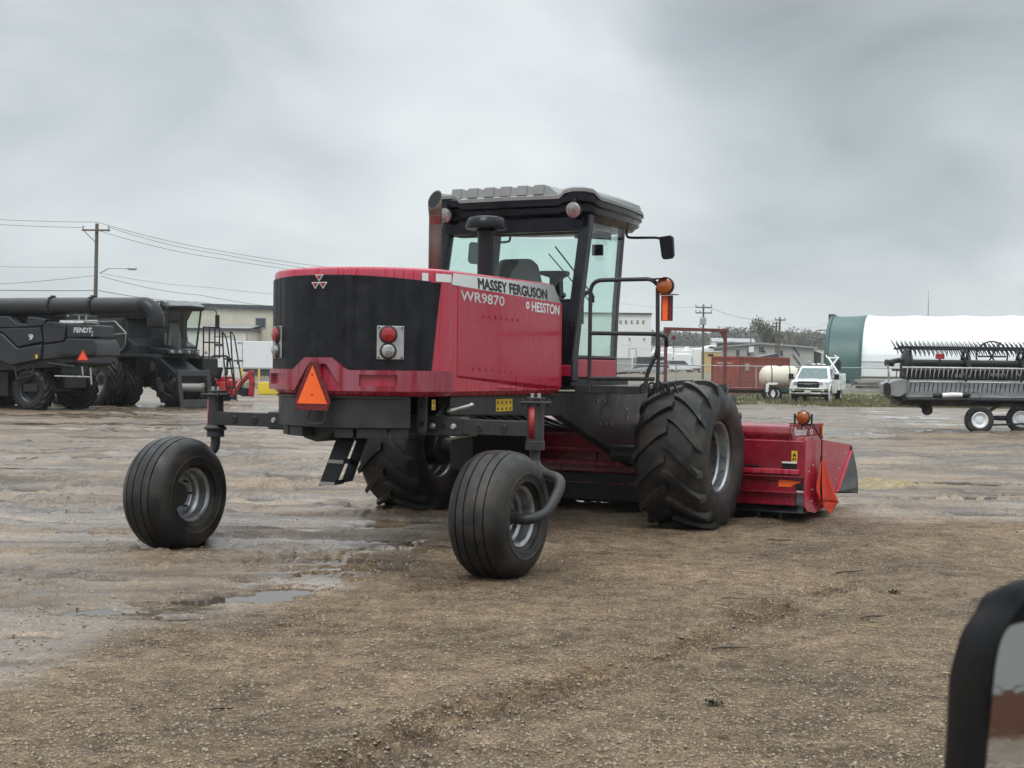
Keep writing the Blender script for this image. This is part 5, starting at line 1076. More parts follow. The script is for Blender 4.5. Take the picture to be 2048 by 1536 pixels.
# ================================================================ the yard's edge and everything beyond
M['cream'] = pmat('cream_metal_siding', (.56, .53, .43), .5, var=.06, vscale=.6, dirt=(.40, .37, .30), dirt_amt=.4)
M['cream2'] = pmat('pale_metal_siding', (.62, .61, .56), .5, var=.05, vscale=.6)
M['wwhite'] = pmat('white_wall', (.74, .74, .72), .5, var=.05, vscale=.4, dirt=(.5, .49, .46), dirt_amt=.3)
M['vwhite'] = pmat('white_vehicle_paint', (.78, .79, .79), .22, var=.04, vscale=1, coat=.5)
M['twhite'] = pmat('white_trailer_skin', (.74, .76, .78), .35, var=.04, vscale=.6, dirt=(.5, .5, .5), dirt_amt=.25)
M['dtrim'] = pmat('dark_roof_trim', (.045, .050, .060), .45, var=.15)
M['greyroof'] = pmat('grey_sheet_roof', (.30, .31, .32), .4, .2, var=.15, vscale=.8)
M['gwall'] = pmat('grey_wall', (.36, .36, .34), .6, var=.08, vscale=.6)
M['win'] = pmat('window_pane', (.03, .036, .042), .08, var=.2, coat=.4)
M['wood'] = pmat('weathered_pole_wood', (.115, .095, .075), .75, var=.35, vscale=8, streak=12)
M['wire'] = pmat('black_cable', (.075, .078, .082), .5, var=.1)
M['rust'] = pmat('rusty_red_container', (.27, .052, .032), .5, var=.25, vscale=2, dirt=(.16, .075, .05), dirt_amt=.7)
M['gantry'] = pmat('maroon_steel', (.14, .035, .032), .5, var=.25, vscale=3)
M['concrete_y'] = pmat('yellow_painted_concrete', (.68, .50, .02), .55, var=.12, vscale=2, dirt=(.25, .2, .06), dirt_amt=.6, bump=.1)
M['tred'] = pmat('tractor_red', (.36, .012, .018), .3, var=.15, coat=.3)
M['green'] = pmat('green_fabric_skin', (.028, .085, .078), .42, var=.12, vscale=.25)
M['fabric'] = pmat('white_fabric_skin', (.70, .72, .72), .5, var=.025, vscale=.15)
M['galv'] = pmat('galvanised_steel', (.40, .41, .42), .4, .6, var=.15)
M['tank'] = pmat('cream_poly_tank', (.62, .58, .46), .4, var=.08)
M['tgreen'] = pmat('dark_green_steel', (.02, .07, .05), .45, var=.2)
M['dgrey'] = pmat('draper_grey_sheet', (.27, .28, .28), .35, .3, var=.15, vscale=2)
M['concrete'] = pmat('grey_concrete', (.30, .29, .27), .7, var=.2, vscale=2, bump=.1)
def bldg_box(T, name, F, x0, x1, y0, y1, z0, z1, mat, ribs=0, bevel=0):
    q = MB(); q.bb(x0, x1, y0, y1, z0, z1)
    return q.build(name, M[mat], T, bevel=bevel)
def siding(name, col, pitch):
    """ribbed sheet-metal wall: narrow raised ribs, real bump along X"""
    m, N, L, out = newmat(name); b = N('ShaderNodeBsdfPrincipled', i_Roughness=.5); L(b.outputs[0], out.inputs[0])
    tc = N('ShaderNodeTexCoord'); w = N('ShaderNodeTexWave', i_Scale=pitch, i_Distortion=0.0); w.bands_direction = 'X'; L(tc.outputs['Object'], w.inputs['Vector'])
    n = N('ShaderNodeTexNoise', i_Scale=.5, i_Detail=5.0); L(tc.outputs['Object'], n.inputs['Vector'])
    cr = ramp(N, [(.3, tuple(c * .88 for c in col)), (.7, col)]); L(n.outputs[0], cr.inputs[0]); L(cr.outputs[0], b.inputs['Base Color'])
    rp = ramp(N, [(.5, g3(0)), (.8, g3(1))]); L(w.outputs[0], rp.inputs[0]); bp = N('ShaderNodeBump', i_Strength=.8, i_Distance=.06); L(rp.outputs[0], bp.inputs['Height']); L(bp.outputs[0], b.inputs['Normal'])
    return m
M['ribcream'] = siding('ribbed_cream_siding', (.58, .55, .44), .55)
M['ribbox'] = siding('corrugated_red_steel', (.27, .050, .032), 1.1)
def wheel(T, c, r, w, ax=(0, 1, 0), rim='rim', rr=.58):
    q = MB(); ax = Vector(ax); h = w / 2
    q.lathe([(r * rr, -h * .8), (r * .8, -h), (r * .95, -h * .92), (r, -h * .55), (r, h * .55), (r * .95, h * .92), (r * .8, h), (r * rr, h * .8)], c, ax, 28); t = q.build('wheel', M['rubber'], T)
    q = MB()
    for s in (-1, 1): q.lathe([(r * rr + .01, h * .8), (r * rr - .02, h * .86), (r * rr - .05, h * .5), (r * .3, h * .3), (r * .22, h * .55), (.001, h * .6)], c, ax * s, 20)
    q.build('rim', M[rim], t); return t
def hillz(x, y):
    e = np.interp(y, [0, 118, 165, 215, 260, 300, 340, 450, 650, 950, 1300, 2500], [-.05, -.05, 1.2, 1.4, 1.6, 2.4, 3.4, 6.0, 12.5, 20.5, 24, 20])
    k = sstep(-2, 24, x - (y - 120) * .05) * (1 - .35 * sstep(.17, .30, x / max(y, 1)) * sstep(400, 700, y)); return float(e * k - .06 * (1 - k))
# ---- beige hall with a lower annex, far left
def beige_hall():
    F = Frame(dpt(700, 740, 190) * 1, 0); F.loc.z = 0; F = Frame(F.loc, 180 - 2)
    # X runs to the left of the picture, Y towards the viewer
    T = F.thing('industrial_hall', 'long beige metal hall with a flat dark roof edge behind the black combines', 'hall')
    Y = 0
    zt = lambda u, v: F.on(u, v, Y=Y)
    a = zt(372, 607); b = zt(560, 617); hR = (a.z + b.z) / 2
    q = MB(); q.prism([(-6, 0), (-6, b.z - .45), (a.x + 14, a.z - .1), (a.x + 14, 0)], -14, 0, 'Y'); w = q.build('wall', M['ribcream'], T)
    q = MB(); q.prism([(-7, b.z - .55), (-7, b.z), (a.x + 15, a.z + .38), (a.x + 15, a.z - .2)], -15, .4, 'Y'); q.build('roof', M['dtrim'], T)
    q = MB(); p0 = zt(512, 655); p1 = zt(531, 637); x0, x1 = sorted((p0.x, p1.x)); q.bb(x0, x1, -.03, .02, p0.z, p1.z); f = q.build('window', M['win'], T)
    q = MB(); q.bb(x0 - .1, x1 + .1, -.02, .06, p0.z - .16, p0.z); q.bb(x0 - .1, x0, -.02, .05, p0.z, p1.z); q.bb(x1, x1 + .1, -.02, .05, p0.z, p1.z); q.bb(x0 - .1, x1 + .1, -.02, .05, p1.z, p1.z + .1); q.build('window_frame', M['greyroof'], f)
    # annex
    c = F.on(497, 657, Y=6); d = F.on(330, 650, Y=6); x0 = c.x; x1 = d.x + 10
    q = MB(); q.bb(x0, x1, .05, 6, 0, c.z - .3); an = q.build('annex_wall', M['cream2'], T)
    q = MB(); q.bb(x0 - .35, x1, 0.05, 6.3, c.z - .3, c.z - .02); q.build('annex_eave', M['dtrim'], T)
    q = MB(); q.loft([[(x0 - .3, .1, c.z + .5), (x1, .1, c.z + .5), (x1, 6.3, c.z), (x0 - .3, 6.3, c.z)], [(x0 - .3, .1, c.z + .56), (x1, .1, c.z + .56), (x1, 6.3, c.z + .04), (x0 - .3, 6.3, c.z + .04)]]); q.build('annex_roof', M['greyroof'], T)
    e = F.on(428, 674, Y=6); g = F.on(462, 740, Y=6); xa, xb = sorted((e.x, g.x)); q = MB(); q.bb(xa, xb, 6.0, 6.05, 0, e.z); dr = q.build('door', M['wwhite'], T)
    q = MB()
    for u in (431, 441): p = F.on(u + 3, 690, Y=6); q.bb(p.x - .22, p.x + .22, 6.05, 6.07, p.z - .17, p.z + .17)
    each(q, 'pane', M['win'], dr)
    q = MB(); q.bb(xa, xb, 6.03, 6.09, e.z, e.z + .08); q.build('lintel', M['dtrim'], dr)
    p = F.on(446, 668, Y=6); q = MB(); q.ball((p.x, 6.2, p.z), (.18, .15, .16), 10, 6); q.build('wall_lamp', M['dtrim'], T)
    p = F.on(494, 665, Y=6); q = MB(); q.cyl((p.x, 6.08, 0), (p.x, 6.08, p.z), .07, n=8); q.build('downpipe', M['greyroof'], T)
beige_hall()
def semi_trailer():
    F = Frame(dpt(470, 750, 160), 173); F.loc.z = 0
    T = F.thing('semi_trailer', 'plain white box semi trailer parked before the beige hall', 'trailer')
    a = F.on(449, 735, Y=0); b = F.on(449, 682, Y=0); L = -16; x0 = a.x
    q = MB(); q.bb(L, x0, -2.5, 0, a.z, b.z); bx = q.build('box', M['twhite'], T, bevel=.05)
    q = MB(); p = F.on(485, 700, Y=0); q.bb(p.x - .05, p.x + .05, 0, .02, a.z, b.z); q.build('post', M['galv'], bx)
    q = MB(); q.bb(L, x0, -2.52, .02, a.z - .12, a.z); q.build('bottom_rail', M['galv'], bx)
    q = MB(); q.bb(L, x0 - 2, -2.3, -.2, a.z - .45, a.z - .1); q.bb(L + 1, p.x - .5, -2.2, -.15, .4, a.z - .45); q.build('undercarriage', M['dtrim'], T, bevel=.03)
    for x in (x0 - 5.5, x0 - 6.8): wheel(T, (x, -.3, .5), .5, .5, rim='galv')
    q = MB(); q.bb(x0 - 3.2, x0 - 3.0, -.4, -.2, .1, 1.2); q.build('landing_leg', M['galv'], T)
    c = F.on(476, 722, Y=0)
    q = MB(); q.bb(c.x - .6, c.x + .5, .0, .03, c.z - .05, c.z + .12); q.bb(c.x - .05, c.x + .12, 0, .03, c.z - .35, c.z - .05); q.build('coupling_plate', M['dtrim'], bx)
    c = F.on(459, 720, Y=0); q = MB(); q.prism([(c.x - .3, c.z), (c.x, c.z + .3), (c.x + .3, c.z), (c.x, c.z - .3)], 0, .015, 'Y'); q.build('placard', M['dtrim'], bx)
    c = F.on(479, 686, Y=0); q = MB(); q.bb(c.x - .25, c.x + .25, 0, .02, c.z - .12, c.z + .12); q.build('sign_plate', M['galv'], bx)
semi_trailer()
def small_tractor():
    F = Frame(gpt(418, 801), 150); T = F.thing('compact_tractor', 'small red tractor with folded backhoe parked beside the black combines', 'tractor')
    # X towards the left of the picture is its nose
    r = M['tred']
    q = MB(); q.prism([(-.2, .55), (-.3, .95), (.6, 1.0), (1.5, .98), (1.7, .6), (1.6, .5)], -.36, .36, 'Y'); q.build('hood', r, T, bevel=.05)
    q = MB(); q.bb(-.9, 1.4, -.25, .25, .45, .8); q.bb(-.7, .3, -.55, .55, .52, .60); q.build('chassis', M['cdark'], T, bevel=.03)
    for s in (-1, 1):
        q = MB(); q.prism([(-.95, .75), (-.8, 1.05), (-.3, 1.08), (.1, .85), (.1, .72)], s * .45, s * .78, 'Y'); q.build('fender', r, T, bevel=.04)
        wheel(T, (-.45, s * .62, .48), .50, .30, rim='galv'); wheel(T, (1.15, s * .55, .33), .33, .2, rim='galv')
    q = MB(); q.tube(round_path([(-.55, -.52, .9), (-.62, -.52, 2.0), (-.62, .52, 2.0), (-.55, .52, .9)], .14), .05, 8); q.build('roll_bar', M['black'], T)
    q = MB(); q.bb(-.5, -.1, -.25, .25, .95, 1.08); q.loft([[(-.52, -.24, 1.05), (-.52, .24, 1.05), (-.42, .24, 1.05), (-.42, -.24, 1.05)], [(-.66, -.2, 1.5), (-.66, .2, 1.5), (-.58, .2, 1.5), (-.58, -.2, 1.5)]]); q.build('seat', M['black'], T, bevel=.04)
    q = MB(); q.tube([(.25, 0, 1.0), (.1, 0, 1.3)], .03, 6); q.tube([(.1 + .15 * math.cos(a) * .5, .17 * math.sin(a), 1.32 + .08 * math.cos(a)) for a in np.linspace(0, 6.28, 13)], .018, 6); q.build('steering_wheel', M['black'], T)
    smv(T, (-.05, .82, .98), (0, 1, 0), .34)
    # backhoe: boom, dipper, bucket, rams
    P = lambda u, v: F.on(u, v, Y=.1)
    def arm(nm, pts, w, parent, mat='tred', half=.1):
        q = MB(); rings = []
        for k, (u, v) in enumerate(pts):
            c = P(u, v); a = P(*pts[max(k - 1, 0)]); b = P(*pts[min(k + 1, len(pts) - 1)]); d = (b - a).normalized(); n = V(-d.z, 0, d.x) * (w[k] / 2)
            rings.append([(c.x + n.x, .1 - half, c.z + n.z), (c.x + n.x, .1 + half, c.z + n.z), (c.x - n.x, .1 + half, c.z - n.z), (c.x - n.x, .1 - half, c.z - n.z)])
        q.loft(rings); return q.build(nm, M[mat], parent, bevel=.015)
    q = MB(); q.bb(-1.45, -.9, -.3, .5, .45, .85); q.prism([(-1.5, .35), (-1.0, .4), (-1.0, 1.0), (-1.25, 1.15), (-1.5, .9)], -.2, .3, 'Y'); q.build('backhoe_frame', r, T, bevel=.03)
    boom = arm('boom', [(461, 792), (470, 785), (481, 765), (500, 746)], [.22, .26, .24, .18], T)
    arm('boom_stripe', [(470, 782), (481, 763), (499, 745)], [.03, .05, .03], boom, 'twhite', .108)
    dip = arm('dipper', [(501, 742), (504, 760), (503, 790)], [.22, .20, .16], T)
    arm('dipper_ram', [(505, 745), (506, 772)], [.07, .09], dip, 'black', .05)
    q = MB(); q.prism([(p := P(u, v)).to_2d() if False else (P(u, v).x, P(u, v).z) for u, v in [(488, 772), (496, 776), (499, 790), (494, 793), (483, 789)]], -.15, .35, 'Y'); q.build('bucket', M['black'], T, bevel=.02)
    arm('bucket_link', [(497, 788), (505, 792)], [.10, .10], dip)
    for u, v, u2, v2 in ((456, 762, 459, 785), (466, 770, 463, 790)):
        q = MB(); q.tube([P(u, v), P(u2, v2)], .05, 8); q.build('ram', M['black'], T)
    q = MB(); q.tube([P(446, 790), P(470, 798)], .06, 8); q.tube([P(452, 796), P(452, 801)], .12, 8); q.build('stabiliser', M['black'], T)
    q = MB()
    for k in range(3): q.tube([(-.95, -.1 + .12 * k, 1.0), (-1.0 - .03 * k, -.1 + .12 * k, 1.35)], .014, 6)
    each(q, 'control_lever', M['black'], T)
small_tractor()
def barrier():
    p = gpt(540, 789); F = Frame(p, -1); T = F.thing('concrete_barrier', 'yellow painted concrete block barrier at the yard edge', 'barrier')
    a = F.on(517, 789, Y=0).x
    q = MB(); q.loft([[(a, -.28, 0), (a + 2.4, -.28, 0), (a + 2.4, .28, 0), (a, .28, 0)], [(a, -.28, .15), (a + 2.4, -.28, .15), (a + 2.4, .28, .15), (a, .28, .15)], [(a + .02, -.22, .66), (a + 2.38, -.22, .66), (a + 2.38, .22, .66), (a + .02, .22, .66)]]); q.build('block', M['concrete_y'], T, bevel=.03)
    q = MB()
    for x in (a + .3, a + 2.1): q.tube(round_path([(x - .1, 0, .64), (x - .1, 0, .74), (x + .1, 0, .74), (x + .1, 0, .64)], .06), .012, 6)
    each(q, 'lifting_loop', M['steel'], T)
barrier()
def bollard(u, v, label):
    p = gpt(u, v, 0); p = dpt(u, v, 150); p.z = 0; T = thing('bollard', label, 'bollard', p, 0, 'yellow bollards before the trailer')
    top = dpt(u, v - 17, 150).z; q = MB(); q.tube([(0, 0, 0), (0, 0, top - .05), (0, 0, top)], [.11, .11, .05], 10); q.build('post', M['yellow'], T)
bollard(484, 752, 'yellow bollard under the white semi trailer, left one of two'); bollard(518, 755, 'yellow bollard above the yellow barrier, right one of two')
# ---- poles, street lamp, wires
def pole(u, vtop, Y, arms, label, lean=0, r=.16, group='utility poles', gear=None, vbase=None):
    top = dpt(u, vtop, Y); T = thing('utility_pole', label, 'pole', (top.x - lean * top.z, Y, 0), 0, group)
    q = MB(); q.tube([(0, 0, 0), (lean * top.z, 0, top.z)], [r, r * .68], 12); q.build('shaft', M['wood'], T)
    for (v, hw, ins) in arms:
        z = dpt(u, v, Y).z; x = lean * z; q = MB(); q.bb(x - hw, x + hw, -r - .1, -r, z - .06, z + .06); ar = q.build('crossarm', M['wood'], T)
        q = MB()
        for k in ins: q.tube([(x + k * hw, -r - .05, z + .05), (x + k * hw, -r - .05, z + .2), (x + k * hw, -r - .05, z + .32)], [.025, .07, .04], 8)
        each(q, 'insulator', M['galv'], ar)
    return T, top
T_, top_ = pole(194, 447, 100, [(461, .98, (-.9, .9))], 'tall wooden utility pole with a street lamp arm above the black combines', .011, .17)
z = dpt(194, 470, 100).z
q = MB(); q.tube([(.1 - .85 + .0, -.2, z + .3), (.12, -.2, z - .55)], .03, 6); q.build('brace', M['wood'], T_)
def street_lamp():
    a = dpt(199, 546, 99.8); b = dpt(222, 536, 99.8); c = dpt(255, 537, 99.8); d = dpt(272, 538, 99.8)
    T = thing('street_lamp', 'grey street lamp on a bent arm fixed to the tall wooden pole', 'street lamp', a)
    o = a; q = MB(); q.tube(smooth_path([(0, 0, 0), (.35, 0, .17), b - o, c - o], 5), .045, 8); q.build('arm', M['galv'], T)
    q = MB(); q.tube([c - o, c - o + V(.1, 0, .01), d - o + V(0, 0, .02), d - o + V(.05, 0, 0)], [.05, .12, .11, .04], 10); q.build('lamp_head', M['galv'], T)
street_lamp()
def wire(pts, label, r=.018, sag=0):
    """pts: (pixel x, pixel y, depth)"""
    P = [dpt(*p) for p in pts]; Q = []
    for i in range(len(P) - 1):
        for k in range(14):
            t = k / 14; p = P[i].lerp(P[i + 1], t); p.z -= sag * 4 * t * (1 - t); Q.append(p)
    Q.append(P[-1]); o = Q[0].copy(); q = MB(); q.tube([p - o for p in Q], r * .72, 5)
    ob = q.build('overhead_wire', M['wire']); ob.location = o; tag(ob, label, 'wire', 'overhead wires')
wire([(-120, 432, 100), (194, 444, 100)], 'thin wire entering from the left edge to the top of the tall pole', .022, .1)
wire([(-120, 440, 100), (165, 455, 100)], 'thin wire from the left edge to the left end of the crossarm', .022, .1)
wire([(194, 444, 100), (430, 500, 112), (760, 546, 128)], 'upper wire falling right from the pole top to behind the red hood', .022, .15)
wire([(219, 455, 100), (440, 508, 112), (760, 551, 128)], 'wire falling right from the right end of the crossarm behind the hood', .022, .2)
wire([(200, 462, 100), (440, 517, 112), (760, 556, 128)], 'third wire falling right, just under the crossarm wire', .022, .2)
wire([(-120, 528, 100), (190, 534, 100)], 'faint wire level with the street lamp, left of the pole', .016, .1)
wire([(200, 546, 100), (420, 575, 110), (700, 596, 122)], 'faint wire leaving right just below the street lamp arm', .016, .15)
wire([(-120, 572, 100), (190, 551, 100)], 'wire rising from the left edge to the pole under the lamp', .022, .15)
wire([(202, 552, 100), (400, 590, 110), (640, 620, 122)], 'wire falling right toward the beige hall roof', .022, .2)
wire([(-120, 578, 100), (193, 581, 100)], 'thick low cable left of the pole above the unloading tube', .035, .05)
wire([(197, 581, 100), (400, 604, 150), (520, 612, 185)], 'thick low cable from the pole to the beige hall roof', .035, .2)
# ---- white building, shed, parked vehicles behind the windrower cab
def white_building():
    F = Frame(dpt(1270, 745, 255), 0); F.loc.z = 1.2; T = F.thing('white_building', 'tall plain white building with a row of five small square windows', 'building')
    a = F.on(1150, 629, Y=0); b = F.on(1303, 629, Y=0)
    q = MB(); q.bb(a.x, b.x, 0, 20, 0, b.z); q.build('wall', M['wwhite'], T)
    q = MB(); q.bb(a.x - .3, b.x + .1, -.35, 20.3, b.z, b.z + .25); q.build('roof_edge', M['dtrim'], T)
    for u in (1241.5, 1252.5, 1264, 1275.5, 1287):
        p = F.on(u, 644.5, Y=0); q = MB(); q.bb(p.x - .22, p.x + .22, -.03, .05, p.z - .3, p.z + .3); w = q.build('window', M['win'], T)
        q = MB(); q.bb(p.x - .02, p.x + .17, -.05, -.03, p.z - .16, p.z + .16); q.build('blind', M['wwhite'], w)
    p0 = F.on(1259, 698, Y=0); p1 = F.on(1271, 745, Y=0); q = MB(); q.bb(p0.x, p1.x, -.06, .02, 0, p0.z); d = q.build('door', M['twhite'], T)
    q = MB(); q.bb(p0.x - .12, p0.x, -.08, .02, 0, p0.z); q.bb(p1.x, p1.x + .12, -.08, .02, 0, p0.z); q.bb(p0.x - .12, p1.x + .12, -.08, .02, p0.z, p0.z + .12); q.build('door_frame', M['greyroof'], d)
    for u in (1259, 1288): p = F.on(u, 678, Y=0); q = MB(); q.ball((p.x, -.2, p.z), .16, 8, 6); q.build('wall_lamp', M['dtrim'], T)
    c0 = F.on(1236, 717, Y=-6); c1 = F.on(1263, 748, Y=-6)
    F2 = Frame(F.w((c0.x + c1.x) / 2, -6), 0); T2 = F2.thing('shed', 'small pale grey shed against the tall white building', 'shed'); h = (c1.x - c0.x) / 2
    q = MB(); q.bb(-h, h, 0, 4, 0, c0.z); q.build('wall', M['gwall'], T2, bevel=.03); q = MB(); q.bb(-h - .1, h + .1, -.1, 4.1, c0.z, c0.z + .1); q.build('roof', M['greyroof'], T2)
white_building()
def sedan(u, v, Y, deg, mat, label, name='parked_car', s=1.0, tall=False, group='vehicles parked in the far lot'):
    p = dpt(u, v, Y); p.z = hillz(p.x, p.y); F = Frame(p, deg); T = F.thing(name, label, 'car', group)
    h = 1.75 if tall else 1.42; b = .95 if tall else .82
    q = MB(); rings = []
    for y, k in ((-.9, .92), (-.86, 1), (.86, 1), (.9, .92)): rings.append([(x * (.97 if k < 1 else 1), y, z) for x, z in [(-2.3, .35), (-2.35, .6), (-2.2, b - .02), (-1.2, b), (1.0, b - .02), (2.2, b - .16), (2.32, .55), (2.25, .32)]])
    q.loft(rings); q.build('body', mat, T, bevel=.06)
    q = MB(); q.loft([[(-1.95 if not tall else -2.15, -.8, b - .02), (1.15, -.8, b - .02), (1.15, .8, b - .02), (-1.95 if not tall else -2.15, .8, b - .02)], [(-1.25 if not tall else -1.95, -.64, h - .05), (.25, -.64, h - .05), (.25, .64, h - .05), (-1.25 if not tall else -1.95, .64, h - .05)]]); q.build('windows', M['win'], T, bevel=.03)
    q = MB(); q.bb(-1.3 if not tall else -1.98, .3, -.66, .66, h - .07, h); q.build('roof', mat, T, bevel=.03)
    for x in (-1.35, 1.4):
        for y in (-.8, .8): wheel(T, (x, y, .33), .33, .2)
    q = MB()
    for y in (-.6, .6): q.bb(2.2, 2.3, y - .16, y + .16, .6, .74)
    each(q, 'headlight', M['lens'], T)
    return T
M['carsilver'] = pmat('silver_car_paint', (.42, .43, .45), .25, .5, var=.1, coat=.5)
M['cargrey'] = pmat('dark_car_paint', (.05, .055, .065), .2, .2, var=.1, coat=.5)
sedan(1278, 748, 215, 172, M['carsilver'], 'silver car parked before the tall white building'); sedan(1306, 750, 200, 160, M['carsilver'], 'second silver car, right of the one before the white building', tall=True)
def dark_bus():
    p = dpt(1288, 740, 235); p.z = 1.4; F = Frame(p, 0); T = F.thing('dark_coach', 'dark vehicle with a band of black windows beside the white building', 'coach', 'vehicles parked in the far lot')
    a = F.on(1273, 713, Y=0); c = F.on(1304, 744, Y=0); q = MB(); q.bb(a.x, c.x, 0, 7, .5, a.z); q.build('body', M['cargrey'], T, bevel=.15)
    w = (c.x - a.x) / 3
    for k in range(3): q = MB(); q.bb(a.x + w * k + .12, a.x + w * (k + 1) - .12, -.03, .02, a.z * .62, a.z - .25); q.build('window', M['win'], T)
    q = MB(); q.bb(a.x + .3, c.x - .3, -.04, .02, .9, a.z * .52); q.build('panel', M['gantry'], T)
    for x in (a.x + .5, c.x - .5): wheel(T, (x, .3, .5), .5, .3)
dark_bus()
def rv(u, v, w, hgt, Y, deg, label, stripe=None):
    """white caravan: box with rounded ends, windows, awning, wheels"""
    p = dpt(u, v, Y); p.z = hillz(p.x, p.y); F = Frame(p, deg); T = F.thing('caravan', label, 'caravan', 'white caravans in the far lot')
    q = MB(); q.prism([(-w / 2, .6), (-w / 2 - .15, 1.4), (-w / 2 + .1, hgt), (w / 2 - .5, hgt), (w / 2 - .1, hgt - .5), (w / 2, 1.0), (w / 2 - .2, .6)], -1.2, 1.2, 'Y'); b = q.build('body', M['vwhite'], T, bevel=.12)
    for x, ww in ((-w * .3, w * .16), (w * .05, w * .12), (w * .33, w * .14)):
        q = MB(); q.bb(x - ww / 2, x + ww / 2, -1.24, -1.18, hgt * .52, hgt * .76); q.build('window', M['win'], T)
    q = MB(); q.bb(-w * .12, -w * .12 + .7, -1.23, -1.18, .7, hgt * .8); q.build('door', M['twhite'], T)
    q = MB(); q.bb(-w / 2, w / 2, -1.215, -1.19, .95, 1.05); q.bb(-w / 2, w / 2, -1.215, -1.19, 1.2, 1.25); q.build('trim_stripe', M['greyroof'], b)
    q = MB(); q.bb(-w * .2, -w * .2 + .9, -.4, .4, hgt, hgt + .3); q.build('roof_unit', M['vwhite'], T, bevel=.08)
    for x in (-.4, .45): wheel(T, (x, -1.0, .38), .38, .25, rim='galv'); 
    q = MB(); q.tube([(w / 2 - .2, 0, .6), (w / 2 + .9, 0, .5)], .07, 6); q.build('drawbar', M['dtrim'], T)
    if stripe:
        q = MB()
        for k in range(4): q.prism([(-.9 + .35 * k, 1.3), (-.8 + .35 * k, 1.2), (-.62 + .38 * k, 2.4 - .12 * k), (-.78 + .38 * k, 2.5 - .2 * k)], -1.22, -1.212, 'Y')
        each(q, 'leaf_graphic', M['yellow'], b)
        q = MB(); q.prism([(-1.1, 1.05), (1.0, 1.05), (.7, 1.35), (-.9, 1.3)], -1.22, -1.212, 'Y'); q.build('green_graphic', M['tgreen'], b)
    return T
rv(1344, 745, 7.0, 3.0, 270, 2, 'white caravan with a yellow leaf pattern on its flank, right of the cab', True)
rv(1386, 746, 7.2, 2.9, 262, 176, 'white caravan just left of the red container')
rv(1318, 740, 6.6, 3.1, 285, 8, 'white caravan partly behind the handrail, beside the dark coach')
rv(1362, 735, 6.8, 3.2, 312, 172, 'white caravan in the second row, above the leaf patterned one')
rv(1398, 737, 6.5, 3.1, 318, 12, 'white caravan in the second row nearest the red container')
rv(1332, 728, 6.6, 3.4, 335, 170, 'white caravan farthest back behind the gantry hook'); rv(1380, 727, 6.4, 3.3, 352, 6, 'white caravan farthest back beside the far pole')
sedan(1362, 752, 215, 12, M['vwhite'], 'white van like car low before the caravans', 'parked_van', tall=True)
sedan(1336, 752, 225, 195, M['carsilver'], 'silver car below the leaf patterned caravan'); sedan(1396, 752, 222, 185, M['cargrey'], 'dark car beside the red container, before the caravans')
def site_box():
    p = dpt(1425, 722, 200); p.z = 1.2; F = Frame(p, 0); T = F.thing('site_office', 'tan box office with one dark window above the red container', 'cabin')
    a = F.on(1410, 704, Y=0); c = F.on(1441, 716, Y=0); q = MB(); q.bb(a.x, c.x, 0, 4, 0, a.z); q.build('wall', pmat('tan_wall', (.50, .36, .15), .5, var=.1), T, bevel=.03)
    b = F.on(1416, 708, Y=0); d = F.on(1427, 713, Y=0); q = MB(); q.bb(b.x, d.x, -.03, .02, d.z, b.z); q.build('window', M['win'], T)
    q = MB(); q.bb(a.x - .1, c.x + .1, -.1, 4.1, a.z, a.z + .12); q.build('roof', M['wwhite'], T)
    p = dpt(1422, 698, 215); p.z = 1.3; F = Frame(p, 4); T = F.thing('motorhome', 'white motorhome with a rounded cab top behind the tan office', 'motorhome', 'vehicles parked in the far lot')
    z = F.on(1422, 691, Y=0).z; q = MB(); q.prism([(-2.8, .5), (-2.8, z - .5), (-1, z - .3), (-.7, z), (.4, z), (.9, z - .4), (2.8, z - .5), (3.0, .5)], -1.2, 1.2, 'Y'); q.build('body', M['vwhite'], T, bevel=.2)
    q = MB(); q.bb(-.5, .4, -1.24, -1.19, z - .42, z - .15); q.build('window', M['win'], T)
    for x in (-1.8, 1.8): wheel(T, (x, -1.0, .4), .4, .25)
site_box()
# ---- red steel gantry with a hanging chain
def gantry():
    pL = gpt(1330, 800); pR = gpt(1449, 800); T = thing('gantry', 'dark red steel gantry with a chain hoist hanging from its beam', 'gantry', pL)
    d = pR - pL; L = d.length; T.rotation_euler = (0, 0, math.atan2(d.y, d.x)); F = Frame(pL, math.degrees(math.atan2(d.y, d.x)))
    zl = F.on(1330, 661, Y=0).z; zr = F.on(1449, 657, Y=0).z; h = (zl + zr) / 2
    for x, u in ((0, 1329), (L, 1449)):
        q = MB(); q.bb(x - .07, x + .07, -.07, .07, 0, h); q.build('column', M['gantry'], T, bevel=.008)
        s = 1 if x == 0 else -1; q = MB(); q.prism([(x + s * .07, h - .1), (x + s * .32, h - .1), (x + s * .07, h - .6)], -.05, .05, 'Y'); q.build('knee_plate', M['gantry'], T)
        q = MB(); q.bb(x - .5, x + .5, -.12, .12, 0, .1); q.build('foot', M['gantry'], T)
    q = MB(); q.bb(-.1, L + .1, -.09, .09, h - .1, h + .08); q.build('beam', M['gantry'], T, bevel=.01)
    p = F.on(1348, 676, Y=0); q = MB(); q.bb(p.x - .08, p.x + .08, -.08, .08, p.z - .08, p.z + .14); q.build('hoist', M['gantry'], T, bevel=.03)
    b = F.on(1347, 708, Y=0); q = MB(); q.tube([(p.x, 0, h - .05), (p.x, 0, b.z)], .022, 6); q.build('chain', M['wire'], T)
gantry()
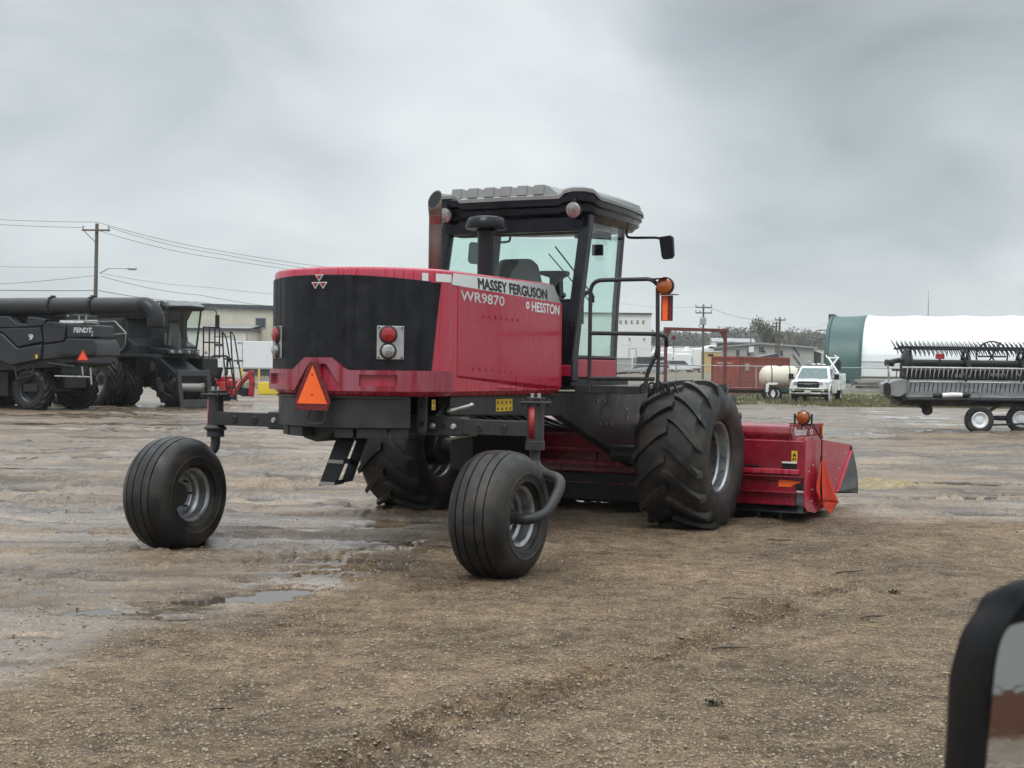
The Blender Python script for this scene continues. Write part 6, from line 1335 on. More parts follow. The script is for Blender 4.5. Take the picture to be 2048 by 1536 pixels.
# ---- chain-link fence lines
def fence(pts, hgt, label, name='chain_link_fence', step=3.2):
    """pts: ground points"""
    T = thing(name, label, 'fence', pts[0]); o = pts[0]
    m = bpy.data.materials.get('chain_link_mesh')
    if not m:
        m, N, L, out = newmat('chain_link_mesh'); tc = N('ShaderNodeTexCoord'); mp = N('ShaderNodeMapping'); L(tc.outputs['Object'], mp.inputs[0])
        d = N('ShaderNodeBsdfPrincipled', i_Roughness=.4, i_Metallic=.6); d.inputs['Base Color'].default_value = (.36, .37, .38, 1); t = N('ShaderNodeBsdfTransparent')
        sx = N('ShaderNodeSeparateXYZ'); L(mp.outputs[0], sx.inputs[0]); cs = []
        for op in ('ADD', 'SUBTRACT'):
            a = N('ShaderNodeMath', operation=op); L(sx.outputs[0], a.inputs[0]); L(sx.outputs[2], a.inputs[1]); k = N('ShaderNodeMath', operation='MULTIPLY', n_1=13.0); L(a.outputs[0], k.inputs[0]); f = N('ShaderNodeMath', operation='FRACT'); L(k.outputs[0], f.inputs[0]); c = N('ShaderNodeMath', operation='LESS_THAN', n_1=.04); L(f.outputs[0], c.inputs[0]); cs.append(c)
        mx = N('ShaderNodeMath', operation='MAXIMUM'); L(cs[0].outputs[0], mx.inputs[0]); L(cs[1].outputs[0], mx.inputs[1]); ms = N('ShaderNodeMixShader'); L(mx.outputs[0], ms.inputs[0]); L(t.outputs[0], ms.inputs[1]); L(d.outputs[0], ms.inputs[2]); L(ms.outputs[0], out.inputs[0])
    for a, b in zip(pts[:-1], pts[1:]):
        a = a - o; b = b - o; n = max(1, round((b - a).length / step))
        q = MB(); q.quad(a, b, b + V(0, 0, hgt), a + V(0, 0, hgt)); q.build('wire_mesh', m, T)
        q = MB(); q.tube([a + V(0, 0, hgt), b + V(0, 0, hgt)], .03, 6); q.build('top_rail', M['galv'], T)
        for k in range(n + 1):
            p = a.lerp(b, k / n); q = MB(); q.cyl(p, p + V(0, 0, hgt + .05), .035, n=8); q.build('fence_post', M['galv'], T)
fence([gpt(1180, 797) * 1, gpt(1800, 797)], 1.9, 'grey chain link fence running before the red container and fabric shed', step=6.4)
fence([dpt(360, 752, 150).xy.to_3d(), dpt(446, 752, 150).xy.to_3d()], 1.9, 'grey chain link fence before the beige annex')
# ---- red container
def container():
    p = dpt(1480, 790, 98); p.z = 0; F = Frame(p, -6); T = F.thing('shipping_container', 'rusty red shipping container standing corner on behind the fence', 'container')
    zt_ = F.on(1478, 712, X=0).z; e = F.on(1407, 714, Y=0)
    ang = R(62); L = 6.06; dx, dy = math.cos(ang), math.sin(ang)
    # find the turn of the long side so that it ends at the right place
    W_ = 2.44; best = None
    for k in range(5, 88):
        dd = V(math.cos(R(k)), math.sin(R(k)), 0); q_ = F.w(dd.x * L, dd.y * L)
        u = 1024 + (q_.x / q_.y) * CF
        if best is None or abs(u - 1580) < best[0]: best = (abs(u - 1580), k)
    k = best[1]; T.rotation_euler = (0, 0, F.a + R(k)); F = Frame(p, math.degrees(F.a) + k)
    h = F.on(1478, 713, X=0).z; h = max(2.5, min(2.95, h))
    ribs = lambda a, b, n: [(a + (b - a) * i / (4 * n), (0, 0, .035, .035)[i % 4]) for i in range(4 * n + 1)]
    q = MB(); P = [(x, d) for x, d in ribs(.12, L - .12, 20)]; q.prism([(x, d + .03) for x, d in P] + [(L - .12, .2), (.12, .2)], .18, h - .12, 'Z'); q.build('side_wall', M['rust'], T)
    q = MB(); P = [(d + .03, y) for y, d in ribs(.1, W_ - .1, 9)]; q.prism(P + [(.3, W_ - .1), (.3, .1)], .18, h - .12, 'Z'); ew = q.build('end_wall', M['rust'], T)
    q = MB(); q.bb(.06, L - .06, .06, W_ - .02, h - .1, h - .04); q.bb(.2, L - .02, W_ - .1, W_, .15, h - .1); q.bb(L - .1, L, .1, W_ - .1, .15, h - .1); q.bb(.1, L - .1, .1, W_ - .1, .12, .2); q.build('shell', M['rust'], T)
    for x in (0, L - .12):
        for y in (0, W_ - .12): q = MB(); q.bb(x, x + .12, y, y + .12, 0, h); q.build('corner_post', M['gantry'], T, bevel=.01)
    for z in (.02, h - .13):
        q = MB(); q.bb(.12, L - .12, 0, .1, z, z + .14); q.build('side_rail', M['rust'], T); q = MB(); q.bb(0, .1, .12, W_ - .12, z, z + .14); q.build('end_rail', M['rust'], T)
    text('number_lettering', 'TGHU 751961 2', M['white'], ew, (-.002, 1.95, h - .50), (0, -1, 0), (0, 0, 1), 1.3, .12, .004)
    text('side_mark', 'XI', M['white'], T, (.55, -.004, h - .95), (1, 0, 0), (0, 0, 1), .45, .5, .004)
container()
# ---- flat deck trailer with a tank, in front of the container
def tank_trailer():
    F = Frame(gpt(1500, 800), 0); F = Frame(F.loc, -4); T = F.thing('flat_trailer', 'low flat trailer with white mudguard carrying a cream tank', 'trailer')
    x = lambda u, Y=0: F.on(u, 790, Y=Y).x
    q = MB(); q.bb(x(1458), x(1582), 0, 2.0, .55, .68); q.build('deck', M['gantry'], T, bevel=.01)
    q = MB(); q.bb(x(1462), x(1578), .1, .25, .38, .55); q.bb(x(1462), x(1578), 1.75, 1.9, .38, .55); q.tube([(x(1462), 1, .5), (x(1440), 1, .45)], .07, 6); q.build('frame_rail', M['cdark'], T)
    q = MB(); q.tube([(x(1460), .0, .68), (x(1460), 0, 1.05), (x(1507), 0, 1.05), (x(1507), 0, .68)], .03, 6); q.build('side_rail', M['gantry'], T)
    for u in (1541, 1549): wheel(T, (x(u), -.16, .38), .40, .24, rim='twhite'); 
    wheel(T, (x(1545), 2.1, .38), .40, .24)
    q = MB(); q.prism([(x(1530), .45), (x(1531.5), .88), (x(1537), .98), (x(1553), .98), (x(1555), .9), (x(1550), .86), (x(1537), .86), (x(1535), .45)], -.32, .0, 'Y'); q.build('mudguard', M['twhite'], T, bevel=.02)
    q = MB(); q.bb(x(1555), x(1578), -.02, .3, .45, .75); q.build('stand', M['tgreen'], T, bevel=.02)
    Ft = Frame(F.w(x(1563), 1.0, .68), -4); Tt = Ft.thing('tank', 'cream plastic tank lying on the flat trailer by the white truck', 'tank')
    l = 1.15; q = MB(); q.lathe([(.001, -l), (.25, -l + .02), (.50, -l + .16), (.62, -l + .36), (.64, -l + .5), (.64, l - .5), (.62, l - .36), (.5, l - .16), (.25, l - .02), (.001, l)], (0, 0, .62), (1, 0, .0), 28); q.build('shell', M['tank'], Tt)
    q = MB()
    for xx in (-.5, .5): q.lathe([(.655, -.03), (.66, 0), (.655, .03)], (xx, 0, .62), (1, 0, 0), 28)
    each(q, 'strap', M['dtrim'], Tt); q = MB(); q.cyl((0, 0, 1.2), (0, 0, 1.32), .18, n=14); q.build('lid', M['dtrim'], Tt)
tank_trailer()
# ---- white service truck facing the camera
def truck():
    F = Frame(gpt(1616, 805), -111); T = F.thing('service_truck', 'white pickup service truck with black grille facing the camera', 'truck')
    P = M['vwhite']; W_ = 1.02
    # X ahead (towards us), Y to its left (right in the picture)
    q = MB(); rings = []
    for x, zt_, w in ((-.15, 1.12, .94), (.0, 1.16, 1.0), (-.6, 1.20, 1.02), (-1.55, 1.26, 1.02)):
        rings.append([(x, -w, .62), (x, -w, zt_ - .1), (x, -w * .82, zt_), (x, 0, zt_ + .03), (x, w * .82, zt_), (x, w, zt_ - .1), (x, w, .62)])
    rings = [rings[0], rings[1], rings[2], rings[3]]; rings[0] = [(.06, y, z) for _, y, z in rings[0]]; rings[1] = [(-.1, y, z) for _, y, z in rings[1]]
    q.loft(rings); q.build('hood', P, T, bevel=.04)
    q = MB(); q.loft([[(-1.45, -1.0, .45), (-1.45, 1.0, .45), (-1.45, 1.02, 1.25), (-1.45, -1.02, 1.25)], [(-3.4, -1.0, .45), (-3.4, 1.0, .45), (-3.4, 1.02, 1.25), (-3.4, -1.02, 1.25)]]); cb = q.build('cab_body', P, T, bevel=.04)
    q = MB(); q.loft([[(-1.35, -.95, 1.24), (-1.35, .95, 1.24), (-3.35, .97, 1.24), (-3.35, -.97, 1.24)], [(-2.05, -.76, 1.86), (-2.05, .76, 1.86), (-3.3, .78, 1.86), (-3.3, -.78, 1.86)], [(-2.2, -.70, 1.93), (-2.2, .70, 1.93), (-3.2, .72, 1.95), (-3.2, -.72, 1.95)]]); q.build('cab_top', P, T, bevel=.04)
    q = MB(); q.loft([[(-1.372, -.82, 1.28), (-1.372, .82, 1.28), (-1.98, .66, 1.82), (-1.98, -.66, 1.82)], [(-1.36, -.82, 1.285), (-1.36, .82, 1.285), (-1.965, .66, 1.825), (-1.965, -.66, 1.825)]]); q.build('windscreen', pmat('truck_glass', (.10, .145, .14), .06, var=.25, coat=.6), T)
    for s in (-1, 1):
        q = MB(); q.prism([(-1.62, 1.30), (-2.15, 1.78), (-3.15, 1.80), (-3.15, 1.30)], s * .84, s * .93, 'Y'); q.build('side_window', M['win'], T)
        q = MB(); q.box((-1.75, s * 1.22, 1.36), (.16, .26, .30)); q.box((-1.75, s * 1.03, 1.28), (.06, .3, .06)); q.build('mirror', M['black'], T, bevel=.04)
        q = MB(); q.loft([[(.05, s * .60, .93), (.05, s * .99, .90), (.05, s * .99, 1.08), (.05, s * .60, 1.10)], [(.10, s * .60, .94), (.03, s * .97, .92), (.02, s * .97, 1.06), (.09, s * .60, 1.09)]]); q.build('headlight', M['lens'], T, bevel=.02)
        wheel(T, (-.95, s * .88, .42), .42, .28, rim='galv'); wheel(T, (-4.6, s * .92, .42), .42, .28, rim='galv')
        q = MB(); q.lathe([(.46, -.04), (.54, -.02), (.54, .04), (.46, .05)], (-.95, s * 1.0, .45), (0, s, 0), 24); q.build('arch', M['vwhite'], T)
        q = MB(); q.ball((.17, s * .78, .62), (.03, .1, .05), 10, 6); q.build('fog_lamp', M['lens'], T)
    q = MB(); q.prism([(-.56, .80), (-.6, 1.0), (-.52, 1.12), (.52, 1.12), (.6, 1.0), (.56, .80)], .05, .10, 'X'); g = q.build('grille', M['black'], T, bevel=.02)
    q = MB(); q.bb(.10, .115, -.5, -.24, .985, 1.005); q.bb(.10, .115, .24, .5, .985, 1.005); each(q, 'grille_bar', M['chrome'], g)
    text('grille_lettering', 'RAM', M['chrome'], g, (.106, -.20, .955), (0, 1, 0), (0, 0, 1), .40, .07, .004, bold=.03)
    q = MB(); q.loft([[(.02, -1.02, .62), (.16, -.55, .60), (.16, .55, .60), (.02, 1.02, .62), (-.2, 1.03, .62), (-.2, -1.03, .62)], [(.04, -1.03, .76), (.18, -.55, .76), (.18, .55, .76), (.04, 1.03, .76), (-.2, 1.04, .76), (-.2, -1.04, .76)]]); q.loft([[(.0, -1.0, .44), (.13, -.55, .42), (.13, .55, .42), (.0, 1.0, .44), (-.2, 1.0, .44), (-.2, -1.0, .44)], [(.02, -1.02, .53), (.15, -.55, .52), (.15, .55, .52), (.02, 1.02, .53), (-.2, 1.02, .53), (-.2, -1.02, .53)]]); q.build('bumper', M['chrome'], T, bevel=.03)
    q = MB(); q.bb(-.1, .12, -.6, .6, .5, .64); q.build('air_intake', M['black'], T); q = MB(); q.bb(.18, .19, -.16, .16, .52, .64); q.build('licence_plate', M['cream2'], T)
    q = MB(); q.bb(-5.6, -.3, -.7, .7, .3, .6); q.build('chassis', M['cdark'], T)
    # service body with doors, crane rack and beacons
    for s in (-1, 1):
        q = MB(); q.bb(-6.0, -3.6, s * .62, s * 1.10, .62, 1.55); bx = q.build('tool_locker', P, T, bevel=.03)
        for x0, x1, z0, z1 in ((-4.1, -3.65, .66, 1.2), (-4.1, -3.65, 1.24, 1.5), (-5.1, -4.15, 1.0, 1.5), (-5.9, -5.15, .66, 1.5)):
            q = MB(); q.bb(x0, x1, s * 1.095, s * 1.115, z0, z1); dr = q.build('locker_door', P, bx, bevel=.01); q = MB(); q.bb(x1 - .14, x1 - .04, s * 1.113, s * 1.125, (z0 + z1) / 2 - .05, (z0 + z1) / 2 + .05); q.build('latch', M['black'], dr)
    q = MB(); q.bb(-6.0, -3.5, -.62, .62, .62, .8); q.bb(-3.62, -3.5, -1.08, 1.08, .62, 1.6); q.build('service_bed', P, T, bevel=.02)
    q = MB(); q.tube([(-3.6, .35, 1.55), (-3.9, 1.0, 2.45)], .05, 6); q.tube([(-3.6, 1.05, 1.55), (-3.9, .4, 2.45)], .05, 6); q.tube([(-3.9, .35, 2.42), (-3.95, .30, 2.55)], .03, 6); q.tube([(-3.88, .95, 2.42), (-3.9, .75, 2.55)], .03, 6); q.tube([(-3.9, .4, 2.4), (-3.9, 1.02, 2.4)], .035, 6); q.build('ladder_rack', P, T)
    q = MB(); q.lathe([(.30, -.06), (.36, -.05), (.36, .05), (.30, .06), (.1, .05), (.1, -.05)], (-4.5, .85, 2.0), (.3, .9, 0), 20); q.build('hose_reel', M['cdark'], T)
    for y, h in ((-.42, .24), (-.15, .12), (.12, .14), (.4, .1)):
        q = MB(); q.bb(-2.75, -2.5, y - .09, y + .09, 1.95, 1.95 + h); q.build('roof_lamp', P if h < .2 else M['lens'], T, bevel=.03)
    q = MB(); q.bb(-2.9, -2.4, -.6, .6, 1.95, 1.99); q.build('roof_bracket', M['cdark'], T)
truck()
# ---- fabric shed with a green end bay
def fabric_shed():
    a18 = 18; p0 = dpt(1646, 768, 140); p0.z = 0; F = Frame(p0, -a18)        # X along the ridge to the right, Y away
    T = F.thing('fabric_shed', 'long white arched fabric shed with a dark green end bay', 'shed')
    WD, HT = 20.0, F.on(1668, 631, Y=10).z
    def prof(t): # 0 near foot, 1 far foot
        a = math.pi * t; c = math.cos(a); s = math.sin(a)
        return (WD / 2 - WD / 2 * (abs(c) ** .80) * (1 if c > 0 else -1), HT * (s ** .72))
    def skin(nm, x0, x1, mat, n):
        q = MB(); rows = []; m = max(2, int((x1 - x0) / .6))
        for i in range(m + 1):
            x = x0 + (x1 - x0) * i / m; bay = 4.6; ph = ((x - LG) / bay) % 1.0; dip = -.16 * math.sin(math.pi * ph) ** .7
            rows.append([(x, (y - WD / 2) * (1 + dip / WD * 1.6) + WD / 2, max(0, z * (1 + dip / HT))) for y, z in [prof(t) for t in np.linspace(0, 1, 41)]])
        q.loft(rows, False, False); return q.build(nm, M[mat], T, solid=.03, ang=60)
    LG = F.on(1722, 768, Y=0).x
    skin('green_bay', 0, LG, 'green', 6); skin('white_skin', LG, LG + 46, 'fabric', 6)
    q = MB(); q.prism([prof(t) for t in np.linspace(0, 1, 41)], .25, .3, 'X'); q.build('end_wall', M['green'], T)
    q = MB(); q.bb(-.5, .1, 9.4, 10.6, HT - .55, HT + .12); q.build('vent_box', M['dtrim'], T)
    q = MB(); q.bb(-1.6, 0, 9.2, 9.3, HT - 1.6, HT - 1.5); q.bb(-1.4, 0, 9.2, 9.3, HT - 2.5, HT - 2.4); each(q, 'bracket_arm', M['dtrim'], T)
    q = MB(); q.bb(LG, LG + 46, -.04, -.01, 2.55, 2.68)
    for i in range(3): q.tube([(LG, -.12, 3.0 + .14 * i), (LG + 46, -.12, 3.0 + .14 * i)], .015, 4)
    each(q, 'tension_cable', M['galv'], T)
    m = dpt(1857, 588, 170); b = dpt(1857, 640, 170); T2 = thing('antenna_mast', 'thin antenna mast rising behind the white fabric shed', 'mast', (m.x, m.y, 0)); q = MB(); q.tube([(0, 0, 0), (0, 0, m.z - 1.2), (0, 0, m.z)], [.09, .06, .02], 6); q.build('pole', M['galv'], T2); q = MB(); q.cyl((0, 0, m.z - .1), (0, 0, m.z + .5), .015, n=5); q.build('whip', M['wire'], T2)
fabric_shed()
def timber_pile():
    rng = random.Random(3)
    for i, (u0, u1, v, lab) in enumerate([(1694, 1800, 789, 'stack of grey timbers at the foot of the fabric shed')]):
        p = dpt(u0, v, 118); p.z = 0; F = Frame(p, -4); T = F.thing('timber_stack', lab, 'timber'); L = 9
        for r_ in range(5):
            for k in range(3):
                x0 = rng.uniform(-.4, .6); q = MB(); q.box((L / 2 + x0, k * .45 + rng.uniform(-.05, .05), .16 + r_ * .26), (L - rng.uniform(0, 2), .3, .2), rng.uniform(-.02, .02)); q.build('timber', M['wood'] if (r_ + k) % 3 else M['concrete'], T, bevel=.01)
    p = dpt(1690, 772, 128); p.z = 0; T = thing('rubble_heap', 'low heap of grey rubble below the white fabric wall', 'rubble', p); q = MB()
    for i in range(260):
        x = rng.uniform(-2, 13); h = 1.0 * (1 - abs(x - 5.5) / 9) * rng.random(); s = rng.uniform(.12, .4)
        q.box((x, rng.uniform(-.8, 1.2), h + .1), (s, s * rng.uniform(.6, 1.2), s * .7), Matrix.Rotation(rng.uniform(0, 3), 3, Vector((rng.random(), rng.random(), rng.random())).normalized()))
    q.build('rubble', M['concrete'], T)
    T['kind'] = 'stuff'
timber_pile()
# ---- grey low building on the right
def grey_building():
    F = Frame(dpt(1540, 745, 210), 0); F.loc.z = 1.0; T = F.thing('grey_building', 'low grey building with a shallow pitched roof behind the red container', 'building')
    P = lambda u, v: F.on(u, v, Y=0)
    l, m, r = P(1442, 694), P(1520, 687), P(1628, 694)
    q = MB(); q.prism([(l.x, 0), (l.x, l.z - .1), (m.x, m.z - .1), (r.x, r.z - .25), (r.x, 0)], 0, 16, 'Y'); q.build('wall', M['gwall'], T)
    q = MB(); q.prism([(l.x - .6, l.z - .15), (l.x - .6, l.z + .1), (m.x, m.z + .15), (r.x + .5, r.z), (r.x + .5, r.z - .25), (m.x, m.z - .1)], -.5, 16.5, 'Y'); q.build('roof', M['greyroof'], T)
    for (u0, v0, u1, v1) in ((1472, 700, 1479, 712), (1494, 700, 1501, 712), (1518, 693, 1528, 705), (1560, 701, 1566, 712), (1525, 701, 1531, 706)):
        a, b = P(u0, v0), P(u1, v1); q = MB(); q.bb(a.x, b.x, -.03, .05, b.z, a.z); w = q.build('window', M['win'], T); q = MB(); q.bb(a.x - .08, b.x + .08, -.06, .02, b.z - .1, b.z); q.build('sill', M['greyroof'], w)
    a, b = P(1497, 693), P(1507, 705); q = MB(); q.bb(a.x, b.x, -.4, 0, b.z, a.z); q.build('wall_cabinet', M['wwhite'], T, bevel=.03)
    for (u, v) in ((1589, 698), (1590, 716)):
        c = P(u, v); q = MB()
        for k in range(4): q.prism([(c.x - .4 + k * .28, c.z + .5 - k * .35), (c.x - .2 + k * .28, c.z + .5 - k * .35), (c.x + k * .28, c.z - k * .35), (c.x - .2 + k * .28, c.z - k * .35)], -.06, -.02, 'Y')
        q.build('arrow_sign', M['dtrim'], T)
    a, b = P(1625, 700), P(1645, 720); q = MB(); q.prism([(a.x, 0), (a.x, a.z), (b.x, b.z + 1.0), (b.x, 0)], 1, 9, 'Y'); q.build('lean_to', M['dtrim'], T); q = MB(); q.prism([(a.x - .1, a.z), (a.x - .1, a.z + .15), (b.x + .2, b.z + 1.1), (b.x + .2, b.z + .95)], .7, 9.3, 'Y'); q.build('lean_to_roof', M['wwhite'], T)
    p = dpt(1530, 718, 150); p.z = 0; F2 = Frame(p, 3); T2 = F2.thing('dark_hopper_trailer', 'long dark covered trailer behind the red container', 'trailer'); a = F2.on(1495, 714, Y=0); b = F2.on(1556, 706, Y=0)
    q = MB(); q.prism([(a.x, .8), (a.x, a.z - .2), (b.x, b.z), (b.x + .1, .8)], 0, 2.4, 'Y'); q.build('body', M['cargrey'], T2, bevel=.05)
    for x in (a.x + .8, b.x - .8): wheel(T2, (x, .2, .5), .5, .3)
    sedan(1588, 752, 140, 150, M['carsilver'], 'silver car half hidden between the red container and white truck')
grey_building()
pole(1407, 608, 150, [(615, .85, (-.95, .95, .0)), (626, .85, (-.95, .95, -.45))], 'grey pole with two crossarms and a transformer behind the container', -.004, .13)
def transformer():
    p = dpt(1406, 643, 149.6); T = thing('transformer', 'grey transformer box hung on the two armed pole', 'transformer', p); q = MB(); q.bb(-.32, .3, -.3, .25, -.35, .35); q.build('tank', M['galv'], T, bevel=.05)
    q = MB()
    for x in (-.2, 0, .2): q.tube([(x, 0, .35), (x, 0, .5)], .05, 6)
    each(q, 'bushing', M['galv'], T); q = MB(); q.tube(smooth_path([(-.3, 0, -.3), (-.45, 0, -.5), (-.2, 0, -.62), (.1, 0, -.55)], 4), .03, 5); q.build('cable', M['wire'], T)
transformer()
pole(1560, 634, 165, [(640, .62, (-.9, .9, 0))], 'dark leaning pole with a short crossarm, right of the bushy tree', .035, .15)
pole(1553, 643, 172, [(647, .5, (-.9, .9)), (653, .5, (-.9,))], 'dark pole close beside the leaning pole', .004, .13)
pole(1502, 654, 230, [(657, .3, (-.8, .8))], 'far thin pole above the grey building roof', 0, .12)
wire([(1407, 612, 150), (1560, 640, 165)], 'wire from the transformer pole to the leaning pole', .014, .5); wire([(1424, 616, 150), (1571, 641, 165)], 'second wire from the transformer pole to the leaning pole', .014, .55)
wire([(1560, 640, 165), (1668, 640, 155)], 'wire from the leaning pole to the green shed end', .014, .9)
wire([(1230, 604, 150), (1396, 613, 150)], 'faint wire from behind the cab to the transformer pole', .012, .3); wire([(1236, 686, 230), (1256, 690, 240), (1330, 700, 260)], 'low wire crossing the white building wall', .02, .3)
# ================================================================ hillside, woods, trees
def hillside():
    xs = np.concatenate([np.linspace(-30, 160, 60), np.linspace(175, 700, 40)]); ys = np.concatenate([np.linspace(112, 360, 60), np.linspace(375, 2500, 60)])
    vs = [(x, y, hillz(x, y) + (0 if y < 200 else .15 * math.sin(x * .05) * math.sin(y * .02))) for y in ys for x in xs]; nx = len(xs)
    q = MB(); q.v = vs; q.f = [(j * nx + i, j * nx + i + 1, (j + 1) * nx + i + 1, (j + 1) * nx + i) for j in range(len(ys) - 1) for i in range(nx - 1)]; q.m = [0] * len(q.f)
    m, N, L, out = newmat('hillside_field'); b = N('ShaderNodeBsdfPrincipled', i_Roughness=.9); L(b.outputs[0], out.inputs[0]); tc = N('ShaderNodeTexCoord')
    n1 = N('ShaderNodeTexNoise', i_Scale=.012, i_Detail=6.0); mp = N('ShaderNodeMapping'); mp.inputs['Scale'].default_value = (.5, 1, 1); L(tc.outputs['Object'], mp.inputs[0]); L(mp.outputs[0], n1.inputs['Vector'])
    n2 = N('ShaderNodeTexNoise', i_Scale=.25, i_Detail=8.0, i_Roughness=.7); L(tc.outputs['Object'], n2.inputs['Vector'])
    c1 = ramp(N, [(.38, (.135, .130, .075)), (.5, (.17, .145, .10)), (.62, (.125, .11, .085))]); L(n1.outputs[0], c1.inputs[0]); c2 = ramp(N, [(.3, g3(.7)), (.7, g3(1.25))]); L(n2.outputs[0], c2.inputs[0])
    mx = N('ShaderNodeMixRGB', blend_type='MULTIPLY', n_0=1.0); L(c1.outputs[0], mx.inputs[1]); L(c2.outputs[0], mx.inputs[2]); L(mx.outputs[0], b.inputs['Base Color'])
    tag(q.build('hillside', m), 'grassy and ploughed hillside rising beyond the yard', kind='structure')
    # pale track across it
    q = MB(); rows = []
    for t in np.linspace(0, 1, 30):
        x = 40 + 62 * t; y = 400 + 150 * t; rows.append([(x - 2, y - 3, hillz(x - 2, y - 3) + .3), (x + 2, y + 4, hillz(x + 2, y + 4) + .3)])
    q.loft(rows, False, False); tag(q.build('farm_track', M['gwall']), 'pale gravel track climbing the hillside', kind='structure')
hillside()
def leafmat(name, col, var=.4):
    return pmat(name, col, .75, var=var, vscale=.35, rvar=.1)
M['leaf_far'] = leafmat('distant_foliage', (.085, .092, .068)); M['leaf_dull'] = leafmat('budding_foliage', (.105, .115, .068)); M['bark'] = pmat('grey_bark', (.115, .10, .088), .85, var=.3, vscale=3)
def leaves(rng, centres, per, spread, size):
    vs = []; fs = []
    for c in centres:
        for _ in range(per):
            p = Vector(c) + Vector((rng.gauss(0, spread), rng.gauss(0, spread), rng.gauss(0, spread * .8))); n = Vector((rng.gauss(0, 1), rng.gauss(0, 1), rng.gauss(0, 1))).normalized(); u = n.orthogonal().normalized() * size * rng.uniform(.6, 1.3); w = n.cross(u) * .6
            k = len(vs); vs += [p - u, p + w, p + u, p - w]; fs.append((k, k + 1, k + 2, k + 3))
    return vs, fs
def leafobj(name, vs, fs, mat, parent=None):
    me = bpy.data.meshes.new(name); me.from_pydata([tuple(v) for v in vs], [], fs); me.materials.append(mat); o = bpy.data.objects.new(name, me); COL.objects.link(o); o.parent = parent; return o
def tree(u, vbase, vtop, Y, label, seed, leafy=True, wide=.35, group='trees beyond the yard'):
    rng = random.Random(seed); p = dpt(u, vbase, Y); p.z = hillz(p.x, p.y) - .1; top = dpt(u, vtop, Y).z - p.z
    T = thing('tree', label, 'tree', p, 0, group); q = MB(); tips = []
    def grow(a, d, ln, r, dep):
        b = a + d * ln; m = a.lerp(b, .5) + Vector((rng.gauss(0, .04), rng.gauss(0, .04), 0)) * ln; q.tube([a, m, b], [r, r * .82, r * .62], 5, False)
        tips.append(b)
        if dep == 0: return
        for i in range(rng.choice((2, 3, 3))):
            e = (d + Vector((rng.gauss(0, wide), rng.gauss(0, wide), rng.uniform(-.05, .35)))).normalized(); grow(b, e, ln * rng.uniform(.62, .86), r * .58, dep - 1)
        if rng.random() < .7: e = (d + Vector((rng.gauss(0, wide * 1.6), rng.gauss(0, wide * 1.6), .1))).normalized(); grow(m, e, ln * .7, r * .5, dep - 1)
    grow(Vector((0, 0, 0)), Vector((0, 0, 1)), top * .26, top * .022, 4 if leafy else 5)
    zmax = max(t.z for t in tips); k = top / zmax
    q.v = [(v[0] * k, v[1] * k, v[2] * k) for v in q.v]; q.build('trunk', M['bark'], T)
    if leafy:
        vs, fs = leaves(rng, [t * k for t in tips if t.z > zmax * .3], 16, top * .045, top * .018); leafobj('crown', vs, fs, M['leaf_dull'], T)
tree(1534, 716, 638, 260, 'tall bushy olive tree left of the leaning pole', 4, True, .26)
tree(1577, 716, 653, 280, 'bare branched tree right of the leaning pole', 9, False, .42); tree(1617, 716, 661, 285, 'bare spreading tree against the green shed end', 13, False, .45); tree(1596, 714, 664, 330, 'small bare tree between the two larger bare trees', 21, False, .42)
def far_woods():
    rng = random.Random(8); cs = []
    for i in range(470):
        u = rng.uniform(1296, 1660) if i < 330 else rng.uniform(560, 1300); band = rng.random(); Y = rng.uniform(640, 900); p = dpt(u, 700, Y); h = rng.uniform(4, 8.5) * (1.0 if u > 1440 else .6)
        z = hillz(p.x, Y)
        for k in range(rng.randint(3, 6)): cs.append((p.x + rng.gauss(0, 2.2), Y + rng.gauss(0, 2), z + h * rng.uniform(.2, .85)))
    vs, fs = leaves(rng, cs, 26, 1.7, .75); tag(leafobj('distant_wood', vs, fs, M['leaf_far']), 'grey green wood along the far hill', kind='stuff')
    # scattered roofs among the trees
    for i, (u, v, w) in enumerate([(1446, 683, 9), (1466, 686, 14), (1486, 684, 10)]):
        p = dpt(u, v, 620); T = thing('far_house', ['pale roofed house farthest left among the hill trees', 'pale long house between two others on the hill', 'pale house on the hill nearest the bushy tree'][i], 'house', (p.x, 620, p.z - 3), 0, 'houses on the hill')
        q = MB(); q.bb(-w / 2, w / 2, 0, 8, 0, 3.0); q.build('wall', M['wwhite'], T); q = MB(); q.prism([(-.4, 3.0), (4, 4.6), (8.4, 3.0)], -w / 2 - .3, w / 2 + .3, 'X'); q.build('roof', M['greyroof'], T)
far_woods()
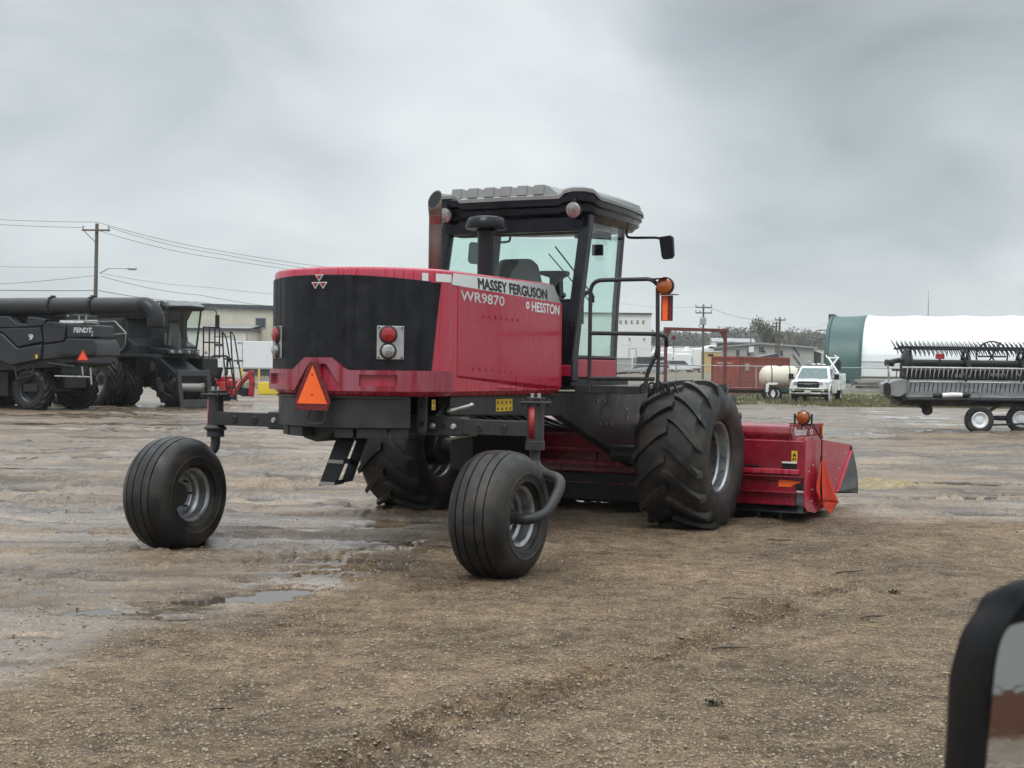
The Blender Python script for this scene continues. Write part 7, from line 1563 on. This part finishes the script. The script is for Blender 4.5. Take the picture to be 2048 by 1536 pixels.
# ================================================================ draper header on its transport wheels, right edge
def draper():
    p = gpt(1776, 866); F = Frame((p.x, 40.0, 0), 1.5); T = F.thing('draper_header', 'long black draper header with toothed reel on transport wheels at the right edge', 'header')
    on = lambda u, v, Y=0: F.on(u, v, Y=Y); Xe = 11.5; blk = M['cdark']
    xl = on(1800, 780).x
    q = MB(); q.prism([(-.55, .98), (.35, 1.22), (.45, 1.45), (.50, 1.45), (.42, 1.15), (-.5, .90)], xl, Xe, 'X'); q.build('deck_sheet', M['dgrey'], T, bevel=.01)
    q = MB(); q.prism([(-.75, .90), (-.45, .99), (-.2, .95), (.4, 1.0), (.5, .75), (-.3, .72)], on(1790, 800).x, Xe, 'X'); q.build('underframe', blk, T, bevel=.02)
    q = MB(); q.prism([(.45, 1.3), (.45, 2.0), (.75, 2.0), (.8, 1.2)], xl + .2, Xe, 'X'); q.build('back_frame', blk, T, bevel=.03)
    q = MB(); x = xl
    while x < Xe - .1: q.prism([(x, -.74), (x + .05, -.95), (x + .07, -.74)], .93, .955, 'Z'); x += .075
    tt = q.build('cutter_teeth', M['steel'], T); tt['kind'] = 'stuff'
    # pale slats and cut-outs of the back wall seen through the reel
    for i in range(9):
        x = 2.3 + i * 1.02; q = MB(); q.bb(x, x + .42, .42, .45, 1.52 + (i % 2) * .04, 1.62 + (i % 2) * .04); q.build('back_slot', M['dgrey'], T)
    # reel
    cz, cy, RR = 1.90, -.35, .52; x0 = on(1812, 729, cy).x
    q = MB(); q.tube([(x0, cy, cz), (Xe, cy, cz)], .105, 16); q.build('reel_tube', blk, T)
    for k, a in enumerate((58, -14, -86, 130, 202)):
        y, z = cy - RR * math.cos(R(a)), cz + RR * math.sin(R(a)); q = MB(); q.tube([(x0 - .25, y, z), (Xe, y, z)], .028, 8); br = q.build('reel_bar', M['csteel'] if k in (1, 2) else blk, T)
        q = MB(); x = x0 - .4 if k == 0 else x0 - .1
        while x < Xe:
            j = .012 * math.sin(x * 37)
            if k in (0, 3): q.tube([(x - .10 + j, y, z + .17), (x - .04, y - .01, z + .07), (x + .02, y, z - .02), (x + .07, y - .03, z - .12), (x + .09 + j, y - .05, z - .20)], [.010, .017, .020, .017, .010], 5)
            else: q.tube([(x, y, z), (x - .02, y - .02, z - .10), (x - .035 + j, y - .02, z - .20), (x - .03 + j, y, z - .28)], [.018, .016, .014, .008], 5)
            x += .125
        tn = q.build('tine_row', M['csteel'] if k == 1 else blk, br); tn['kind'] = 'stuff'
    for u in (1816, 1931, 2042, 2153):
        x = on(u, 729, cy).x; q = MB(); q.lathe([(.33, -.03), (.37, -.03), (.37, .03), (.33, .03)], (x, cy, cz), (1, 0, 0), 28, close=True)
        for i in range(5):
            a = R(58 + 72 * i); q.tube([(x, cy - .08 * math.cos(a), cz + .08 * math.sin(a)), (x, cy - RR * math.cos(a), cz + RR * math.sin(a))], [.045, .03], 6)
        q.lathe([(.16, -.06), (.16, .06), (.10, .08), (.10, -.08)], (x, cy, cz), (1, 0, 0), 20); q.build('reel_spider', M['frame'], T)
    x = on(1816, 729, cy).x; q = MB(); q.lathe([(.40, .0), (.36, -.05), (.12, -.14), (.001, -.15)], (x - .06, cy, cz), (1, 0, 0), 28); q.build('reel_shield', M['frame'], T)
    x = on(1990, 712, .2).x; q = MB(); q.lathe([(.40, -.03), (.44, -.03), (.44, .03), (.40, .03)], (x, .45, 2.12), (.25, 1, 0), 28, close=True)
    for i in range(6): a = i * 1.05; q.tube([(x, .45, 2.12), (x + .40 * math.cos(a), .45, 2.12 + .40 * math.sin(a))], .025, 5)
    q.build('drive_ring', blk, T)
    # end shield, reel arm, links
    pts = [(1770, 768), (1786, 760), (1806, 757), (1813, 762), (1813, 786), (1800, 795), (1782, 792), (1772, 788)]; P = [(on(u, v, -.6).x, on(u, v, -.6).z) for u, v in pts]
    q = MB(); q.prism(P, -.62, -.5, 'Y'); q.prism([(x_ * 1 + .1, z_) for x_, z_ in P], -.5, .4, 'Y'); es = q.build('end_shield', M['dgrey'], T, bevel=.04)
    pts = [(1768, 767), (1776, 764), (1781, 770), (1782, 786), (1777, 793), (1768, 788)]; P = [(on(u, v, -.65).x, on(u, v, -.65).z) for u, v in pts]; q = MB(); q.prism(P, -.69, -.55, 'Y'); q.build('divider_nose', blk, T, bevel=.03)
    pts = [(1776, 792), (1800, 796), (1850, 797), (1850, 806), (1826, 811), (1800, 806)]; P = [(on(u, v, -.3).x, on(u, v, -.3).z) for u, v in pts]; q = MB(); q.prism(P, -.5, .2, 'Y'); q.build('end_frame', blk, T, bevel=.02)
    a, b = on(1776, 725, -.4), on(1800, 720, -.4); q = MB(); q.tube([a, b], .07, 10); q.tube([a + V(-.08, 0, 0), a + V(.16, 0, -.02)], .09, 10); q.build('reel_arm', blk, T)
    q = MB(); q.tube([on(1776, 728, -.5), on(1777, 772, -.5)], .018, 6); q.tube([on(1774, 728, -.5), on(1779, 750, -.5), on(1777, 772, -.5)], .014, 6); q.build('lift_link', M['csteel'], T)
    q = MB(); a = on(1880, 713, -.85); q.bb(a.x - .12, a.x + .12, -.87, -.83, a.z - .07, a.z + .07); sg = q.build('red_marker', M['redlens'], T); q = MB(); q.bb(a.x - .02, a.x + .02, -.85, -.8, a.z - .3, a.z - .07); q.build('marker_stem', blk, sg)
    a, b = on(1884, 791, -.8), on(1924, 790, -.8); q = MB(); q.tube([a, a + (b - a) * .5 + V(0, 0, .01), b], [.065, .068, .06], 14); q.build('document_tube', M['vwhite'], T)
    for e in (a, b): q = MB(); q.ball(e + V(-.1 if e is a else .1, 0.02, 0), (.16, .09, .08), 12, 8); q.build('tube_holder', blk, T)
    # transport gear
    a, b = on(1832, 806, -.2), on(1853, 820, -.2); q = MB(); q.tube([a, b], .05, 8); q.build('gauge_arm', blk, T); wheel(T, (b.x + .02, -.2, b.z - .0), .145, .16, (.45, 1, 0), 'hubdark', .45)
    a = on(1958, 840, -.9); wheel(T, (a.x, -.9, a.z), .385, .26, (0.10, 1, 0), 'twhite', .57); pass
    b = on(2041, 838, -.5); wheel(T, (b.x, -.5, b.z), .385, .26, (.25, 1, 0), 'twhite', .57)
    q = MB(); q.tube([(a.x, -.4, .42), (a.x + 2.4, -.4, .40)], .07, 8); q.tube([(a.x + .3, -.6, .55), (a.x + .8, -.5, .85)], .05, 8); q.prism([(a.x - .25, .98), (a.x + 1.7, .98), (a.x + 1.5, .72), (a.x - .1, .78)], -.5, .3, 'Y'); q.prism([(a.x + .45, .85), (a.x + 1.35, .64), (a.x + 1.4, .72), (a.x + .6, .95)], -.55, -.45, 'Y'); q.tube([(a.x + .2, -.75, .22), (a.x + 1.6, -.6, .28)], .03, 6); q.build('transport_frame', blk, T, bevel=.01)
draper()
# ================================================================ twigs, weeds and clods on the yard
M['twig'] = pmat('dark_twig', (.050, .032, .022), .7, var=.4, vscale=30); M['twig_pale'] = pmat('pale_straw_stalk', (.40, .30, .16), .7, var=.3, vscale=30)
def twig(pts, label, mat='twig', r=.006):
    P = [gpt(u, v) for u, v in pts]; P = [Vector((p.x, p.y, hz(p.x, p.y) + r + .004)) for p in P]; o = P[0].copy(); q = MB(); S = smooth_path([p - o for p in P], 4)
    S = [s + Vector((0, 0, .003 * math.sin(i * .9))) for i, s in enumerate(S)]; q.tube(S, [r * (1 - .5 * i / len(S)) for i in range(len(S))], 6); m = S[len(S) // 2]; q.tube([m, m + Vector((.02, .05, .015))], [r * .6, r * .3], 5)
    ob = q.build('twig', M[mat]); ob.location = o; tag(ob, label, 'twig', 'twigs lying on the yard')
twig([(1424, 1308), (1460, 1305), (1498, 1301)], 'dark brown twig on the gravel below the drive wheel, longest of all')
twig([(1722, 1243), (1745, 1240), (1772, 1241)], 'short dark twig nearest the side mirror'); twig([(1672, 1153), (1700, 1148), (1728, 1146)], 'thin bent dark twig right of the header stand')
twig([(1534, 1085), (1560, 1086), (1584, 1089)], 'thin straight twig just before the header end'); twig([(1480, 1146), (1510, 1150), (1535, 1153)], 'pale thin stalk midway before the drive wheel', 'twig_pale', .004)
twig([(1425, 1218), (1460, 1224), (1495, 1230)], 'pale straw stalk above the longest twig', 'twig_pale', .004); twig([(1444, 1203), (1465, 1203), (1488, 1205)], 'small dark twig just above the pale stalk', 'twig', .004)
twig([(421, 1424), (445, 1421), (468, 1421)], 'dark twig alone in the left foreground', 'twig', .005); twig([(1885, 1352), (1905, 1354), (1922, 1356)], 'pale stick close to the mirror edge', 'twig_pale', .005)
twig([(1718, 1258), (1750, 1258), (1780, 1259)], 'pale stalk just below the short dark twig', 'twig_pale', .003); twig([(132, 1033), (145, 1030), (160, 1026)], 'dark twig in the wet mud left of the front caster tyre')
def weed(u, v, label, seed):
    rng = random.Random(seed); p = gpt(u, v); p.z = hz(p.x, p.y); T = thing('weed', label, 'weed', p, 0, 'small weeds in the gravel'); vs, fs = [], []
    for i in range(46):
        a = rng.uniform(0, 6.28); l = rng.uniform(.012, .034); c = Vector((rng.gauss(0, .02), rng.gauss(0, .02), 0)); d = Vector((math.cos(a) * l, math.sin(a) * l, rng.uniform(.005, .035))); w = Vector((-math.sin(a), math.cos(a), 0)) * .006
        k = len(vs); vs += [c, c + d * .6 + w, c + d, c + d * .6 - w]; fs.append((k, k + 1, k + 2, k + 3))
    leafobj('leaves', vs, fs, pmat('weed_green', (.042, .050, .026), .8, var=.3), T)
weed(1788, 1190, 'tiny green weed in the gravel right of the drive wheel', 1); weed(1427, 1418, 'tiny dark weed in the foreground gravel', 2)
# ================================================================ mirror of the photographer's own vehicle
def side_mirror():
    c = dpt(2110, 1460, .95); d = px_ray(2020, 1310).normalized(); r = Vector((.55, -.83, -.0)).normalized(); n = (r - d).normalized()
    def pt(u, v, off=0):
        e = px_ray(u, v); o = Vector((0, 0, CH)); t = (c - o).dot(n) / e.dot(n); return o + e * t + n * off
    ol = [(1930, 1900), (1946, 1720), (1960, 1536), (1968, 1360), (1976, 1300), (1992, 1254), (2018, 1214), (2048, 1168), (2140, 1152), (2230, 1160), (2280, 1200), (2296, 1290), (2284, 1500), (2262, 1740), (2240, 1900), (2200, 1960), (2060, 1985), (1910, 1970)]
    il = [(1924, 1880), (1941, 1710), (1957, 1536), (1973, 1392), (1981, 1320), (1994, 1272), (2018, 1250), (2080, 1238), (2140, 1230), (2190, 1236), (2212, 1262), (2216, 1320), (2206, 1500), (2188, 1720), (2170, 1860), (2140, 1895), (2060, 1905), (1956, 1900)]
    T = thing('side_mirror', 'blurred black side mirror of the vehicle the photo was taken from', 'mirror', c)
    A = [pt(u, v) - c for u, v in ol]; B = [pt(u, v) - c for u, v in il]
    A = [x for x in smooth_path(A + [A[0]], 4)][:-1]; B = [x for x in smooth_path(B + [B[0]], 4)][:-1]; ca = sum(A, Vector()) / len(A)
    q = MB(); q.loft([B and [b - n * .006 for b in B], [b + n * .004 for b in B], [b.lerp(a, .25) + n * .010 for a, b in zip(A, B)], [b.lerp(a, .75) + n * .009 for a, b in zip(A, B)], [a - n * .002 for a in A], [a - n * .02 for a in A], [ca + (a - ca) * .93 - n * .055 for a in A], [ca + (a - ca) * .70 - n * .085 for a in A], [ca + (a - ca) * .3 - n * .095 for a in A]], False)
    q._add([tuple(ca + (a - ca) * .3 - n * .095) for a in A], [tuple(range(len(A)))]); q.build('housing', M['mirror_black'], T)
    m, N, L, out = newmat('mirror_glass'); g = N('ShaderNodeBsdfGlossy', i_Roughness=.02); g.inputs[0].default_value = (.78, .80, .82, 1); tc = N('ShaderNodeTexCoord'); nz = N('ShaderNodeTexNoise', i_Scale=60); L(tc.outputs['Object'], nz.inputs['Vector']); bp = N('ShaderNodeBump', i_Strength=.006, i_Distance=.01); L(nz.outputs[0], bp.inputs['Height']); L(bp.outputs[0], g.inputs['Normal']); L(g.outputs[0], out.inputs[0])
    q = MB(); q._add([tuple(b - n * .003) for b in B], [tuple(range(len(B)))]); q._add([tuple(b - n * .006) for b in B], [tuple(range(len(B)))[::-1]]); q.build('mirror_glass', m, T)
    e = pt(2290, 1600) - c; q = MB(); q.tube(smooth_path([e - n * .05, e + Vector((.10, -.02, -.02)) - n * .05, e + Vector((.30, -.22, -.05))], 5), .022, 12); q.build('mirror_arm', M['black'], T)
    # what it reflects: a white trailer on a rust brown frame behind the viewer
    o = Vector((0, 0, CH)); b = c + r * 30; F = Frame((b.x, b.y, 0), math.degrees(math.atan2(r.y, r.x)) + 90); T2 = F.thing('livestock_trailer', 'white trailer on a rust brown frame behind the viewer, seen only in the side mirror', 'trailer')
    q = MB(); q.bb(-4, 4, 0, 2.2, .75, 3.4); q.build('body', M['gwall'], T2, bevel=.05); q = MB(); q.bb(-4.2, 4.2, -.1, 2.2, .0, .75); q.build('frame', pmat('rust_brown_frame', (.15, .055, .026), .6, var=.2), T2)
    q = MB()
    for x in np.linspace(-4, 4, 9): q.bb(x - .03, x + .03, -.06, 0, .95, 3.4)
    q.bb(-4, 4, -.06, 0, 1.6, 1.68)
    q.build('body_rib', M['dtrim'], T2)
side_mirror()

# ================================================================ damp air
def haze():
    m = bpy.data.materials.new('damp_air'); m.use_nodes = True; N, L = NT(m.node_tree); out = N('ShaderNodeOutputMaterial')
    v = N('ShaderNodeVolumePrincipled', i_Density=.00028); v.inputs['Color'].default_value = (.93, .95, .96, 1); v.inputs['Anisotropy'].default_value = .2; L(v.outputs[0], out.inputs['Volume'])
    q = MB(); q.bb(-420, 760, -60, 2560, -1.5, 42); tag(q.build('haze', m), 'thin damp haze over the yard', kind='stuff')
haze()
